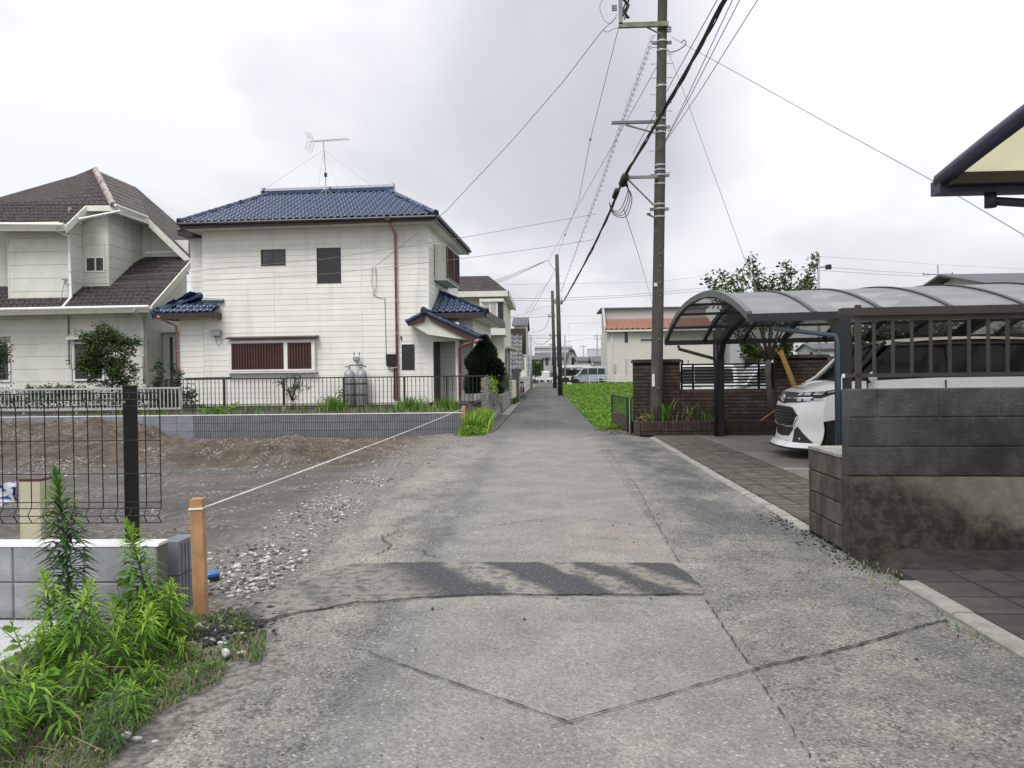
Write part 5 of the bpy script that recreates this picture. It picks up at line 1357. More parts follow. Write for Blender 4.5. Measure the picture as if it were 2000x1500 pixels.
# ---- curved carport over the driveway
cpj = thing('carport', 'curved translucent carport over the white car with charcoal frame', 'carport', (2.42, 9.25, 0), 0)
AX = Vector((math.cos(R(-10.5)), math.sin(R(-10.5)), 0))
ZN, ZF, RISE = 1.950, 1.910, .53
WID = 15.55-9.25
def arch(s, u, dz=0.):
    """s across (0 near eave .. 1 far eave), u metres along the roof"""
    q = abs(2*s-1)
    z = ZN+(ZF-ZN)*s + RISE*(1-q**2.3)
    return Vector((0, s*WID, z+dz)) + AX*u
NS = 24; LEN = 7.9; BAY = .74
ss = [i/NS for i in range(NS+1)]
def carport_panel():
    m, nt, b = new_mat('smoked_polycarbonate'); t = NT(nt)
    b.inputs['Base Color'].default_value = (.36, .37, .38, 1); b.inputs['Roughness'].default_value = .28
    tr = t.node('ShaderNodeBsdfTransparent'); tr.inputs[0].default_value = (.66, .66, .64, 1)
    mx = t.node('ShaderNodeMixShader')
    n = t.ramp(t.noise(t.pos(), 3, 5, .6), .3, .7, .46, .56); t.l.new(n, mx.inputs[0])
    t.l.new(b.outputs[0], mx.inputs[1]); t.l.new(tr.outputs[0], mx.inputs[2]); t.l.new(mx.outputs[0], nt.nodes['Material Output'].inputs[0]); return m
mpan = carport_panel()
nb = int(LEN/BAY)
for k in range(nb):
    u0, u1 = k*BAY+.025, (k+1)*BAY-.025
    MB().grid(lambda s, u: arch(s, u), ss, [u0, u1]).build('roof_panel', mpan, cpj, True)
def arch_bar(u, w, h, mat, name, dz=0., s0=0., s1=1.):
    mb = MB(); P_ = [s0+(s1-s0)*i/NS for i in range(NS+1)]
    for a, b_ in zip(P_[:-1], P_[1:]):
        p, q = arch(a, u), arch(b_, u); o = AX*(w/2); z = Vector((0, 0, 1))
        mb.hexa([p-o+z*dz, p+o+z*dz, q+o+z*dz, q-o+z*dz, p-o+z*(dz+h), p+o+z*(dz+h), q+o+z*(dz+h), q-o+z*(dz+h)])
    return mb.build(name, M[mat], cpj)
arch_bar(0, .07, .09, 'carport_arch', 'end_arch', -.045)
for k in range(1, nb+1): arch_bar(k*BAY, .05, .07, 'carport_dark', 'rafter', -.05)
for s in (.12, .26, .40, .60, .74, .88):
    mb = MB(); z = Vector((0, 0, 1))
    p, q = arch(s, 0), arch(s, nb*BAY); o = Vector((0, .03, 0))
    mb.hexa([p-o-z*.055, q-o-z*.055, q+o-z*.055, p+o-z*.055, p-o-z*.012, q-o-z*.012, q+o-z*.012, p+o-z*.012]); mb.build('purlin', M['carport_dark'], cpj)
for s, nm in ((0, 'gutter'), (1, 'gutter')):
    p, q = arch(s, -.02), arch(s, nb*BAY); o = Vector((0, .06, 0)); z = Vector((0, 0, 1))
    MB().hexa([p-o-z*.08, q-o-z*.08, q+o-z*.08, p+o-z*.08, p-o+z*.01, q-o+z*.01, q+o+z*.01, p+o+z*.01]).build(nm, M['carport_dark'], cpj)
for u, lab in ((1.04, 0), (5.2, 1)):
    # arched beam on its two posts
    mb = MB(); P_ = [i/NS for i in range(NS+1)]; z = Vector((0, 0, 1)); o = AX*.055
    for a, b_ in zip(P_[:-1], P_[1:]):
        p, q = arch(a, u, -.20), arch(b_, u, -.20)
        mb.hexa([p-o, p+o, q+o, q-o, p-o+z*.15, p+o+z*.15, q+o+z*.15, q-o+z*.15])
    mb.build('arch_beam', M['carport_dark'], cpj)
    for s in (0, 1):
        b_ = arch(s, u, 0); y = b_.y+(.0 if s == 0 else -.0)
        pb = MB().prism([(b_.x-.07, y-.075, -.05), (b_.x+.07, y-.075, -.05), (b_.x+.07, y+.075, -.05), (b_.x-.07, y+.075, -.05)], (0, 0, b_.z-.02)).build('post', M['carport_dark'], cpj)
        d = .30 if s == 0 else -.30
        MB().prism([(b_.x-.055, y, b_.z-.45), (b_.x-.055, y+d, b_.z-.10), (b_.x-.055, y+d, b_.z-.0), (b_.x-.055, y, b_.z-.06)], (.11, 0, 0)).build('bracket', M['carport_dark'], cpj)
# drain pipes
f0 = arch(1, .25); fp = arch(1, 1.04)
MB().tube([f0-Vector((0, 0, .1)), f0-Vector((0, .02, .16)), (fp.x-.14, fp.y-.06, f0.z-.36), (fp.x-.11, fp.y-.09, f0.z-.42), (fp.x-.11, fp.y-.10, .02)], .032, 8).build('drainpipe', M['carport_dark'], cpj, True)
n0 = arch(0, .30); np_ = arch(0, 1.04)
MB().tube([n0-Vector((0, 0, .1)), n0-Vector((0, -.02, .17)), (np_.x-.12, np_.y-.09, n0.z-.27), (np_.x-.10, np_.y-.11, n0.z-.34), (np_.x-.10, np_.y-.11, .02)], .025, 8).build('drainpipe', M['carport_blue'], cpj, True)
MB().box(np_.x-.055, np_.x-.045, np_.y-.09, np_.y-.08, 1.05, 1.2).build('sticker', M['plate_white'], cpj)

# ---- second carport corner overhead on the right
c2 = thing('carport', 'navy framed carport corner with yellowed roof sheet at upper right', 'carport', (2.14, 4.25, 2.29))
ZR = lambda s: .25*(1-(1-s)**2.0)
def yellow_sheet():
    m, nt, b = new_mat('yellowed_roof_sheet'); t = NT(nt)
    n = t.noise(t.pos(), 2.5, 4); c = t.mix(t.ramp(n, .3, .7), (.52, .50, .33, 1), (.60, .58, .42, 1))
    t.l.new(c, b.inputs['Base Color']); tl = t.node('ShaderNodeBsdfTranslucent'); t.l.new(c, tl.inputs[0])
    mx = t.node('ShaderNodeMixShader'); mx.inputs[0].default_value = .62; t.l.new(b.outputs[0], mx.inputs[1]); t.l.new(tl.outputs[0], mx.inputs[2]); t.l.new(mx.outputs[0], nt.nodes['Material Output'].inputs[0]); return m
arcp = [(-2.9*s, ZR(s)) for s in np.linspace(0, 1, 13)]
MB().grid(lambda a, x: (x, a*-2.9, ZR(a)+.01), np.linspace(0, 1, 13), [.03, 4.5]).build('roof_sheet', yellow_sheet(), c2, True)
MB().tube([(0, y, z) for y, z in arcp], .042, 10).build('end_arch', M['navy_frame'], c2, True)
for x in (1.2, 2.4, 3.6): MB().tube([(x, y, z-.02) for y, z in arcp], .03, 8).build('rafter', M['navy_frame'], c2, True)
MB().box(-.03, 4.5, -.05, .05, -.075, -.0).build('gutter', M['navy_frame'], c2)
MB().box(.0, 4.5, -.12, -.05, -.045, .015).build('purlin', M['dark_brown'], c2)
MB().tube([(.26, 0, -.07), (.26, 0, -.15)], .03, 10).tube([(.27, -.0, -.115), (1.9, .04, -.24), (3, .06, -.4)], .024, 8).build('drainpipe', M['navy_frame'], c2, True)
for y in (-.02, -2.85): MB().box(3.0, 3.1, y-.05, y+.05, -2.3, ZR(-y/2.9)-.03).build('post', M['navy_frame'], c2)

# ================================================================== PARKED CARS
def wheel(par, x, y, r, w, side):
    m = basis((x, y, r), (1, 0, 0), (0, 0, 1), (0, -1, 0)) if side < 0 else basis((x, y, r), (1, 0, 0), (0, 0, -1), (0, 1, 0))
    t = MB().lathe([(r*.62, -w), (r*.96, -w), (r, -w*.8), (r, -w*.15), (r*.95, 0), (r*.62, 0), (r*.6, -w*.1)], 24).build('wheel', M['tyre'], par, True); t.matrix_basis = m
    rb_ = MB().lathe([(r*.62, -.005), (r*.58, -.03), (r*.2, -.02), (0, -.015)], 24)
    for k in range(7):
        a = k*6.283/7; c, s = math.cos(a), math.sin(a)
        rb_.hexa([(c*.03-s*.025, s*.03+c*.025, -.03), (c*.03+s*.025, s*.03-c*.025, -.03), (c*r*.58+s*.03, s*r*.58-c*.03, -.03), (c*r*.58-s*.03, s*r*.58+c*.03, -.03), (c*.03-s*.025, s*.03+c*.025, .0), (c*.03+s*.025, s*.03-c*.025, .0), (c*r*.58+s*.03, s*r*.58-c*.03, -.004), (c*r*.58-s*.03, s*r*.58+c*.03, -.004)])
    rb_.build('rim', M['rim'], t)
car = thing('parked_car', 'white compact minivan with black lattice grille parked under the curved carport', 'car', (3.54, 11.80, .02), -1.5)
HW = .835
def nose_x(z, y):
    prof = [(.12, .06), (.20, .00), (.30, .03), (.42, .05), (.58, .03), (.72, .04), (.80, .07), (.90, .10), (.96, .16), (1.0, .26)]
    zs_, xs_ = zip(*prof); q = abs(y)/HW
    return float(np.interp(z, zs_, xs_)) + .10*q**2 + .38*max(0, q-.55)**2/.2025*.62
def side_y(z, x):
    w = HW*np.interp(z, [.15, .3, .6, .85, 1.0, 1.12], [.955, .985, 1.0, .99, .965, .93])
    return float(w*(1-.02*max(0, (x-2.6))**2))
# front face
fb = MB()
zs_ = [.16, .2, .25, .3, .36, .42, .5, .58, .66, .72, .78, .82, .86, .90, .94, .97, 1.0]
ysn = np.linspace(-1, 1, 33)
fb.grid(lambda z, q: (nose_x(z, q*HW), q*side_y(z, .3), z), zs_, ysn)
# sides with wheel arch
def arch_cut(x, z, xc): return (x-xc)**2+(z-.30)**2 < .335**2
for sgn in (-1, 1):
    xs_ = [nose_x(.6, HW)] + list(np.arange(.56, 3.67, .042)); zz = [.18, .22, .26, .30, .34, .38, .42, .46, .50, .54, .58, .62, .66, .72, .8, .88, .96, 1.04, 1.10]
    i0 = len(fb.v); nz_ = len(zz)
    for i, x in enumerate(xs_):
        for z in zz:
            xx = x if i else nose_x(min(z, 1.0), HW)
            zt_ = z if z < 1.0 else z+.045*sstep(.5, 2.2, x)-(.09 if i == 0 else .05*(1-sstep(.45, .8, x)))
            for xc in (.74, 3.05):
                dx_, dz_ = xx-xc, zt_-.30; dd_ = math.hypot(dx_, dz_)
                if .28 < dd_ < .335: xx, zt_ = xc+dx_*.335/dd_, .30+dz_*.335/dd_
            fb.v.append((xx, sgn*side_y(z, x), zt_))
    for i in range(len(xs_)-1):
        for j in range(nz_-1):
            a = i0+i*nz_+j
            if any(min(math.hypot(fb.v[q][0]-.74, fb.v[q][2]-.30), math.hypot(fb.v[q][0]-3.05, fb.v[q][2]-.30)) < .333 for q in (a, a+1, a+nz_, a+nz_+1)): continue
            f = [a, a+nz_, a+nz_+1, a+1]; fb.f.append(f if sgn < 0 else f[::-1]); fb.m.append(0)
# bonnet
def hood(u, q):
    x0 = nose_x(1.0, q*HW); x = x0+(.74-x0)*u; z = 1.0+.115*math.sin(u*1.45)/math.sin(1.45)-.055*abs(q)**3*(1) + .012*(1-abs(q))
    return (x, q*side_y(1.0, .3)*(1-.03*u), z)
fb.grid(hood, np.linspace(0, 1, 9), ysn)
# tail
fb.grid(lambda z, q: (3.66+.04*(1-q*q)-.05*max(0, z-1.0), q*side_y(min(z, 1.1), 3.5), z), [.2, .5, .8, 1.1, 1.5, 1.68], np.linspace(-1, 1, 9))
body = fb.build('body', M['car_white'], car, True)
def strip_patch(name, ys_, zt_, zb_, off, mat, par=None, n=24, thick=None):
    """panel on the nose between an upper and a lower outline"""
    a, b_ = ys_[0], ys_[-1]; Y_ = np.linspace(a, b_, n); mb = MB(); rows_ = 5
    def fn(y, f):
        t0, t1 = np.interp(y, ys_, zb_), np.interp(y, ys_, zt_); z = t0+(t1-t0)*f
        return (nose_x(z, y*HW)-off, y*side_y(z, .3), z)
    mb.grid(fn, Y_, np.linspace(0, 1, rows_)); 
    return mb.build(name, M[mat], par or body, True)
strip_patch('upper_grille', [-.80, -.5, 0, .5, .80], [.93, .945, .95, .945, .93], [.86, .80, .775, .80, .86], .006, 'plastic_black')
strip_patch('chrome_bar', [-.86, -.5, 0, .5, .86], [.885, .872, .868, .872, .885], [.868, .856, .852, .856, .868], .016, 'chrome')
for s in (-1, 1):
    hp = strip_patch('headlight', [s*.52, s*.75, s*.92, s*1.0] if s > 0 else [-1.0, -.92, -.75, -.52], ([.945, .955, .965, .975] if s > 0 else [.975, .965, .955, .945]), ([.80, .815, .85, .90] if s > 0 else [.90, .85, .815, .80]), .012, 'plastic_black')
    for k, (z0, z1) in enumerate(((.905, .945), (.825, .86))):
        for q in range(3):
            y0 = .58+q*.135+.03*k; a_ = [s*y0, s*(y0+.10)] if s > 0 else [s*(y0+.10), s*y0]
            strip_patch('lamp', a_, [z1+.004*q]*2, [z0+.006*q]*2, .020, 'lamp_glass', hp, 5)
    # headlamp tail wrapping onto the wing
    mb = MB(); yy_ = s*side_y(.9, .4)*1.004
    x0_ = nose_x(.9, HW)
    mb.face([(x0_-.02, yy_, .90), (x0_-.02, yy_, .975), (x0_+.34, s*side_y(.98, .7)*1.004, 1.025), (x0_+.20, s*side_y(.95, .6)*1.004, .955)]); mb.build('headlight_tail', M['plastic_black'], body)
    mb = MB(); mb.face([(x0_+.0, yy_*1.003, .935), (x0_+.0, yy_*1.003, .965), (x0_+.24, s*side_y(.98, .7)*1.008, 1.002), (x0_+.20, s*side_y(.95, .6)*1.008, .985)]); mb.build('lamp', M['lamp_glass'], body)
# emblem: three nested ellipses
eb = MB()
def ell(cy, cz, ry, rz, r, n=20):
    pts = [(nose_x(.86, 0)-.035, cy+ry*math.cos(2*math.pi*i/n), cz+rz*math.sin(2*math.pi*i/n)) for i in range(n+1)]
    eb.tube(pts, r, 6, False)
ell(0, .862, .085, .060, .008); ell(0, .880, .045, .026, .006); ell(0, .860, .024, .055, .006)
eb.build('emblem', M['chrome'], body, True)
strip_patch('lower_grille', [-.68, -.54, -.40, 0, .40, .54, .68], [.62, .725, .735, .74, .735, .725, .62], [.59, .47, .445, .44, .445, .47, .59], .006, 'plastic_black')
lt = MB()
for k in range(-9, 10):
    for s in (1, -1):
        p = []
        for q in range(7):
            f = q/6; z = .48+.22*f; y = k*.065+s*(f-.5)*.16
            if abs(y) < .55-.3*abs(f-.5): p.append((nose_x(z, y)-.016, y, z))
        if len(p) > 2: lt.tube(p, .006, 4)
lt.build('lattice', pm('grille_lattice', (.022, .022, .024), .35), body)
sr = [(-.57, .60), (-.45, .46), (-.15, .435), (-.06, .46), (0, .445), (.06, .46), (.15, .435), (.45, .46), (.57, .60)]
MB().tube([(nose_x(z, y)-.015, y, z) for y, z in sr], .011, 6).build('grille_trim', M['chrome'], body, True)
strip_patch('lower_intake', [-.50, -.38, 0, .38, .50], [.44, .44, .43, .44, .44], [.40, .31, .29, .31, .40], .006, 'plastic_black')
for s in (-1, 1):
    mb = MB(); 
    tri = [(.60, .215), (.93, .235), (.66, .46), (.57, .40)]
    pts = [(nose_x(z, y*HW)-.012, s*y*side_y(z, .3), z) for y, z in tri]
    n_ = 6; 
    def fn(a, b_):
        p0 = np.array(tri[0])*(1-a)+np.array(tri[1])*a; p1 = np.array(tri[3])*(1-a)+np.array(tri[2])*a; p = p0*(1-b_)+p1*b_
        return (nose_x(p[1], p[0]*HW)-.012, s*p[0]*side_y(p[1], .3), p[1])
    mb.grid(fn, np.linspace(0, 1, 6), np.linspace(0, 1, 6)); ft = mb.build('fog_recess', M['plastic_black'], body, True)
    MB().lathe([(.018, 0), (.014, .012), (0, .016)], 10).build('fog_lamp', M['lamp_glass'], ft).matrix_basis = basis((nose_x(.28, .74*HW)-.014, s*.74*HW, .285), (0, 1, 0), (0, 0, 1), (-1, 0, 0))
# spoiler lip
lipn = MB(); yl = np.linspace(-1.0, 1.0, 25)
lipn.grid(lambda q, f: (nose_x(.2, q*HW)-.075*(1-f)*(1-.4*q*q)-.01, q*(side_y(.2, .3)+.015), .20-.05*(1-f)+.03*f), yl, np.linspace(0, 1, 4)); lipn.build('front_lip', M['car_white'], body, True)
MB().tube([(nose_x(.2, q*HW)-.075*(1-.4*q*q), q*(side_y(.2, .3)+.012), .145) for q in yl], .016, 6).build('lip_trim', M['plastic_black'], body, True)
# underside and wheel wells
MB().box(.44, 3.6, -.74, .74, .17, .35).box(.42, 1.08, -.80, .80, .18, .66).box(2.72, 3.38, -.80, .80, .18, .66).build('underbody', M['plastic_black'], car)
for x in (.74, 3.05):
    for s in (-1, 1): wheel(car, x, s*.825, .29, .19, s)
# cabin
def cab_y(z, x): return float(np.interp(z, [1.05, 1.3, 1.6, 1.72], [.79, .745, .665, .60])*(1-.012*max(0, x-2.4)))
def roof_z(x): return float(np.interp(x, [1.28, 1.5, 2.0, 2.6, 3.3, 3.6], [1.655, 1.70, 1.735, 1.74, 1.72, 1.68]))
rfm = MB()
rxs = [1.26, 1.32, 1.42, 1.6, 1.9, 2.3, 2.7, 3.1, 3.4, 3.6]
rfm.grid(lambda x, q: (x-(.05*(1-q*q) if x < 1.3 else 0), q*(cab_y(1.66, x)+.02), roof_z(x)-.055*abs(q)**3.5), rxs, np.linspace(-1, 1, 17)); rfm.build('roof', M['car_roof'], car, True)
wsn = MB(); wsn.grid(lambda f, q: (.70+.56*f-.10*(1-q*q)*(1-f)-.05*(1-q*q)*f, q*(.735-.07*f), 1.075+.575*f+.02*(1-q*q)), np.linspace(0, 1, 6), np.linspace(-1, 1, 13)); wsn.build('windscreen', M['windscreen'], car, True)
for s in (-1, 1):
    MB().tube([(.62, s*.775, 1.07), (.78, s*.760, 1.16), (1.28, s*.672, 1.655)], [.022, .028, .03], 6).build('pillar', M['car_white'] if s > 0 else M['plastic_black'], car, True)
    cabs = MB()
    def gl(x0, x1, z0, z1, off=0.): return [(x0, s*(cab_y(z0, x0)+off), z0), (x1, s*(cab_y(z0, x1)+off), z0), (x1, s*(cab_y(z1, x1)+off), z1), (x0, s*(cab_y(z1, x0)+off), z1)]
    bl = MB(); pts = [(.80, 1.12), (3.62, 1.14), (3.58, 1.66), (1.42, 1.66)]
    bl.face([(x, s*(cab_y(z, x)), z) for x, z in pts]); bl.build('side_glass_surround', M['plastic_black'], car)
    for nm, q in (('side_window', [(1.02, 1.14), (1.98, 1.14), (1.98, 1.575), (1.36, 1.575)]), ('side_window', [(2.10, 1.14), (2.86, 1.14), (2.86, 1.585), (2.10, 1.585)]), ('side_window', [(2.95, 1.16), (3.48, 1.18), (3.45, 1.585), (2.95, 1.585)])):
        MB().face([(x, s*(cab_y(z, x)+.006), z) for x, z in q]).build(nm, M['black_window'], car)
    MB().tube([(1.06, s*(cab_y(1.3, 1)-.03), 1.26), (1.42, s*(cab_y(1.58, 1.4)+.016), 1.60), (1.9, s*(cab_y(1.6, 2)+.016), 1.615), (3.4, s*(cab_y(1.6, 3.4)+.016), 1.62)], [.012, .02, .022, .02], 6).build('window_visor', M['frame_dark'], car, True)
    mr = MB(); mr.grid(lambda a, b_: (1.02+.055*math.sin(a)*math.cos(b_), s*(.90+.10*math.sin(a)*math.sin(b_)), 1.165+.075*math.cos(a)), np.linspace(.01, 3.13, 9), np.linspace(0, 6.283, 13)); mr.build('wing_mirror', M['car_white'], car, True)
    MB().tube([(1.0, s*.79, 1.10), (1.02, s*.86, 1.12)], .028, 6).build('mirror_stalk', M['plastic_black'], car)
    for xh in (1.80, 2.62): MB().tube([(xh-.09, s*(side_y(1.0, xh)+.012), 1.0), (xh, s*(side_y(1.0, xh)+.035), 1.005), (xh+.09, s*(side_y(1.0, xh)+.012), 1.0)], .018, 6).build('door_handle', M['car_white'], car, True)
    for xd in (.98, 2.04): MB().box(xd-.004, xd+.004, min(s*.70, s*.83), max(s*.70, s*.83), .95, 1.11).build('door_gap', M['plastic_black'], car)
MB().box(1.0, 3.5, -.72, .72, .6, 1.02).box(.74, 1.02, -.72, .72, .9, 1.10).build('dashboard', M['plastic_black'], car)
for y in (-.36, .36):
    MB().box(1.75, 1.92, y-.23, y+.23, 1.0, 1.35).box(1.80, 1.90, y-.12, y+.12, 1.36, 1.53).build('seat', M['dark_brown'], car)
MB().tube([(1.12+.06*math.sin(t_), .36+.18*math.cos(t_), 1.17+.17*math.sin(t_)) for t_ in np.linspace(0, 6.283, 20)], .016, 6, False).build('steering_wheel', M['plastic_black'], car, True)
MB().box(3.60, 3.66, -.6, .6, 1.15, 1.62).build('rear_window', M['black_window'], car)
MB().tube([(.66, -.5, 1.115), (.70, .1, 1.125)], .010, 5).build('wiper', M['plastic_black'], car)

def small_van(label, loc, rz, mat, L=3.4, dark=False):
    t = thing('parked_van', label, 'van', loc, rz)
    side = [(0, .28), (0, .62), (.10, .82), (.62, .98), (1.12, 1.60), (1.35, 1.70), (3.1, 1.72), (3.36, 1.60), (3.4, .9), (3.4, .28)]
    bm_ = bmesh.new(); W = .74
    def ring(y, s): return [bm_.verts.new((x, y*(1-.14*max(0, z-.95)/.75), z)) for x, z in side]
    r0 = ring(-W, 1); r1 = ring(W, 1); bm_.faces.new(r0); bm_.faces.new(r1[::-1])
    for i in range(len(side)):
        j = (i+1) % len(side); bm_.faces.new([r0[j], r0[i], r1[i], r1[j]])
    bmesh.ops.recalc_face_normals(bm_, faces=bm_.faces[:])
    me = bpy.data.meshes.new('body'); bm_.to_mesh(me); bm_.free(); me.materials.append(mat); b_ = bpy.data.objects.new('body', me); link(b_, t)
    md = b_.modifiers.new('bevel', 'BEVEL'); md.width = .06; md.segments = 3
    def yy(z, s): return s*(W*(1-.14*max(0, z-.95)/.75)+.006)
    for s in (-1, 1):
        for q in ([(.86, 1.02), (1.62, 1.02), (1.62, 1.55), (1.22, 1.55)], [(1.70, 1.02), (2.50, 1.02), (2.50, 1.56), (1.70, 1.56)], [(2.58, 1.02), (3.22, 1.04), (3.18, 1.54), (2.58, 1.56)]):
            MB().face([(x, yy(z, s), z) for x, z in q]).build('side_window', M['black_window'], t)
        for x in (1.66, 2.54): MB().box(x-.006, x+.006, min(s*.70, s*.748), max(s*.70, s*.748), .35, 1.0).build('door_gap', M['plastic_black'], t)
        for x in (1.50, 1.85): MB().box(x-.07, x+.07, min(s*.73, s*.765), max(s*.73, s*.765), .90, .93).build('door_handle', mat, t)
        MB().box(.86, .98, min(s*.74, s*.92), max(s*.74, s*.92), 1.02, 1.18).build('wing_mirror', mat, t)
        MB().box(-.01, .12, min(s*.45, s*.72), max(s*.45, s*.72), .66, .82).build('headlight', M['lamp_glass'], t)
        for x in (.58, 2.80): wheel(t, x, s*.745, .27, .16, s)
        for x in (.58, 2.80): MB().lathe([(.31, 0), (.31, .012), (0, .012)], 20).build('wheel_arch', M['plastic_black'], t).matrix_basis = basis((x, s*.735, .30), (1, 0, 0), (0, 0, 1), (0, s, 0))
    MB().face([(.66, -.62, 1.04), (.66, .62, 1.04), (1.10, .58, 1.56), (1.10, -.58, 1.56)]).build('windscreen', M['black_window'], t)
    MB().box(-.012, .01, -.5, .5, .42, .60).build('grille', M['plastic_black'], t); MB().box(-.02, .0, -.17, .17, .44, .54).build('number_plate', M['plate_white'], t)
    return t
small_van('pale teal small van parked facing left beyond the weedy field', (2.44, 77.99, 0.24)+(.24,) if False else (2.35, 72, .24), -8, M['van_teal'])
small_van('dark van parked behind the pale teal van', (4.6, 75.2, .24), 6, M['dark_wall'])
small_van('white car at the far end of the alley', (-1.6, 127, .1), -60, M['white_wall'])


# ================================================================== FIELD
def field_h(x, y): return .02+.24*sstep(24, 66, y)+.07*fbm(x, y, .22, 4)*sstep(1.1, 2.2, x)-.10*(1-sstep(1.0, 1.7, x))
fx, fy = np.concatenate([np.arange(1.05, 6, .3), np.arange(6, 62, 2.)]), np.arange(16.95, 69, .8)
V = np.array([(x, y, field_h(float(x), float(y))) for x in fx for y in fy]); n_ = len(fy); ii, jj = np.meshgrid(np.arange(len(fx)-1), np.arange(n_-1), indexing='ij'); a = (ii*n_+jj).ravel()
np_obj('field', V, np.stack([a, a+n_, a+n_+1, a+1], 1), pm('field_soil', (.045, .075, .018), .95, var=.35, scale=1.5), smooth=True, kind='structure')
P_ = []
while len(P_) < 42000:
    y = 17.2+51*random.random()**1.7; w = (y*.16 if y < 30 else y*.22)
    x = 1.12+random.random()*max(2.2, min(w, 13)); 
    if y > 20 and x > .31*y+1: continue
    d = fbm(x, y, .9, 3); hgt = .06+.20*max(0, .35+d)
    if d < -.28 and random.random() < .6: continue
    if x < 1.35: hgt *= .6
    P_.append((x, y, field_h(x, y)+hgt*random.random()+.01))
P_ = np.array(P_); D = rng.normal(size=(len(P_), 3)); D[:, 2] = abs(D[:, 2])*.6
sz = .055+.0017*(P_[:, 1]-17)
V, F = leaf_quads(P_, sz, rng, D=D, aspect=.62)
np_obj('field_weeds', V, F, [M['leaf_field'], M['leaf_young'], M['leaf_weed']], None, np.tile(rng.choice(3, len(P_), p=[.5, .22, .28]), 2), kind='stuff')
tp = [(c[0]+random.gauss(0, .35), c[1]+random.gauss(0, .6)) for c in [(random.uniform(1.4, 9), random.uniform(18, 62)) for _ in range(60)] for _ in range(40)]
blades('field_weeds', [(x, y, field_h(x, y)) for x, y in tp if x > 1.2 and y > 17.1], .28, .010, [M['grass'], M['leaf_field']], 21, spread=.5)
# grass clump at the end of the ribbed wall and the strip above it
gp = [(random.uniform(-1.86, -1.50)+.25*abs(random.gauss(0, .35))*(y < 20), y, -.0) for y in rng.uniform(16.4, 20.6, 1500)]
gp = [(x, y, -.01) for x, y, z in gp if x < -1.2]
blades('grass', gp, .42, .012, [M['leaf_field'], M['grass'], M['leaf_young']], 22, spread=.7)
gp = [(random.uniform(-1.85, -1.30), random.uniform(15.95, 17.6)) for _ in range(1300)]
V, F = leaf_quads([(x, y, .02+.20*random.random()*(1-abs(x+1.62)*1.6)) for x, y in gp], .06, rng, aspect=.5); np_obj('ground_cover', V, F, [M['leaf_field'], M['leaf_young']], None, np.tile(rng.integers(0, 2, len(gp)), 2), kind='stuff')
gp = []
for _ in range(2600):
    x = random.uniform(-13, -1.9); y = random.uniform(17.75, 24.0)
    if fbm(x, y, .7, 3) > -.15: gp.append((x, y, .25))
blades('garden_grass', gp, .20, .010, [M['leaf_weed'], M['leaf_bluegreen'], M['dry']], 23, spread=.8)
broad_plant((-8.0, 18.3, .26), 160, .55, .42, .11, 31, 'bright green leafy bush on the soil above the ribbed wall', mats=M['leaf_field'], name='leafy_bush', cat='bush', aspect=.6)
for k, (x, lab) in enumerate(((-4.05, 'tall grass tuft before the railing fence near the gas cylinders'), (-3.0, 'tall grass tuft before the railing fence below the porch door'), (-6.3, 'dark tall grass tuft left of the gas cylinders'))):
    rg_ = np.random.default_rng(60+k); t = thing('grass_tuft', lab, 'grass tuft', (x, 22.6, .26))
    blades('leaves', np.stack([rg_.normal(0, .22, 160), rg_.normal(0, .2, 160), np.zeros(160)], 1), .42, .013, [M['leaf_field'], M['leaf_weed']], 70+k, parent=t)

# ================================================================== SHRUBS AND TREES
def shrub(name, label, cat, base, clumps, size, mat, limbs, seed, bark='bark', aspect=.5, group=None, lr=.02, droop=0.):
    t = thing(name, label, cat, base, 0, group); rg = np.random.default_rng(seed)
    mb = MB()
    for path, r in limbs: mb.tube(path, [r*(1-.75*i/(len(path)-1)) for i in range(len(path))], 6)
    mb.build('trunk', M[bark], t, True)
    P = ellip_points(clumps, rg)
    V, F = leaf_quads(P, size, rg, droop, aspect)
    np_obj('crown', V, F, M[mat] if isinstance(mat, str) else [M[q] for q in mat], t, None if isinstance(mat, str) else np.tile(rg.integers(0, len(mat), len(P)), 2), kind='stuff')
    return t
def rand_clumps(n, c, r, cr, cnt, rg, flat=1.):
    out = []
    for _ in range(n):
        d = rg.normal(size=3); d /= np.linalg.norm(d); q = np.array(c)+d*np.array(r)*rg.random()**.4
        out.append((tuple(q), (cr*(.7+.6*rg.random()),)*2+(cr*flat*(.7+.6*rg.random()),), cnt))
    return out
rg = np.random.default_rng(5)
B0 = (-13.77, 23.8, 0.89)
def limbs_to(cl, h0, r):
    out = [([(0, 0, 0), (.03, .02, h0*.6), (0, 0, h0)], r)]
    for (c, rr, n) in cl: out.append(([(0, 0, h0*.55), (c[0]*.5, c[1]*.5, h0*.5+c[2]*.45), c], r*.45))
    return out
cl = rand_clumps(60, (0, 0, 1.12), (1.1, .5, 1.05), .27, 150, rg, .7)
shrub('garden_shrub', 'large dark green shrub before the lattice window of the green house', 'shrub', B0, cl, .085, ('leaf_dark', 'leaf_mid'), limbs_to(cl[:9], .8, .04), 11)
cl = rand_clumps(10, (0, 0, 1.1), (.35, .4, .6), .26, 150, rg, .8)
shrub('garden_shrub', 'dark shrub at the left edge over the lattice window', 'shrub', (-17.56, 23.8, 0.94), cl, .085, 'leaf_dark', limbs_to(cl[:6], .8, .04), 12)
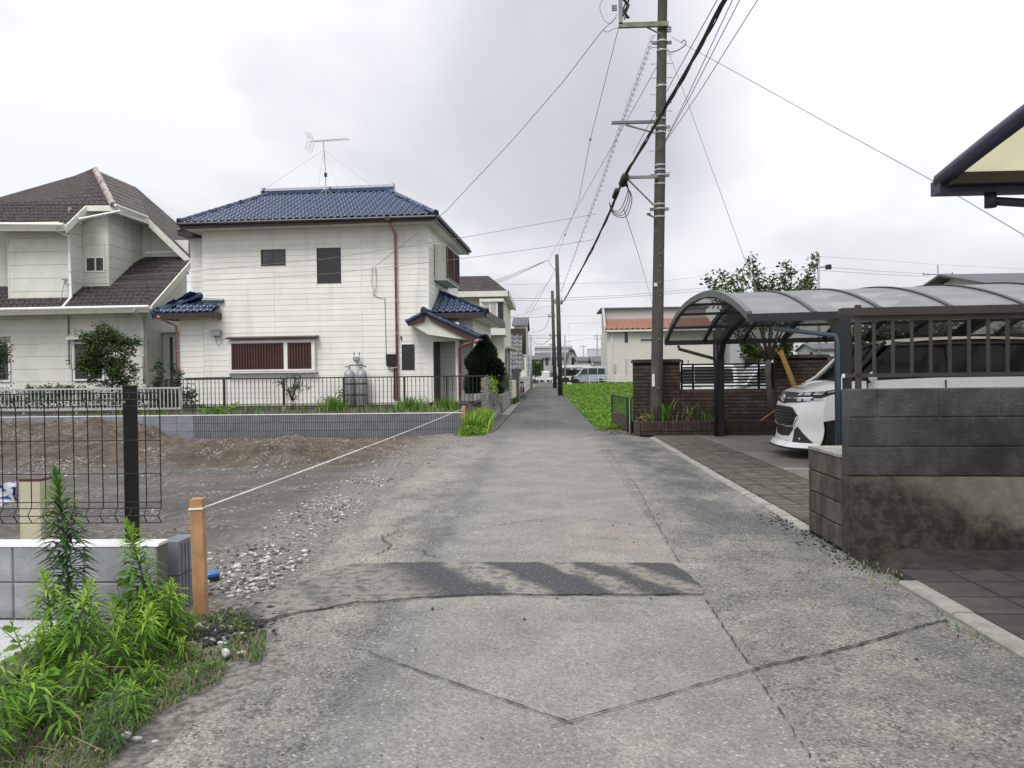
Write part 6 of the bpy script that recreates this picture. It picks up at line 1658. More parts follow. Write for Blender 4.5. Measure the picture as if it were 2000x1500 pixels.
for k, (px, h, lab) in enumerate(((40, .45, 'leafy plant behind the white slat fence at far left'), (78, .50, 'second leafy plant from the left behind the white slat fence'), (110, .42, 'leafy plant left of the bracket pipe behind the white fence'), (138, .4, 'small dark plant left of the large shrub'), (295, .95, 'spiky shrub at the right end of the white slat fence'), (325, .95, 'dark shrub in the gap between the two houses'))):
    x = 23.4*((px-1066)/1500.)
    cl = rand_clumps(7, (0, 0, h), (.22, .2, h*.55), .13, 70, rg, 1.1)
    shrub('garden_plant', lab, 'plant', (x, 23.4, .45 if px < 200 else .3), cl, .075, 'leaf_mid' if px < 120 else 'leaf_dark', limbs_to(cl[:5], h*.7, .014), 80+k)
cl = rand_clumps(16, (0, 0, .75), (.55, .3, .45), .17, 46, rg, .8)
shrub('garden_shrub', 'sparse twiggy shrub before the railing fence below the brown shutters', 'shrub', (-8.0, 23.9, .26), cl, .06, 'leaf_dark', limbs_to(cl, .5, .022), 13, lr=.012)
cl = rand_clumps(8, (0, 0, .3), (.5, .2, .25), .2, 60, rg, .8)
shrub('garden_shrub', 'low green shrub left of the gas cylinders', 'shrub', (-6.7, 24.0, .26), cl, .06, 'leaf_mid', limbs_to(cl[:4], .3, .012), 14)
cl = [((x, rg.normal()*.1, .36+rg.random()*.12), (.32, .2, .34), 330) for x in np.linspace(-3.4, 3.2, 18)]
shrub('backing_hedge', 'low dark hedge added as backing behind the white slat fence', 'hedge', (-14.2, 23.15, .30), cl, .085, 'leaf_dark', [([(-3, 0, 0), (0, 0, .2), (3, 0, .2)], .02)], 77)  # added dark backing, stands in for garden shade between the slats
# conifer by the porch
rgc = np.random.default_rng(9); P, Dn = [], []
ct = thing('conifer', 'dark conifer standing between the porch and the stacked stone wall', 'tree', (-2.02, 25.3, .26))
for _ in range(15000):
    z = .4+1.86*rgc.random(); r = (.52 if z < 1.4 else .52*(2.3-z)/.9)*(.35+.65*math.sqrt(rgc.random())); a = rgc.random()*6.283
    r *= 1+.22*math.sin(a*3+z*7)
    P.append((r*math.cos(a), r*math.sin(a), z)); Dn.append((math.cos(a), math.sin(a), .9+rgc.normal()*.4))
MB().tube([(0, 0, 0), (0, 0, 1.4), (.02, 0, 2.2)], [.06, .04, .01], 7).build('trunk', M['bark'], ct)
V, F = leaf_quads(P, .12, rgc, D=np.array(Dn), aspect=.4); np_obj('crown', V, F, M['leaf_conifer'], ct, kind='stuff')
# street tree behind the carport
tr = thing('small_tree', 'small bare stemmed tree with upright leafy shoots behind the carport', 'tree', (4.62, 16.15, .2)); rgt = np.random.default_rng(4)
mb = MB(); mb.tube([(.05, 0, -.2), (.03, 0, .5), (-.02, 0, 1.0), (.0, .02, 1.32)], [.075, .066, .06, .062], 8)
cl = []
shoots = [(-1.15, 0, 3.0), (-.95, .2, 3.12), (-.75, -.1, 3.02), (-.55, .2, 3.15), (-.3, 0, 3.42), (-.15, .1, 3.1), (.1, .2, 3.05), (.35, -.1, 3.25), (.52, .1, 3.12), (.72, 0, 2.9), (.92, 0, 3.42), (.86, .05, 3.0), (-1.0, -.2, 2.75), (-.6, .3, 2.75), (-.2, -.2, 2.8), (.2, .3, 2.8), (.6, -.2, 2.75), (-.5, 0, 1.75), (-.35, .1, 1.55), (.35, 0, 1.65)]
for k, e in enumerate(shoots):
    f = Vector((0, .01, 1.28)); e = Vector(e); knee = Vector((e.x*.62, e.y*.6, 1.28+(e.z-1.28)*.36))
    pts = [f, f.lerp(knee, .6)+Vector((0, 0, .04)), knee, knee.lerp(e, .6)+Vector((.03*math.sin(k), 0, 0)), e]
    mb.tube(pts, [.034, .026, .019, .011, .004], 6)
    for u in np.linspace(.15, 1, 9):
        p = knee.lerp(e, float(u)); cl.append(((p.x+rgt.normal()*.05, p.y, p.z), (.15, .15, .13), 36))
mb.build('trunk', M['bark'], tr, True)
P = ellip_points(cl, rgt); V, F = leaf_quads(P, .075, rgt, .15, .55)
np_obj('crown', V, F, [M['leaf_tree'], M['leaf_mid']], tr, np.tile(rgt.integers(0, 2, len(P)), 2), kind='stuff')
# foliage seen under the carport at right
cl = rand_clumps(22, (0, 0, 1.65), (1.15, .6, .5), .28, 190, rg, .8)
shrub('garden_tree', 'dark green tree beyond the white car seen between the railing bars', 'tree', (7.1, 15.0, .1), cl, .10, ('leaf_dark', 'leaf_tree'), limbs_to(cl[:8], 1.4, .06), 15)
cl = rand_clumps(14, (0, 0, 1.6), (.55, .4, .5), .24, 150, rg, .9)
shrub('dry_hedge', 'brownish half bare shrub right of the dark tree behind the car', 'shrub', (8.95, 15.2, .1), cl, .075, ('dry', 'leaf_mid', 'dry'), limbs_to(cl[:9], 1.0, .04), 16)
cl = rand_clumps(8, (0, 0, 1.6), (.5, .4, .35), .22, 170, rg, .9)
shrub('garden_shrub', 'fresh green shrub behind the car roof near the right edge', 'shrub', (10.0, 15.6, .1), cl, .085, 'leaf_field', limbs_to(cl[:5], 1.2, .04), 17)
# strap-leaved plants in the planter at the pole's foot
for k, (x, n, h, lab) in enumerate(((2.0, 0, 0, ''), (2.45, 38, .55, 'strap leaved plant beside the foot of the main pole'), (2.95, 40, .40, 'strap leaved plant in the middle of the brick planter'), (3.35, 28, .34, 'strap leaved plant left of the carport post'), (2.15, 24, .36, 'strap leaved plant in front of the main pole'))):
    if not n: continue
    rg_ = np.random.default_rng(90+k); t = thing('strap_plant', lab, 'plant', (x, 15.95, .24))
    blades('leaves', np.stack([rg_.normal(0, .12, n), rg_.normal(0, .08, n), np.zeros(n)], 1), h, .011, [M['leaf_mid'], M['leaf_weed'], M['dry']], 95+k, parent=t, spread=.9)
cl = rand_clumps(5, (0, 0, .12), (.12, .08, .1), .07, 60, rg, .8)
shrub('reddish_shrub', 'low reddish brown shrub at the left end of the planter', 'shrub', (2.02, 15.85, .24), cl, .035, 'dry', limbs_to(cl[:3], .1, .006), 18)
MB().tube([(4.3, 15.75, .26), (4.62, 15.7, .50)], .012, 5).build('stick', M['wood'], label='thin cut stick leaning in the planter right of the post', category='stick')

# ================================================================== LEFT SIDE OF THE ALLEY
sw = thing('stacked_stone_wall', 'thin layered stone gatepost wall beside the alley', 'wall', (-1.62, 20.8, 0))
base = MB(); lay = MB(); rs = random.Random(2)
for k in range(9): base.hexa([(-.16+rs.uniform(-.02, .02), k*.55, -.1), (.10+rs.uniform(-.02, .03), k*.55, -.1), (.10+rs.uniform(-.02, .03), k*.55+.53, -.1), (-.16, k*.55+.53, -.1), (-.15, k*.55+.01, .24), (.07, k*.55+.01, .24+rs.uniform(-.02, .02)), (.07, k*.55+.52, .24+rs.uniform(-.02, .02)), (-.15, k*.55+.52, .24)])
base.build('base_stone', M['kerb'], sw, kind='stuff')
for r in range(17):
    z = .25+r*.056; y = 0; y1 = 4.9 if r < 10 else .55
    while y < y1:
        L = rs.uniform(.25, .6); o = rs.uniform(-.018, .018); lay.box(-.14+o, .05+o, y+.004, min(y+L, y1)-.004, z+.004, z+.05); y += L
    if r >= 10:
        lay.box(-.14, .05+rs.uniform(-.01, .01), 4.4, 4.9, z+.004, z+.05)
lay.build('stone', pm('pale_split_stone', (.20, .195, .175), .9, var=.35, scale=9, bump=.4), sw, kind='stuff')
MB().box(-.12, .03, .02, 4.88, .2, .82).build('core', M['dark_wall'], sw)
cl = [((0, y*1.0, .35+.2*math.sin(y*3)), (.16, .35, .28), 150) for y in np.linspace(.2, 4.2, 7)]
shrub('hedge', 'climbing leafy shrub growing over the stacked stone wall', 'shrub', (-1.66, 21.3, .5), cl, .07, ('leaf_mid', 'leaf_young'), [([(0, 0, 0), (0, 1, .3), (0, 3, .4)], .02)], 19)
cl = [((0, y, .45+.15*math.sin(y*2)), (.3, .5, .4), 190) for y in np.linspace(.2, 7, 10)]
shrub('hedge', 'trimmed green hedge along the alley beyond the stone wall', 'hedge', (-1.78, 27.5, .45), cl, .09, ('leaf_mid', 'leaf_dark'), [([(0, 0, -.4), (0, 3, .3), (0, 6.8, .3)], .03)], 24)
MB().box(-2.1, -1.52, 27.0, 35.2, -.1, .55).build('hedge_wall', M['kerb'], label='low grey concrete wall under the trimmed hedge', category='wall')
MB().box(-1.58, -1.45, 33.2, 37.5, -.1, 1.02).build('cream_gate_wall', M['cream_wall'], label='small cream wall panel after the hedge', category='wall')
rp = thing('red_panel_gate', 'narrow dark red panel gate beside the alley', 'gate', (-1.5, 38.2, 0))
MB().box(-.12, .12, 0, 1.7, 0, 1.48).build('panel', pm('dark_red_panel', (.12, .03, .028), .6, var=.2), rp); MB().box(-.15, .15, -.05, .0, 0, 1.55).build('post', M['dark_wall'], rp)
MB().box(-1.66, -1.50, 46, 74, -.1, 1.15).build('white_wall', M['white_wall'], label='long white garden wall along the left of the alley', category='wall')
by = thing('bicycle', 'parked bicycle with white front guard by the red panel', 'bicycle', (-1.28, 41.5, .0), 84)
for x in (-.52, .52):
    w = MB().tube([(x+.31*math.cos(a), 0, .33+.31*math.sin(a)) for a in np.linspace(0, 6.283, 22)], .02, 6, False).build('wheel', M['tyre'], by)
    MB().tube([(x-.3, 0, .33), (x+.3, 0, .33)], .004, 4).tube([(x, 0, .03), (x, 0, .63)], .004, 4).build('spokes', M['galv'], w)
MB().tube([(-.52, 0, .33), (-.1, 0, .30), (.34, 0, .62), (.42, 0, .95), (.52, 0, .33)], .02, 6).tube([(-.52, 0, .33), (-.18, 0, .72), (-.1, 0, .30)], .018, 6).build('frame', pm('red_bicycle_paint', (.25, .02, .03), .4), by)
MB().box(-.32, -.08, -.08, .08, .82, .90).build('saddle', M['plastic_black'], by); MB().tube([(-.2, 0, .7), (-.2, 0, .84)], .016, 6).build('seat_post', M['galv'], by)
MB().tube([(.28, -.27, 1.02), (.42, -.2, 1.0), (.42, .2, 1.0), (.28, .27, 1.02)], .016, 6).build('handlebar', M['plastic_black'], by); MB().box(.5, .78, -.17, .17, .72, .95).build('basket', M['plate_white'], by)
cl = [((0, y, .15), (.22, .4, .16), 130) for y in (0, .6, 1.4)]
shrub('ivy', 'creeping ivy spilling onto the verge before the cream gate wall', 'shrub', (-1.4, 33.0, 0), cl, .08, ('leaf_mid', 'leaf_dark'), [([(0, 0, 0), (0, .6, .1), (0, 1.4, .1)], .01)], 26)
dg = MB().box(-1.46, -1.18, 24.5, 36, -.1, -.0).build('gutter', M['kerb'], kind='structure')
gme = MB().box(0, .26, .01, .49, -.02, .012).mesh('gutter_cover', M['kerb'])
for k in range(22): piece('gutter_cover', gme, dg, T(-1.45, 24.6+k*.5, .004))

def simple_house(name, label, loc, w, d, h, wall, roof, rh, wins=(), hip=False, over=.35, rz=0, cat='house', gable_x=True, band=None, roofth=.12):
    """box walls, overhanging pitched roof, windows (x0,x1,z0,z1[,pane]) on the front"""
    t = thing(name, label, cat, loc, rz)
    wb = MB().box(0, w, 0, d, -.3, h)
    if not hip and rh:
        if gable_x: wb.prism([(0, 0, h), (0, d, h), (0, d/2, h+rh*.97)], (w, 0, 0))
        else: wb.prism([(0, 0, h), (w, 0, h), (w/2, 0, h+rh*.97)], (0, d, 0))
    wb.build('wall', M[wall], t)
    o = over; rb = MB(); z = Vector((0, 0, roofth))
    if rh:
        A, B_, C_, D_ = Vector((-o, -o, h)), Vector((w+o, -o, h)), Vector((w+o, d+o, h)), Vector((-o, d+o, h))
        if hip: R0_, R1_ = Vector((min(d/2, w*.4), d/2, h+rh)), Vector((w-min(d/2, w*.4), d/2, h+rh))
        elif gable_x: R0_, R1_ = Vector((-o, d/2, h+rh)), Vector((w+o, d/2, h+rh))
        else: R0_, R1_ = Vector((w/2, -o, h+rh)), Vector((w/2, d+o, h+rh))
        def slab(*p):
            p = [Vector(q) for q in p]; rb.face([q+z for q in p]); rb.face([q for q in p][::-1])
            for i in range(len(p)): a, b_ = p[i], p[(i+1) % len(p)]; rb.face([a, b_, b_+z, a+z])
        if hip: slab(A, B_, R1_, R0_); slab(B_, C_, R1_); slab(C_, D_, R0_, R1_); slab(D_, A, R0_)
        elif gable_x: slab(A, B_, R1_, R0_); slab(C_, D_, R0_, R1_)
        else: slab(B_, C_, R1_, R0_); slab(D_, A, R0_, R1_)
    else: rb.box(-o, w+o, -o, d+o, h, h+.25)
    rb.build('roof', M[roof], t)
    for q in wins: window(t, I4, q[0], q[1], q[2], q[3], q[5] if len(q) > 5 else 'frame_dark', q[4] if len(q) > 4 else 'black_window', fw=.06, proud=.04)
    return t
# cream house with the bay window
xc = -4.810; wc = -2.15-xc
hc = thing('bay_window_house', 'cream two storey house with corner bay window beyond the white house', 'house', (xc, 40, .3))
ec = 5.570-.3
MB().box(0, wc, 0, 8, -.3, ec).build('wall', M['cream_wall'], hc)
shc = MB(); o = .5; rr = ec+1.35
A, B_, C_, D_ = (-o, -o, ec), (wc+o*.5, -o, ec), (wc+o*.5, 8.5, ec), (-o, 8.5, ec); R0_, R1_ = (-.2, 3.6, rr), (1.6, 3.6, rr)
MB().face([A, B_, R1_, R0_]).face([B_, C_, R1_]).face([C_, D_, R0_, R1_]).face([D_, A, R0_]).face([A, D_, C_, B_]).build('roof', M['shingle_brown'], hc)
shingle_quad(shc, A, B_, R1_, R0_, 12, 14); shingle_quad(shc, B_, C_, (1.61, 3.61, rr), R1_, 12, 14); shc.build('roof_shingles', M['shingle_brown'], hc, kind='stuff')
MB().box(-o, wc+o*.5+.05, -o-.08, -o, ec-.25, ec+.03).box(wc+o*.5, wc+o*.5+.08, -o-.08, 8.5, ec-.25, ec+.03).build('fascia', M['cream_fascia'], hc)
MB().face([(-o, -o, ec-.2), (wc+o*.5, -o, ec-.2), (wc+o*.5, 8.4, ec-.2), (-o, 8.4, ec-.2)]).build('soffit', M['cream_fascia'], hc)
bxa, bxb = -3.260-xc, -2.150-xc; bz0, bz1 = 3.690-.3, 5.030-.3
MB().box(bxa-.15, bxb+.1, -.62, 1.5, bz0-.35, bz0-.02).box(bxa-.1, bxb+.05, -.6, 1.5, bz1+.02, bz1+.18).box(bxa-.1, bxa+.02, -.58, 0, bz0, bz1).build('bay', M['cream_fascia'], hc)
window(hc, T(0, -.5, 0), bxa+.03, bxb-.28, bz0, bz1, 'white_paint', 'curtain', split=(.5,), fw=.07)
window(hc, T(0, -.5, 0), bxb-.26, bxb, bz0, bz1, 'frame_dark', 'black_window', fw=.06)
window(hc, T(wc, 0, 0) @ Matrix.Rotation(R(90), 4, 'Z'), .8, 2.6, .5, 2.4, 'frame_dark', 'black_window', fw=.07)
window(hc, T(wc, 0, 0) @ Matrix.Rotation(R(90), 4, 'Z'), 4.2, 6.0, .5, 2.4, 'frame_dark', 'black_window', fw=.07)
lo = MB().prism([(bxa-.9, -.9, 2.45), (bxa+.5, -.9, 2.45), (bxa+.3, 0, 3.1), (bxa-.9, 0, 3.1)], (0, 0, .10)).build('lower_roof', M['shingle_brown'], hc)
MB().prism([(wc-.0, 2.8, 2.5), (wc+.5, 2.8, 2.4), (wc+.5, 2.8, 2.48), (wc, 2.8, 2.62)], (0, 4.5, 0)).build('canopy', M['cream_fascia'], hc)
# house with the silver grey pantiles
xd = -3.740; hd = thing('grey_tiled_house', 'house with silver grey pantile roof and brown box bay on the alley', 'house', (xd, 54, .3))
wd = -2.040-xd; zt0, zb0 = 4.600-.3, 1.640-.3
MB().box(0, wd, 0, 9, -.3, zb0+.3).build('wall', M['cream_wall'], hd)
MB().face([(-.3, -1.3, zb0), (wd+.35, -1.3, zb0), (wd+.35, 1.5, zt0), (-.3, 1.5, zt0)]).face([(wd+.35, -1.3, zb0), (wd+.35, 8, zb0), (wd+.35, 6, zt0), (wd+.35, 1.5, zt0)]).face([(-.3, 1.5, zt0), (wd+.35, 1.5, zt0), (wd+.35, 6, zt0), (-.3, 6, zt0)]).build('roof', M['grey_tile'], hd)
tile_field(hd, (-.3, -1.32, zb0), (wd+.35, -1.32, zb0), (-.3, 1.5, zt0), (wd+.35, 1.5, zt0), .40, .42, M['grey_tile'], 60, amp=.05)
MB().box(-.3, wd+.4, -1.36, -1.3, zb0-.16, zb0+.0).build('fascia', M['dark_brown'], hd)
MB().box(wd-.5, wd+.62, 1.0, 3.2, 2.45, 4.3).build('box_bay', M['brown_wall'], hd); MB().box(wd-.5, wd+.66, .95, 3.25, 2.3, 2.44).build('bay_sill', M['cream_fascia'], hd)
window(hd, T(wd, 0, 0) @ Matrix.Rotation(R(90), 4, 'Z'), 4.5, 6.5, .4, 2.2, 'frame_dark', 'black_window', fw=.08)
window(hd, I4, wd-1.5, wd-.5, .4, 2.2, 'frame_dark', 'black_window', fw=.06)
simple_house('terrace_house', 'narrow house with brown upper box and slate roof near the grey poles', (-2.840, 70, .3), -1.760--2.840, 8, 5.4, 'cream_wall', 'grey_roof', 1.0, [(.2, .9, 3.2, 4.9, 'dark_wall')], over=.2)

# ================================================================== RIGHT SIDE BEYOND THE FIELD
bh = thing('beige_house', 'beige rendered two storey house with terracotta tiles across the field', 'house', (5.530, 73, .3))
X0 = 5.530; wB = 15.740-X0; eB = 5.350-.3; tB = 7.580-.3; mB = 6.550-.3
MB().box(.3, wB, 0, 8, -.3, eB).build('wall', M['beige_wall'], bh)
MB().box(.4, wB-.1, 2.6, 8, eB, tB).build('upper_wall', M['beige_band'], bh)
MB().hexa([(.1, -.4, eB), (wB+.1, -.4, eB), (wB+.1, 2.7, mB), (.1, 2.7, mB), (.1, -.4, eB+.12), (wB+.1, -.4, eB+.12), (wB+.1, 2.7, mB+.12), (.1, 2.7, mB+.12)]).build('lower_roof', M['terracotta'], bh)
tile_field(bh, (.1, -.45, eB+.10), (wB+.1, -.45, eB+.10), (.1, 2.6, mB+.10), (wB+.1, 2.6, mB+.10), .5, .55, M['terracotta'], 0, amp=.06)
MB().box(-.1, wB+.2, 2.3, 8.4, tB, tB+.14).build('upper_roof', M['grey_roof'], bh)
MB().prism([(.02, 2.3, tB+.1), (.02, -.5, eB-.05), (.02, -.5, eB-.35), (.02, 2.3, tB-.3)], (.22, 0, 0)).build('verge', M['grey_wall'], bh)
MB().box(.1, wB+.1, -.5, -.4, eB-.12, eB+.04).build('gutter', M['white_wall'], bh)
for px0, px1, py0, py1, pn_ in ((1218,1228,647,671,'black_window'), (1193,1197.5,650,672,'black_window'), (1218,1228,699,739,'curtain'), (1194,1198,702,739,'black_window'), (1326,1334,702,722,'black_window'), (1339,1344,702,722,'black_window')):
    window(bh, I4, 73*((px0-1066)/1500.)-X0, 73*((px1-1066)/1500.)-X0, 1.27+(729.5-py1)*73/1500-.3, 1.27+(729.5-py0)*73/1500-.3, 'white_wall', pn_, fw=.07)
sw_ = window(bh, I4, 73*(1249-1066)/1500-X0, 73*(1290-1066)/1500-X0, 1.27+(729.5-669)*73/1500-.3, 1.27+(729.5-652)*73/1500-.3, 'white_wall', 'window_grey', fw=.08)
MB().box(73*(1249-1066)/1500-X0+.05, 73*(1290-1066)/1500-X0-.05, -.05, -.0, 1.27+(729.5-663)*73/1500-.3, 1.27+(729.5-652)*73/1500-.36).build('shutter', M['beige_band'], sw_)
MB().tube([(.75, -.06, .1), (.75, -.06, eB)], .05, 6).build('downpipe', M['white_wall'], bh)
MB().box(.9, 1.1, -.08, 0, 1.1, 1.9).build('meter_box', M['grey_wall'], bh)
MB().box(2.500, 8.930, 69.4, 69.6, .1, .52).build('brown_block_wall', M['brick'], label='low brown block wall at the far edge of the field', category='wall')
wr = thing('white_rail_fence', 'low white rail fence before the beige house', 'fence', (3.940, 70.5, .3))
for z in (.35, .6, .82): MB().box(0, 4.3, -.02, .02, z, z+.04).build('rail', M['white_wall'], wr)
pme_ = MB().box(-.03, .03, -.03, .03, -.1, .88).mesh('post', M['white_wall'])
for k in range(6): piece('post', pme_, wr, T(.05+k*.84, 0, 0))
simple_house('grey_house', 'dark grey cladded house corner just right of the beige house', (15.960, 74.5, .3), 1.9, 8, 5.550, 'dark_wall', 'grey_roof', 0, over=.1)
gh = simple_house('grey_house', 'pale grey house with hooded shutter window behind the small tree', (16.980, 71.5, .3), 2.9, 8, 5.810, 'grey_wall', 'grey_roof', .8, [(1.3, 2.6, .7, 2.2, 'dark_wall')], over=.2)
MB().box(1.0, 2.8, -.7, 0, 2.4, 2.5).build('window_hood', M['dark_wall'], gh)
simple_house('white_house', 'white house with two small windows seen under the carport roof', (19.960, 74, .3), 11, 8, 5.960, 'white_wall', 'grey_roof', 1., [(2.6, 3.6, 3.0, 4.2, 'window_grey', 'white_wall'), (4.6, 5.0, 3.0, 4.2, 'window_grey', 'white_wall'), (6.4, 6.8, 3.0, 4.2, 'window_grey', 'white_wall')], over=.3)
simple_house('garden_shed', 'grey shed with louvred top right of the white house', (20.610, 60, .3), 3.6, 4, 2.6, 'grey_wall', 'grey_roof', .5, [(.3, 2.2, 1.5, 2.1, 'dark_wall')], over=.15)
simple_house('slate_roof_house', 'house with wide slate grey gabled roof above the carport at right', (22.3, 38, .3), 12, 10, 4.790, 'white_wall', 'grey_roof', 6.120-4.840, [(6.5, 7.6, 1.2, 2.6, 'window_grey', 'white_wall')], over=.8)
small_van('silver van parked behind the slat fence seen through its gaps', (7.0, 30.5, -.12), 4, M['rim'])
small_van('white van parked behind the left part of the slat fence', (4.1, 31, -.12), 2, M['white_wall'])
# far end of the alley
simple_house('far_house', 'charcoal two storey house at the end of the alley left of the poles', (-3.070, 150, 0), 1.220--3.070, 9, 4.140, 'dark_wall', 'grey_roof', .9, [(.8, 2.0, 3.0, 4.0, 'curtain'), (2.4, 3.4, 2.4, 4.4, 'window_grey')], over=.4)
simple_house('far_house', 'white and charcoal house with balcony bands by the far poles', (-0.360, 142, 0), 3.8, 8, 4.270, 'grey_wall', 'grey_roof', 1.1, [(.3, .9, 3.0, 4.5, 'dark_wall'), (1.3, 1.9, 3.0, 4.5, 'dark_wall'), (.2, 3.6, .5, 1.6, 'dark_wall')], over=.3)
fg = thing('far_house', 'charcoal house with curved gambrel roof at the alley end', 'house', (3.180, 140, 0))
wg = 6.340-3.180; hg = 2.670; tg = 5.650
gp_ = [(-.2, hg-1.1), (.25, hg+.5), (wg*.36, tg-.2), (wg*.5, tg), (wg*.64, tg-.2), (wg-.25, hg+.5), (wg+.2, hg-1.1)]
MB().box(0, wg, 0, 8, -.3, hg).prism([(x, 0, z-.1) for x, z in gp_[1:-1]]+[(wg-.2, 0, hg-.02), (.2, 0, hg-.02)], (0, 8, 0)).build('wall', M['grey_wall'], fg)
rb = MB()
for (a, b_) in zip(gp_[:-1], gp_[1:]): rb.hexa([(a[0], -.5, a[1]), (b_[0], -.5, b_[1]), (b_[0], 8.4, b_[1]), (a[0], 8.4, a[1]), (a[0], -.5, a[1]+.3), (b_[0], -.5, b_[1]+.3), (b_[0], 8.4, b_[1]+.3), (a[0], 8.4, a[1]+.3)])
rb.build('roof', M['grey_roof'], fg)
MB().box(-.05, wg*.42, -.05, 0, .2, hg-.3).build('cladding', M['dark_wall'], fg); MB().box(wg*.55, wg+.05, -.05, 0, .2, hg-.3).build('cladding', M['dark_wall'], fg)
window(fg, I4, wg*.48, wg*.66, hg+.1, hg+1.7, fw=.08); window(fg, I4, .5, 1.3, hg-2.2, hg-1.3, 'white_wall', 'curtain', fw=.08)
simple_house('far_house', 'low grey garage house right of the gambrel house', (5.040, 122, 0), 2.8, 7, 3.280, 'grey_wall', 'grey_roof', .7, [(.4, 1.9, .4, 2.2, 'white_wall')], over=.25)
simple_house('far_house', 'small beige house with dark tiled roof left of the beige rendered house', (6.560, 105, 0), 2.0, 7, 2.840, 'beige_wall', 'grey_roof', .8, [(.4, 1.2, .5, 2.2, 'black_window')], over=.4)
cpw = thing('carport', 'flat white carport roof beyond the teal van', 'carport', (2.180, 105, 0))
MB().box(0, 3.9, 0, 4, 2.2, 2.55).build('roof', M['white_wall'], cpw)
for x in (.1, 2.0, 3.8): MB().box(x-.05, x+.05, .1, .2, -.1, 2.2).build('post', M['dark_wall'], cpw)
MB().box(.5, 3.4, 3.5, 3.6, 0, 1.9).build('back_panel', M['dark_wall'], cpw)
MB().box(1.710, 3.410, 80, 80.2, 0, 1.1).build('white_block_wall', M['white_wall'], label='low white wall left of the teal van', category='wall')
ap = thing('apartment_block', 'long distant grey apartment block on the horizon', 'apartment block', (-5.950, 430, 0))
wa = 14.920--5.950; ha_ = 17.160
MB().box(0, wa, .6, 12, 0, ha_).build('wall', M['apartment_dark'], ap)
for k in range(7): MB().box(0, wa, 0, .6, ha_-.9-k*2.9, ha_-k*2.9+.1).build('balcony', M['apartment'], ap)
for k in range(9): MB().box(k*wa/8-.15, k*wa/8+.15, .05, .7, 0, ha_).build('divider', M['apartment'], ap)
simple_house('distant_building', 'pale distant building left of the beige house', (16.770, 300, 0), 5.5, 8, 10.940, 'apartment', 'apartment', 0, [(.8, 1.8, 6, 7, 'apartment_dark')], over=.1)
cl = rand_clumps(12, (0, 0, 2.2), (1.0, .8, 1.4), .6, 90, rg, .9)
shrub('garden_tree', 'round green tree at the end of the alley', 'tree', (-1.550, 112, 0), cl, .3, ('leaf_mid', 'leaf_dark'), limbs_to(cl[:4], 1.6, .08), 41)
gr = thing('guard_rail', 'white guard rail across the far end of the alley', 'guard rail', (-1.080, 118, 0))
MB().box(0, 2.2, -.03, .03, .45, .85).build('rail', M['white_wall'], gr)
for x in (.1, 1.1, 2.1): MB().box(x-.05, x+.05, 0, .08, -.1, .9).build('post', M['white_wall'], gr)
sc_ = thing('scooter', 'black scooter parked in front of the teal van', 'scooter', (2.15, 70.9, .24), 20)
for x in (-.45, .5): MB().tube([(x+.18*math.cos(a), 0, .22+.18*math.sin(a)) for a in np.linspace(0, 6.283, 16)], .05, 6, False).build('wheel', M['tyre'], sc_)
MB().prism([(-.6, -.14, .35), (-.1, -.14, .3), (.3, -.14, .28), (.45, -.14, .95), (.35, -.14, .98), (.2, -.14, .45), (-.05, -.14, .5), (-.1, -.14, .75), (-.65, -.14, .72)], (0, .28, 0)).build('body', M['plastic_black'], sc_); MB().tube([(.35, -.3, 1.0), (.38, 0, .96), (.35, .3, 1.0)], .02, 6).build('handlebar', M['plastic_black'], sc_)

# ---- net gate at the corner of the field
ng = thing('net_gate', 'low green framed net gate with brown board at the field corner', 'gate', (1.56, 18.25, 0), -84)
fr = MB(); fr.tube([(0, 0, -.05), (0, 0, .78), (2.05, 0, .74), (2.05, 0, -.05)], .022, 8).tube([(0, 0, .42), (2.05, 0, .34)], .016, 6); fr.build('frame', M['green_frame'], ng)
MB().box(.02, 2.03, -.006, .006, .02, .36).build('board', M['panel_brown'], ng)
def net(par, P00, P10, P11, P01, n, m_):
    mb = MB(); P00, P10, P11, P01 = map(Vector, (P00, P10, P11, P01))
    for i in range(n+1):
        f = i/n; mb.tube([P00.lerp(P10, f), P01.lerp(P11, f)], .0025, 3, False)
    for i in range(m_+1):
        f = i/m_; mb.tube([P00.lerp(P01, f), P10.lerp(P11, f)], .0025, 3, False)
    mb.build('net', M['green_frame'], par)
net(ng, (0, 0, .42), (2.05, 0, .35), (2.05, 0, .74), (0, 0, .78), 44, 9)
MB().box(2.01, 2.05, -.02, .02, -.05, .76).build('post', M['plate_white'], ng); MB().box(1.75, 1.80, -.03, -.015, .15, .4).build('handle', M['plate_white'], ng)
n2 = thing('net_fence', 'small green net panel between the gate and the brick pier', 'fence', (1.72, 16.45, 0), 60)
MB().tube([(0, 0, 0), (0, 0, .76), (.9, 0, .76), (.9, 0, 0)], .02, 6).build('frame', M['green_frame'], n2); net(n2, (0, 0, .1), (.9, 0, .1), (.9, 0, .76), (0, 0, .76), 20, 14)
P4 = [(random.uniform(1.25, 1.8), random.uniform(16.0, 17.6), .02) for _ in range(420)]; stones('gravel', P4, np.array([.008+.02*random.random()**2 for _ in P4]), M['stone_dark'])
MB().box(1.10, 1.9, 15.9, 17.6, -.2, .006).build('gravel_bed', pm('dark_gravel_bed', (.05, .048, .045), .95, var=.4, scale=12, bump=.6), kind='structure')


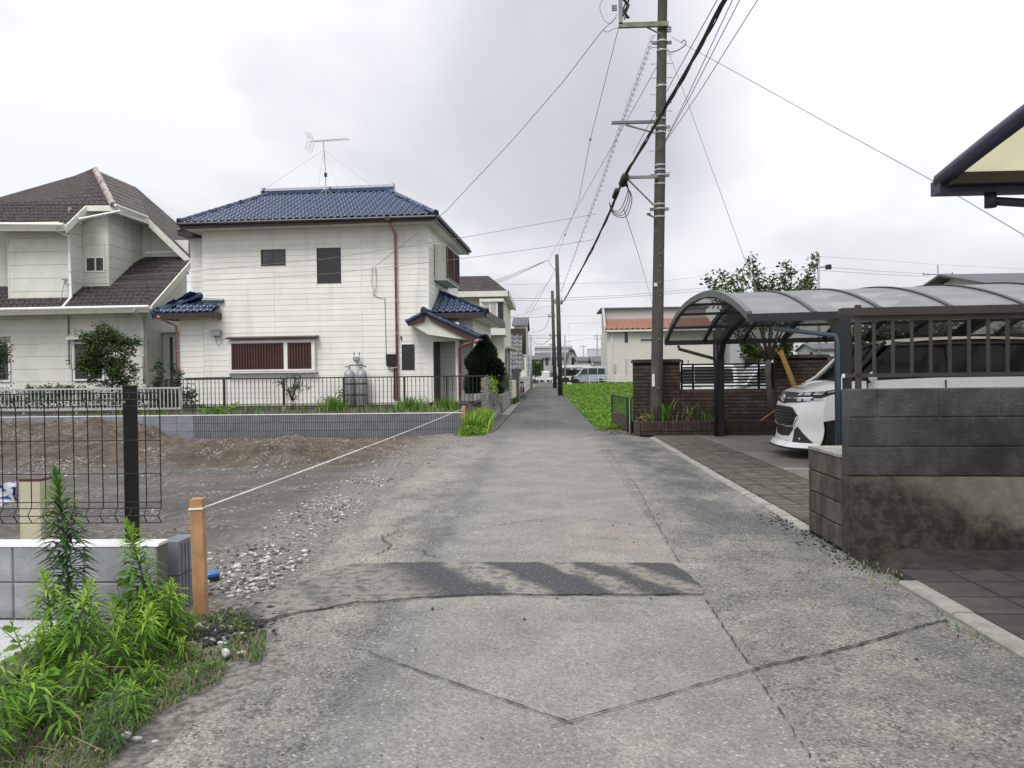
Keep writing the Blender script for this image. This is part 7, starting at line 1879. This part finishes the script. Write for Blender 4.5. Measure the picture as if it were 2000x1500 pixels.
# ================================================================== POLES AND WIRES
PX, PY = 2.318, 16.2
pole = thing('utility_pole', 'thick weathered utility pole with step bolts rising from the brick planter', 'utility pole', (PX, PY, 0))
def pc(z): return (.0115*z*1.35-.004, 0, z)      # slight lean to the right
PT = (2.52, 16.2, 9.04); PB = (2.31, 16.2, 0.62)
def pc(z):
    f = (z-PB[2])/(PT[2]-PB[2]); return (PB[0]+(PT[0]-PB[0])*f-PX, 0, z)
def pr_(z): return .128-.0032*z
MB().tube([pc(z) for z in np.linspace(-.3, 11.5, 14)], [pr_(z) for z in np.linspace(-.3, 11.5, 14)], 20).build('shaft', M['conc_pole'], pole, True)
st_ = MB().tube([(0, 0, 0), (.12, 0, 0)], .008, 6).tube([(.112, 0, 0), (.12, 0, 0)], .016, 6).mesh('step_bolt', M['galv'])
for py, s in ((98,-1),(112,1),(130,-1),(130,1),(157,-1),(157,1),(189,-1),(205,1),(221,-1),(221,1),(258,1),(297,-1),(339,1)):
    z = 1.27+(727-py)*16.2/1500; c = pc(z); r = pr_(z)
    piece('step_bolt', st_, pole, basis((c[0]+s*(r-.005), 0, z), (s, 0, 0), (0, s, 0), (0, 0, 1)))
for py in (62, 88, 106, 174, 237, 252, 263, 326, 335, 345, 362, 401, 410, 425):
    z = 1.27+(727-py)*16.2/1500; c = pc(z)
    MB().lathe([(pr_(z)+.008, -.018), (pr_(z)+.010, 0), (pr_(z)+.008, .018)], 18, (c[0], 0, z)).build('band', M['galv'], pole)
for py in (90, 252, 345, 410):
    z = 1.27+(727-py)*16.2/1500; c = pc(z)
    for s in (-1, 1): MB().box(c[0]+s*.15-.05, c[0]+s*.15+.05, -.02, .02, z-.03, z+.03).build('clamp', M['wire_grey'], pole)
def zz(py): return 1.27+(727-py)*16.2/1500
def xx(px): return (px-1066)*16.2/1500-PX
MB().box(xx(1214), xx(1308), -.16, -.09, zz(64), zz(55)).build('crossarm', pm('mossy_crossarm', (.17, .18, .12), .7, var=.3, scale=6), pole)
MB().box(xx(1214), xx(1221), -.16, -.08, zz(58), zz(-40)).build('crossarm_upright', M['wire_grey'], pole)
MB().tube([(xx(1268), -.1, zz(64)), (pc(zz(76))[0], -.08, zz(78))], .018, 6).build('brace', M['wire_grey'], pole)
br = MB()
for k in range(3):
    pts = [(xx(1224+3*k)+.04*math.sin(q*2.1+k), -.12-.03*k, zz(48-q*8)) for q in range(9)]; br.tube(pts, .018, 6)
br.build('jumper_cable', M['cable'], pole)
MB().tube([(xx(1236), -.12, zz(2)), (xx(1228), -.12, zz(28)), (xx(1220), -.12, zz(45))], .022, 6).build('jumper_cable', M['cable'], pole)
for px, py in ((1206, 26), (1309, 70)):
    i_ = MB(); 
    for k in range(3): i_.box(xx(px)-.05, xx(px)+.05, -.14, -.10, zz(py)-.05+k*.045, zz(py)-.03+k*.045)
    i_.box(xx(px)-.05, xx(px)-.03, -.14, -.10, zz(py)-.05, zz(py)+.06); i_.build('insulator_rack', M['wire_grey'], pole)
MB().box(xx(1198), xx(1283), -.18, -.11, zz(248), zz(243)).build('arm', pm('blue_grey_arm', (.13, .145, .17), .5), pole)
MB().tube([(xx(1225), -.14, zz(250)), (xx(1280), -.12, zz(266))], .02, 6).build('brace', M['wire_grey'], pole)
MB().box(xx(1224), xx(1284), -.17, -.11, zz(353), zz(348)).build('arm', M['wire_grey'], pole)
MB().tube([(xx(1226), -.14, zz(352)), (xx(1279), -.12, zz(406))], .02, 6).build('brace', M['wire_grey'], pole)
MB().tube([(xx(1279), -.12, zz(428)), (xx(1268), -.18, zz(424))], .02, 6).lathe([(.03, 0), (.05, .04), (.0, .06)], 10, (xx(1266), -.2, zz(425))).build('small_lamp', M['wire_grey'], pole)
MB().box(xx(1276), xx(1282), -.128, -.122, zz(560), zz(553)).build('tag', M['plate_white'], pole)
MB().box(xx(1270.5), xx(1275.5), -.118, -.112, zz(752), zz(728)).build('number_plate', M['plate_white'], pole)
for py in (484, 497, 521, 552, 578, 661, 755): MB().lathe([(.014, 0), (.012, .02), (0, .022)], 8).build('bolt', M['galv'], pole).matrix_basis = basis((pc(zz(py))[0]+.02, -pr_(zz(py))+.002, zz(py)), (1, 0, 0), (0, 0, 1), (0, -1, 0))

def plain_pole(label, x, y, h, r, m, arms=(), bolts=False, lean=0., group=None):
    t = thing('utility_pole', label, 'utility pole', (x, y, 0), 0, group)
    MB().tube([(0, 0, -.3), (lean, 0, h)], [r, r*.72], 12).build('shaft', M[m], t, True)
    for (z, a, b_) in arms:
        MB().box(a, b_, -.05, .05, z-.05, z+.05).build('crossarm', M['wire_grey'], t)
        for q in (a+.08, b_-.08): MB().lathe([(.05, 0), (.07, .06), (.03, .12), (.06, .16), (0, .2)], 8, (q, 0, z+.05)).build('insulator', M['wire_grey'], t)
    return t
p2 = plain_pole('dark slim pole standing beside the field edge', .87, 46, 8.430, .15, 'conc_pole', [(5.530, -.35, .2)], lean=-.12)
for k in range(8): MB().tube([(-.22, 0, 4.2+k*.42), (.16, 0, 4.2+k*.42)], .012, 5).build('step_bolt', M['galv'], p2)
MB().box(-.18, -.12, -.08, -.02, 1.2, 1.7).build('number_plate', M['plate_white'], p2)
plain_pole('dark pole just behind and left of the slim pole at the field', .86, 72, 9.100, .19, 'conc_pole', [(6.710, -.6, .1), (4.890, -.5, .5)], lean=-.15)
pa_ = plain_pole('pale grey pole with square bracket beyond the cream house', -1.900, 82, 6.300, .16, 'conc_pole_pale')
MB().tube([(0, 0, 6.220), (.68, 0, 6.220), (.68, 0, 5.780), (0, 0, 5.780)], .02, 5).build('bracket', M['galv'], pa_)
plain_pole('second pale grey pole right of the bracket pole', -1.720, 90, 5.890, .17, 'conc_pole_pale')
plain_pole('thin pale pole left of the teal van', 1.930, 76, 5.120, .10, 'conc_pole_pale')
plain_pole('thin grey street pole in front of the far charcoal houses', 0.930, 125, 6.390, .10, 'conc_pole_pale', [(6.140, -.4, .4)])
plain_pole('thin tall aerial mast behind the teal van', 3.380, 110, 8.590, .04, 'galv')
plain_pole('distant lattice pole with crossarms left of the beige house', 11.420, 170, 10.120, .22, 'conc_pole_pale', [(9.670, -.8, .8), (9.000, -.8, .8)])
plain_pole('distant thin pole between the gambrel house and lattice pole', 9.860, 200, 8.820, .2, 'conc_pole_pale', [(8.420, -.8, .8)])
pR = plain_pole('grey pole behind the small tree above the carport', 21.000, 60, 10.120, .14, 'conc_pole_pale', [(9.250, -.5, .9)])
MB().box(.55, .95, -.12, .12, 9.180-.1, 9.330+.1).build('transformer', M['cable'], pR)
plain_pole('thin pole with crossarm beside the slate roof house', 42.440, 85, 12.630, .13, 'conc_pole_pale', [(11.580, -1.6, 1.6)])

def cat(a, b_, sag, n=24):
    a, b_ = Vector(a), Vector(b_); out = []
    for i in range(n+1):
        f = i/n; q = a.lerp(b_, f); q.z -= sag*4*f*(1-f); out.append(q)
    return out
def wire(label, pts, r=.008, m='wire_grey', name='wire', group=None, extra=None):
    mb = MB(); mb.tube(pts, r, 5, False)
    if extra: extra(mb)
    return mb.build(name, M[m], label=label, cat='wire', group=group) if False else tag(mb.build(name, M[m]), label, 'cable' if m == 'cable' else 'wire', group)
# thick cable bundle: slim pole -> splice at the main pole -> overhead
BA, BB, BC = (1, 46, 5.53), (1.7, 16, 5.39), (2.14, 9, 5.61)
SB_ = Vector(BB)
def bundle(label, path, k):
    rg_ = random.Random(k); mb = MB()
    for q in range(4):
        ph = q*1.57; pts = []
        for i, p in enumerate(path):
            a = ph+i*.55; w = .017+.007*math.sin(i*.8+q); d = (path[min(i+1, len(path)-1)]-path[max(i-1, 0)]).normalized(); s = d.cross(Vector((0, 0, 1))).normalized(); u = s.cross(d)
            pts.append(p+s*w*math.cos(a)+u*w*math.sin(a)*1.3)
        mb.tube(pts, .011 if q else .016, 5, False)
    return tag(mb.build('cable_bundle', M['cable']), label, 'cable')
def polyline(ps, n): 
    out = []
    for a, b_ in zip(ps[:-1], ps[1:]): out += [Vector(a).lerp(Vector(b_), i/n) for i in range(n)]
    return out+[Vector(ps[-1])]
bundle('thick black cable bundle running overhead from the splice boxes', cat(BB, BC, .05, 26), 1)
low = [Vector(BB), Vector((1.51, 17.2, 4.97)), Vector((1.25, 20.5, 4.54)), Vector((1.01, 27, 4.43)), Vector((0.93, 36, 4.77)), Vector(BA)]
bundle('black cable sagging from the splice boxes to the slim pole', polyline(low, 8), 2)
sbx = thing('splice_box', 'two black cable splice boxes hanging beside the main pole', 'splice box', BB)
d = (Vector((1.76, 15.6, 5.54))-Vector((1.53, 17.1, 5))).normalized()
def capsule(c, L, r):
    mb = MB(); c = Vector(c); mb.tube([c-d*L*.5, c-d*L*.42, c+d*L*.42, c+d*L*.5], [r*.5, r, r, r*.5], 8); return mb
capsule(Vector((1.66, 16, 5.27))-SB_, .34, .085).build('box', M['plastic_black'], sbx); capsule(Vector((1.54, 16.5, 5.11))-SB_, .30, .065).build('box', M['plastic_black'], sbx)
lp_ = MB()
for k in range(4):
    a, b_ = Vector((1.73, 16, 5.23))-SB_, Vector((1.43, 16.9, 5.02))-SB_
    lp_.tube(smooth([a+Vector((-.03*k, 0, 0)), a+Vector((.03*k, 0, -.22-.03*k)), (a+b_)/2+Vector((.05+.04*k, 0, -.36-.05*k)), b_+Vector((.09, 0, -.18-.03*k)), b_], 7), .009, 5, False)
lp_.build('loop_cable', M['cable'], sbx)
# spiral-wrapped messenger
A_, B2 = Vector((2.31, 16.1, 8.24)), Vector((0.98, 46, 6.2))
ms_ = [A_, Vector((2.09, 17.3, 7.71)), Vector((1.91, 19.3, 7.33)), Vector((1.75, 22.3, 6.96)), Vector((1.57, 27, 6.74)), Vector((1.32, 35, 6.52)), B2]
pl__ = polyline(ms_, 60); hel = []
for i, p in enumerate(pl__):
    a = i*.95; hel.append(p+Vector((.055*math.cos(a), 0, .055*math.sin(a))))
mb = MB(); mb.tube(pl__[::4], .006, 4, False); mb.tube(hel, .0055, 4, False); tag(mb.build('spiral_wire', M['wire_grey']), 'spiral wrapped wire descending from the main pole to the slim pole', 'wire')
def ball(mb, p, r): mb.lathe([(0, -r), (r*.7, -r*.7), (r, 0), (r*.7, r*.7), (0, r)], 8, p)
wb_ = polyline([(1.6, 16.1, 8.47), (1.13, 18.5, 6.88), (1.05, 23, 6.47), (0.85, 31, 6.89), (0.75, 45.5, 8.26)], 8)
o = wire('long wire with a small ball descending from the crossarm to the slim pole', wb_, .007, extra=lambda mb: (ball(mb, (1.13, 18.5, 6.88), .035), ball(mb, (0.85, 31, 6.89), .04)))
wire('straight wire from the main pole down to the slim pole bracket', polyline([(2.37, 16.1, 7.62), (1.81, 19, 7.05), (1.22, 27, 7.19), (0.26, 45, 7.96)], 8), .007)
hw = hbm @ Vector((5.98, -.05, 4.90))
wire('service wire from the crossarm down to the white house wall', polyline([(1.55, 16.1, 8.66), (1.28, 16.2, 8.46), (0.47, 17.6, 7.93), (-0.79, 19.6, 7.23), (-2.95, 23, 6.2), tuple(hw)], 8), .008, 'wire_grey')
wire('small loop of wire hanging from the crossarm end', [q for q in smooth(((1.57, 16.1, 8.74), (1.45, 16.1, 8.55), (1.3, 16.1, 8.61), (1.21, 16.1, 8.87), (1.28, 16.1, 9.05), (1.41, 16.1, 9.15)))], .006)
wire('jumper wire curving below the crossarm end', [q for q in smooth(((1.28, 16.2, 8.46), (1.37, 16.2, 8.41), (1.51, 16.1, 8.43), (1.6, 16.1, 8.45)))], .007)
wire('service wire from the main pole down to the right edge', polyline([(2.68, 16.1, 8.22), (2.8, 15.6, 7.88), (3.46, 13.5, 6.39), (4.35, 11.5, 4.8), (4.92, 10, 3.68), (5.39, 8.8, 2.72)], 8), .006)
wire('looped wire end below the service wire at the right edge', [Vector((5.38, 8.9, 2.76))]+[Vector((8.9*(2001-1066)/1500+.08*math.cos(a)*1.0, 8.9, 1.27+(720-487)*8.9/1500+.10*math.sin(a))) for a in np.linspace(1.6, 8.5, 18)], .005)
jp = [q for q in smooth(((2.8, 15.7, 7.92), (2.86, 15.7, 7.98), (2.9, 15.7, 7.9), (2.79, 15.9, 7.87), (2.66, 16.1, 7.91), (2.6, 16.1, 7.95)))]
wire('short jumper loop right of the main pole top', jp, .010, 'cable')
wire('guy wire from the main pole to the yellow guard', polyline([(2.59, 16.1, 7.98), (2.85, 15.9, 7.11), (3.86, 15, 3.43), (4.38, 14.55, 1.67)], 6), .006)
wire('wire dropping from the splice boxes to the beige house', polyline([(1.67, 16.2, 4.72), (2.93, 24, 4.91), (10.02, 72, 7.66)], 8), .008)
for k, (px, r) in enumerate(((1442, .006), (1457, .006), (1494, .006))):
    wire('thin overhead wire fanning out right of the main pole', polyline([(2.46, 16.1, 5.95), (Vector((2.46, 16.1, 5.95)).lerp(Vector((9*(px-1066)/1500., 9, 1.27+9*.49)), .5)-Vector((0, 0, .04))), (9*(px-1066)/1500., 9, 1.27+9*.49)], 6), .006, group='thin wires fanning out from the main pole')
wire('thin overhead wire just left of the cable bundle', polyline([(1.83, 15.8, 5.75), (2.06, 12, 5.88), (2.05, 9, 5.61)], 6), .006)
wire('upper wire crossing in front of the white house', polyline([(1.33, 19.5, 5.31), (-0.03, 20, 5.2), (-2.28, 21, 5.04), (-6.4, 22.5, 4.78), (-11.17, 24, 4.69), (-16.84, 26.3, 4.78)], 6), .006)
wire('lower wire crossing in front of the white house', polyline([(1.29, 20, 4.75), (-0.04, 20.5, 4.65), (-2.34, 21.5, 4.55), (-6.49, 22.8, 4.37), (-11.17, 24, 4.36), (-16.85, 26.3, 4.63)], 6), .006)
for k, dy in enumerate((0, 4, 9)):
    wire('service wires from the slim pole bracket to the cream house', polyline([(0.2, 45.5, 8.03), tuple(Vector((-1.53, 43, 7.01))-Vector((0, 0, .08*k))), tuple(Vector((-3.21, 40.5, 6.06))-Vector((0, 0, .1*k)))], 6), .011, 'cable', group='service wires to the cream house')
wire('bracket wire between the slim pole and its service wires', polyline([(0.87, 46, 7.27), (0.5, 45.8, 7.59), (0.2, 45.5, 8.03)], 4), .010, 'cable')
for label, pts, r in (
    ('upper of two long horizontal wires crossing behind the main pole', [(-2.63, 50, 6.26), (0.76, 55, 6.7), (6.37, 58, 7.17), (12.88, 60, 7.86)], .014),
    ('lower of two long horizontal wires crossing behind the main pole', [(-2.64, 50, 6.13), (0.76, 55, 6.52), (6.37, 58, 7.02), (12.88, 60, 7.63)], .014),
    ('horizontal wire left of the dark poles at mid height', [(-3.18, 60, 5.78), (-0.86, 66, 6.19), (0.65, 72, 6.76)], .016),
    ('thin horizontal wire right of the dark poles at mid height', [(0.84, 72, 6.75), (5.59, 73, 6.76), (11.02, 74, 6.99)], .012),
    ('horizontal wire at the aerial mast height', [(3.46, 110, 8.52), (7.64, 100, 7.92), (8.07, 90, 7.3)], .016),
    ('long low wire crossing the far alley', [(-2.82, 80, 5.39), (0.82, 72, 4.98), (11.28, 170, 9.79)], .018),
    ('second low wire crossing the far alley', [(-2.82, 80, 5.13), (0.81, 72, 4.65)], .02),
    ('faint wire across the sky over the field', [(-6.29, 120, 15.4), (17.13, 120, 15.4), (44.79, 130, 19.43)], .016),
    ('wire between the tree pole and left side', [(20.98, 60, 9.26), (17.75, 62, 9.02), (13.74, 66, 8.75)], .016),
    ('upper wire from the tree pole to the crossarm pole', [(21.75, 60, 9.24), (30.81, 72, 10.38), (41.52, 85, 11.65)], .017),
    ('lower wire from the tree pole to the crossarm pole', [(21.13, 60, 9.02), (30.81, 72, 10.09), (41.52, 85, 11.38)], .017),
    ('top ground wire between the two right hand poles', [(21.06, 60, 10.08), (30.82, 72, 11.41), (42.5, 85, 12.63), (58.13, 95, 13.22)], .010),
    ('wire leaving the crossarm pole to the right', [(43.41, 85, 11.56), (50.81, 90, 11.67), (58.12, 95, 11.99)], .016),
    ('sagging wire from the dark poles down to the pale bracket pole', [(0.73, 70, 7.39), (0.06, 74, 5.79), (-0.67, 78, 5.63), (-1.24, 82, 5.97)], .02),
    ('sagging low cable between the dark poles and the pale poles', [(0.82, 72, 4.89), (-0.16, 78, 4.37), (-0.96, 84, 4.62), (-1.68, 90, 5.47)], .03),
    ('straight wire from the slim pole down to the far left', [(0.82, 46, 7.88), (-0.14, 55, 7.19), (-2.23, 75, 5.88)], .012),
    ('thin wire from the slim pole to the grey tiled house', [(0.81, 46, 7.43), (-0.46, 50, 6.49), (-1.97, 56, 4.72)], .009),
    ('wire arching from the dark poles to the left houses', [(0.66, 72, 7.57), (0.08, 68, 7.32), (-1.33, 58, 5.99), (-2.45, 48, 4.81)], .012),
    ('wire from the lattice pole to the thin pale pole', [(11.28, 170, 9.56), (5.18, 120, 6.61), (1.97, 76, 4.47)], .02)):
    wire(label, polyline(pts, 6), r)
# yellow guy-wire guard
gd = thing('guy_guard', 'leaning yellow guy wire guard behind the white car bonnet', 'guy guard', (4.9, 14.3, 0.1))
q0 = Vector((4.9, 14.3, 0.1)); a_, b_ = Vector((0, 0, 0)), Vector((4.38, 14.55, 1.67))-q0
MB().tube([a_, b_], .046, 12).build('sleeve', M['orange_guard'], gd, True); MB().tube([b_, b_+(b_-a_).normalized()*.05], .05, 12).build('cap', M['bark'], gd)
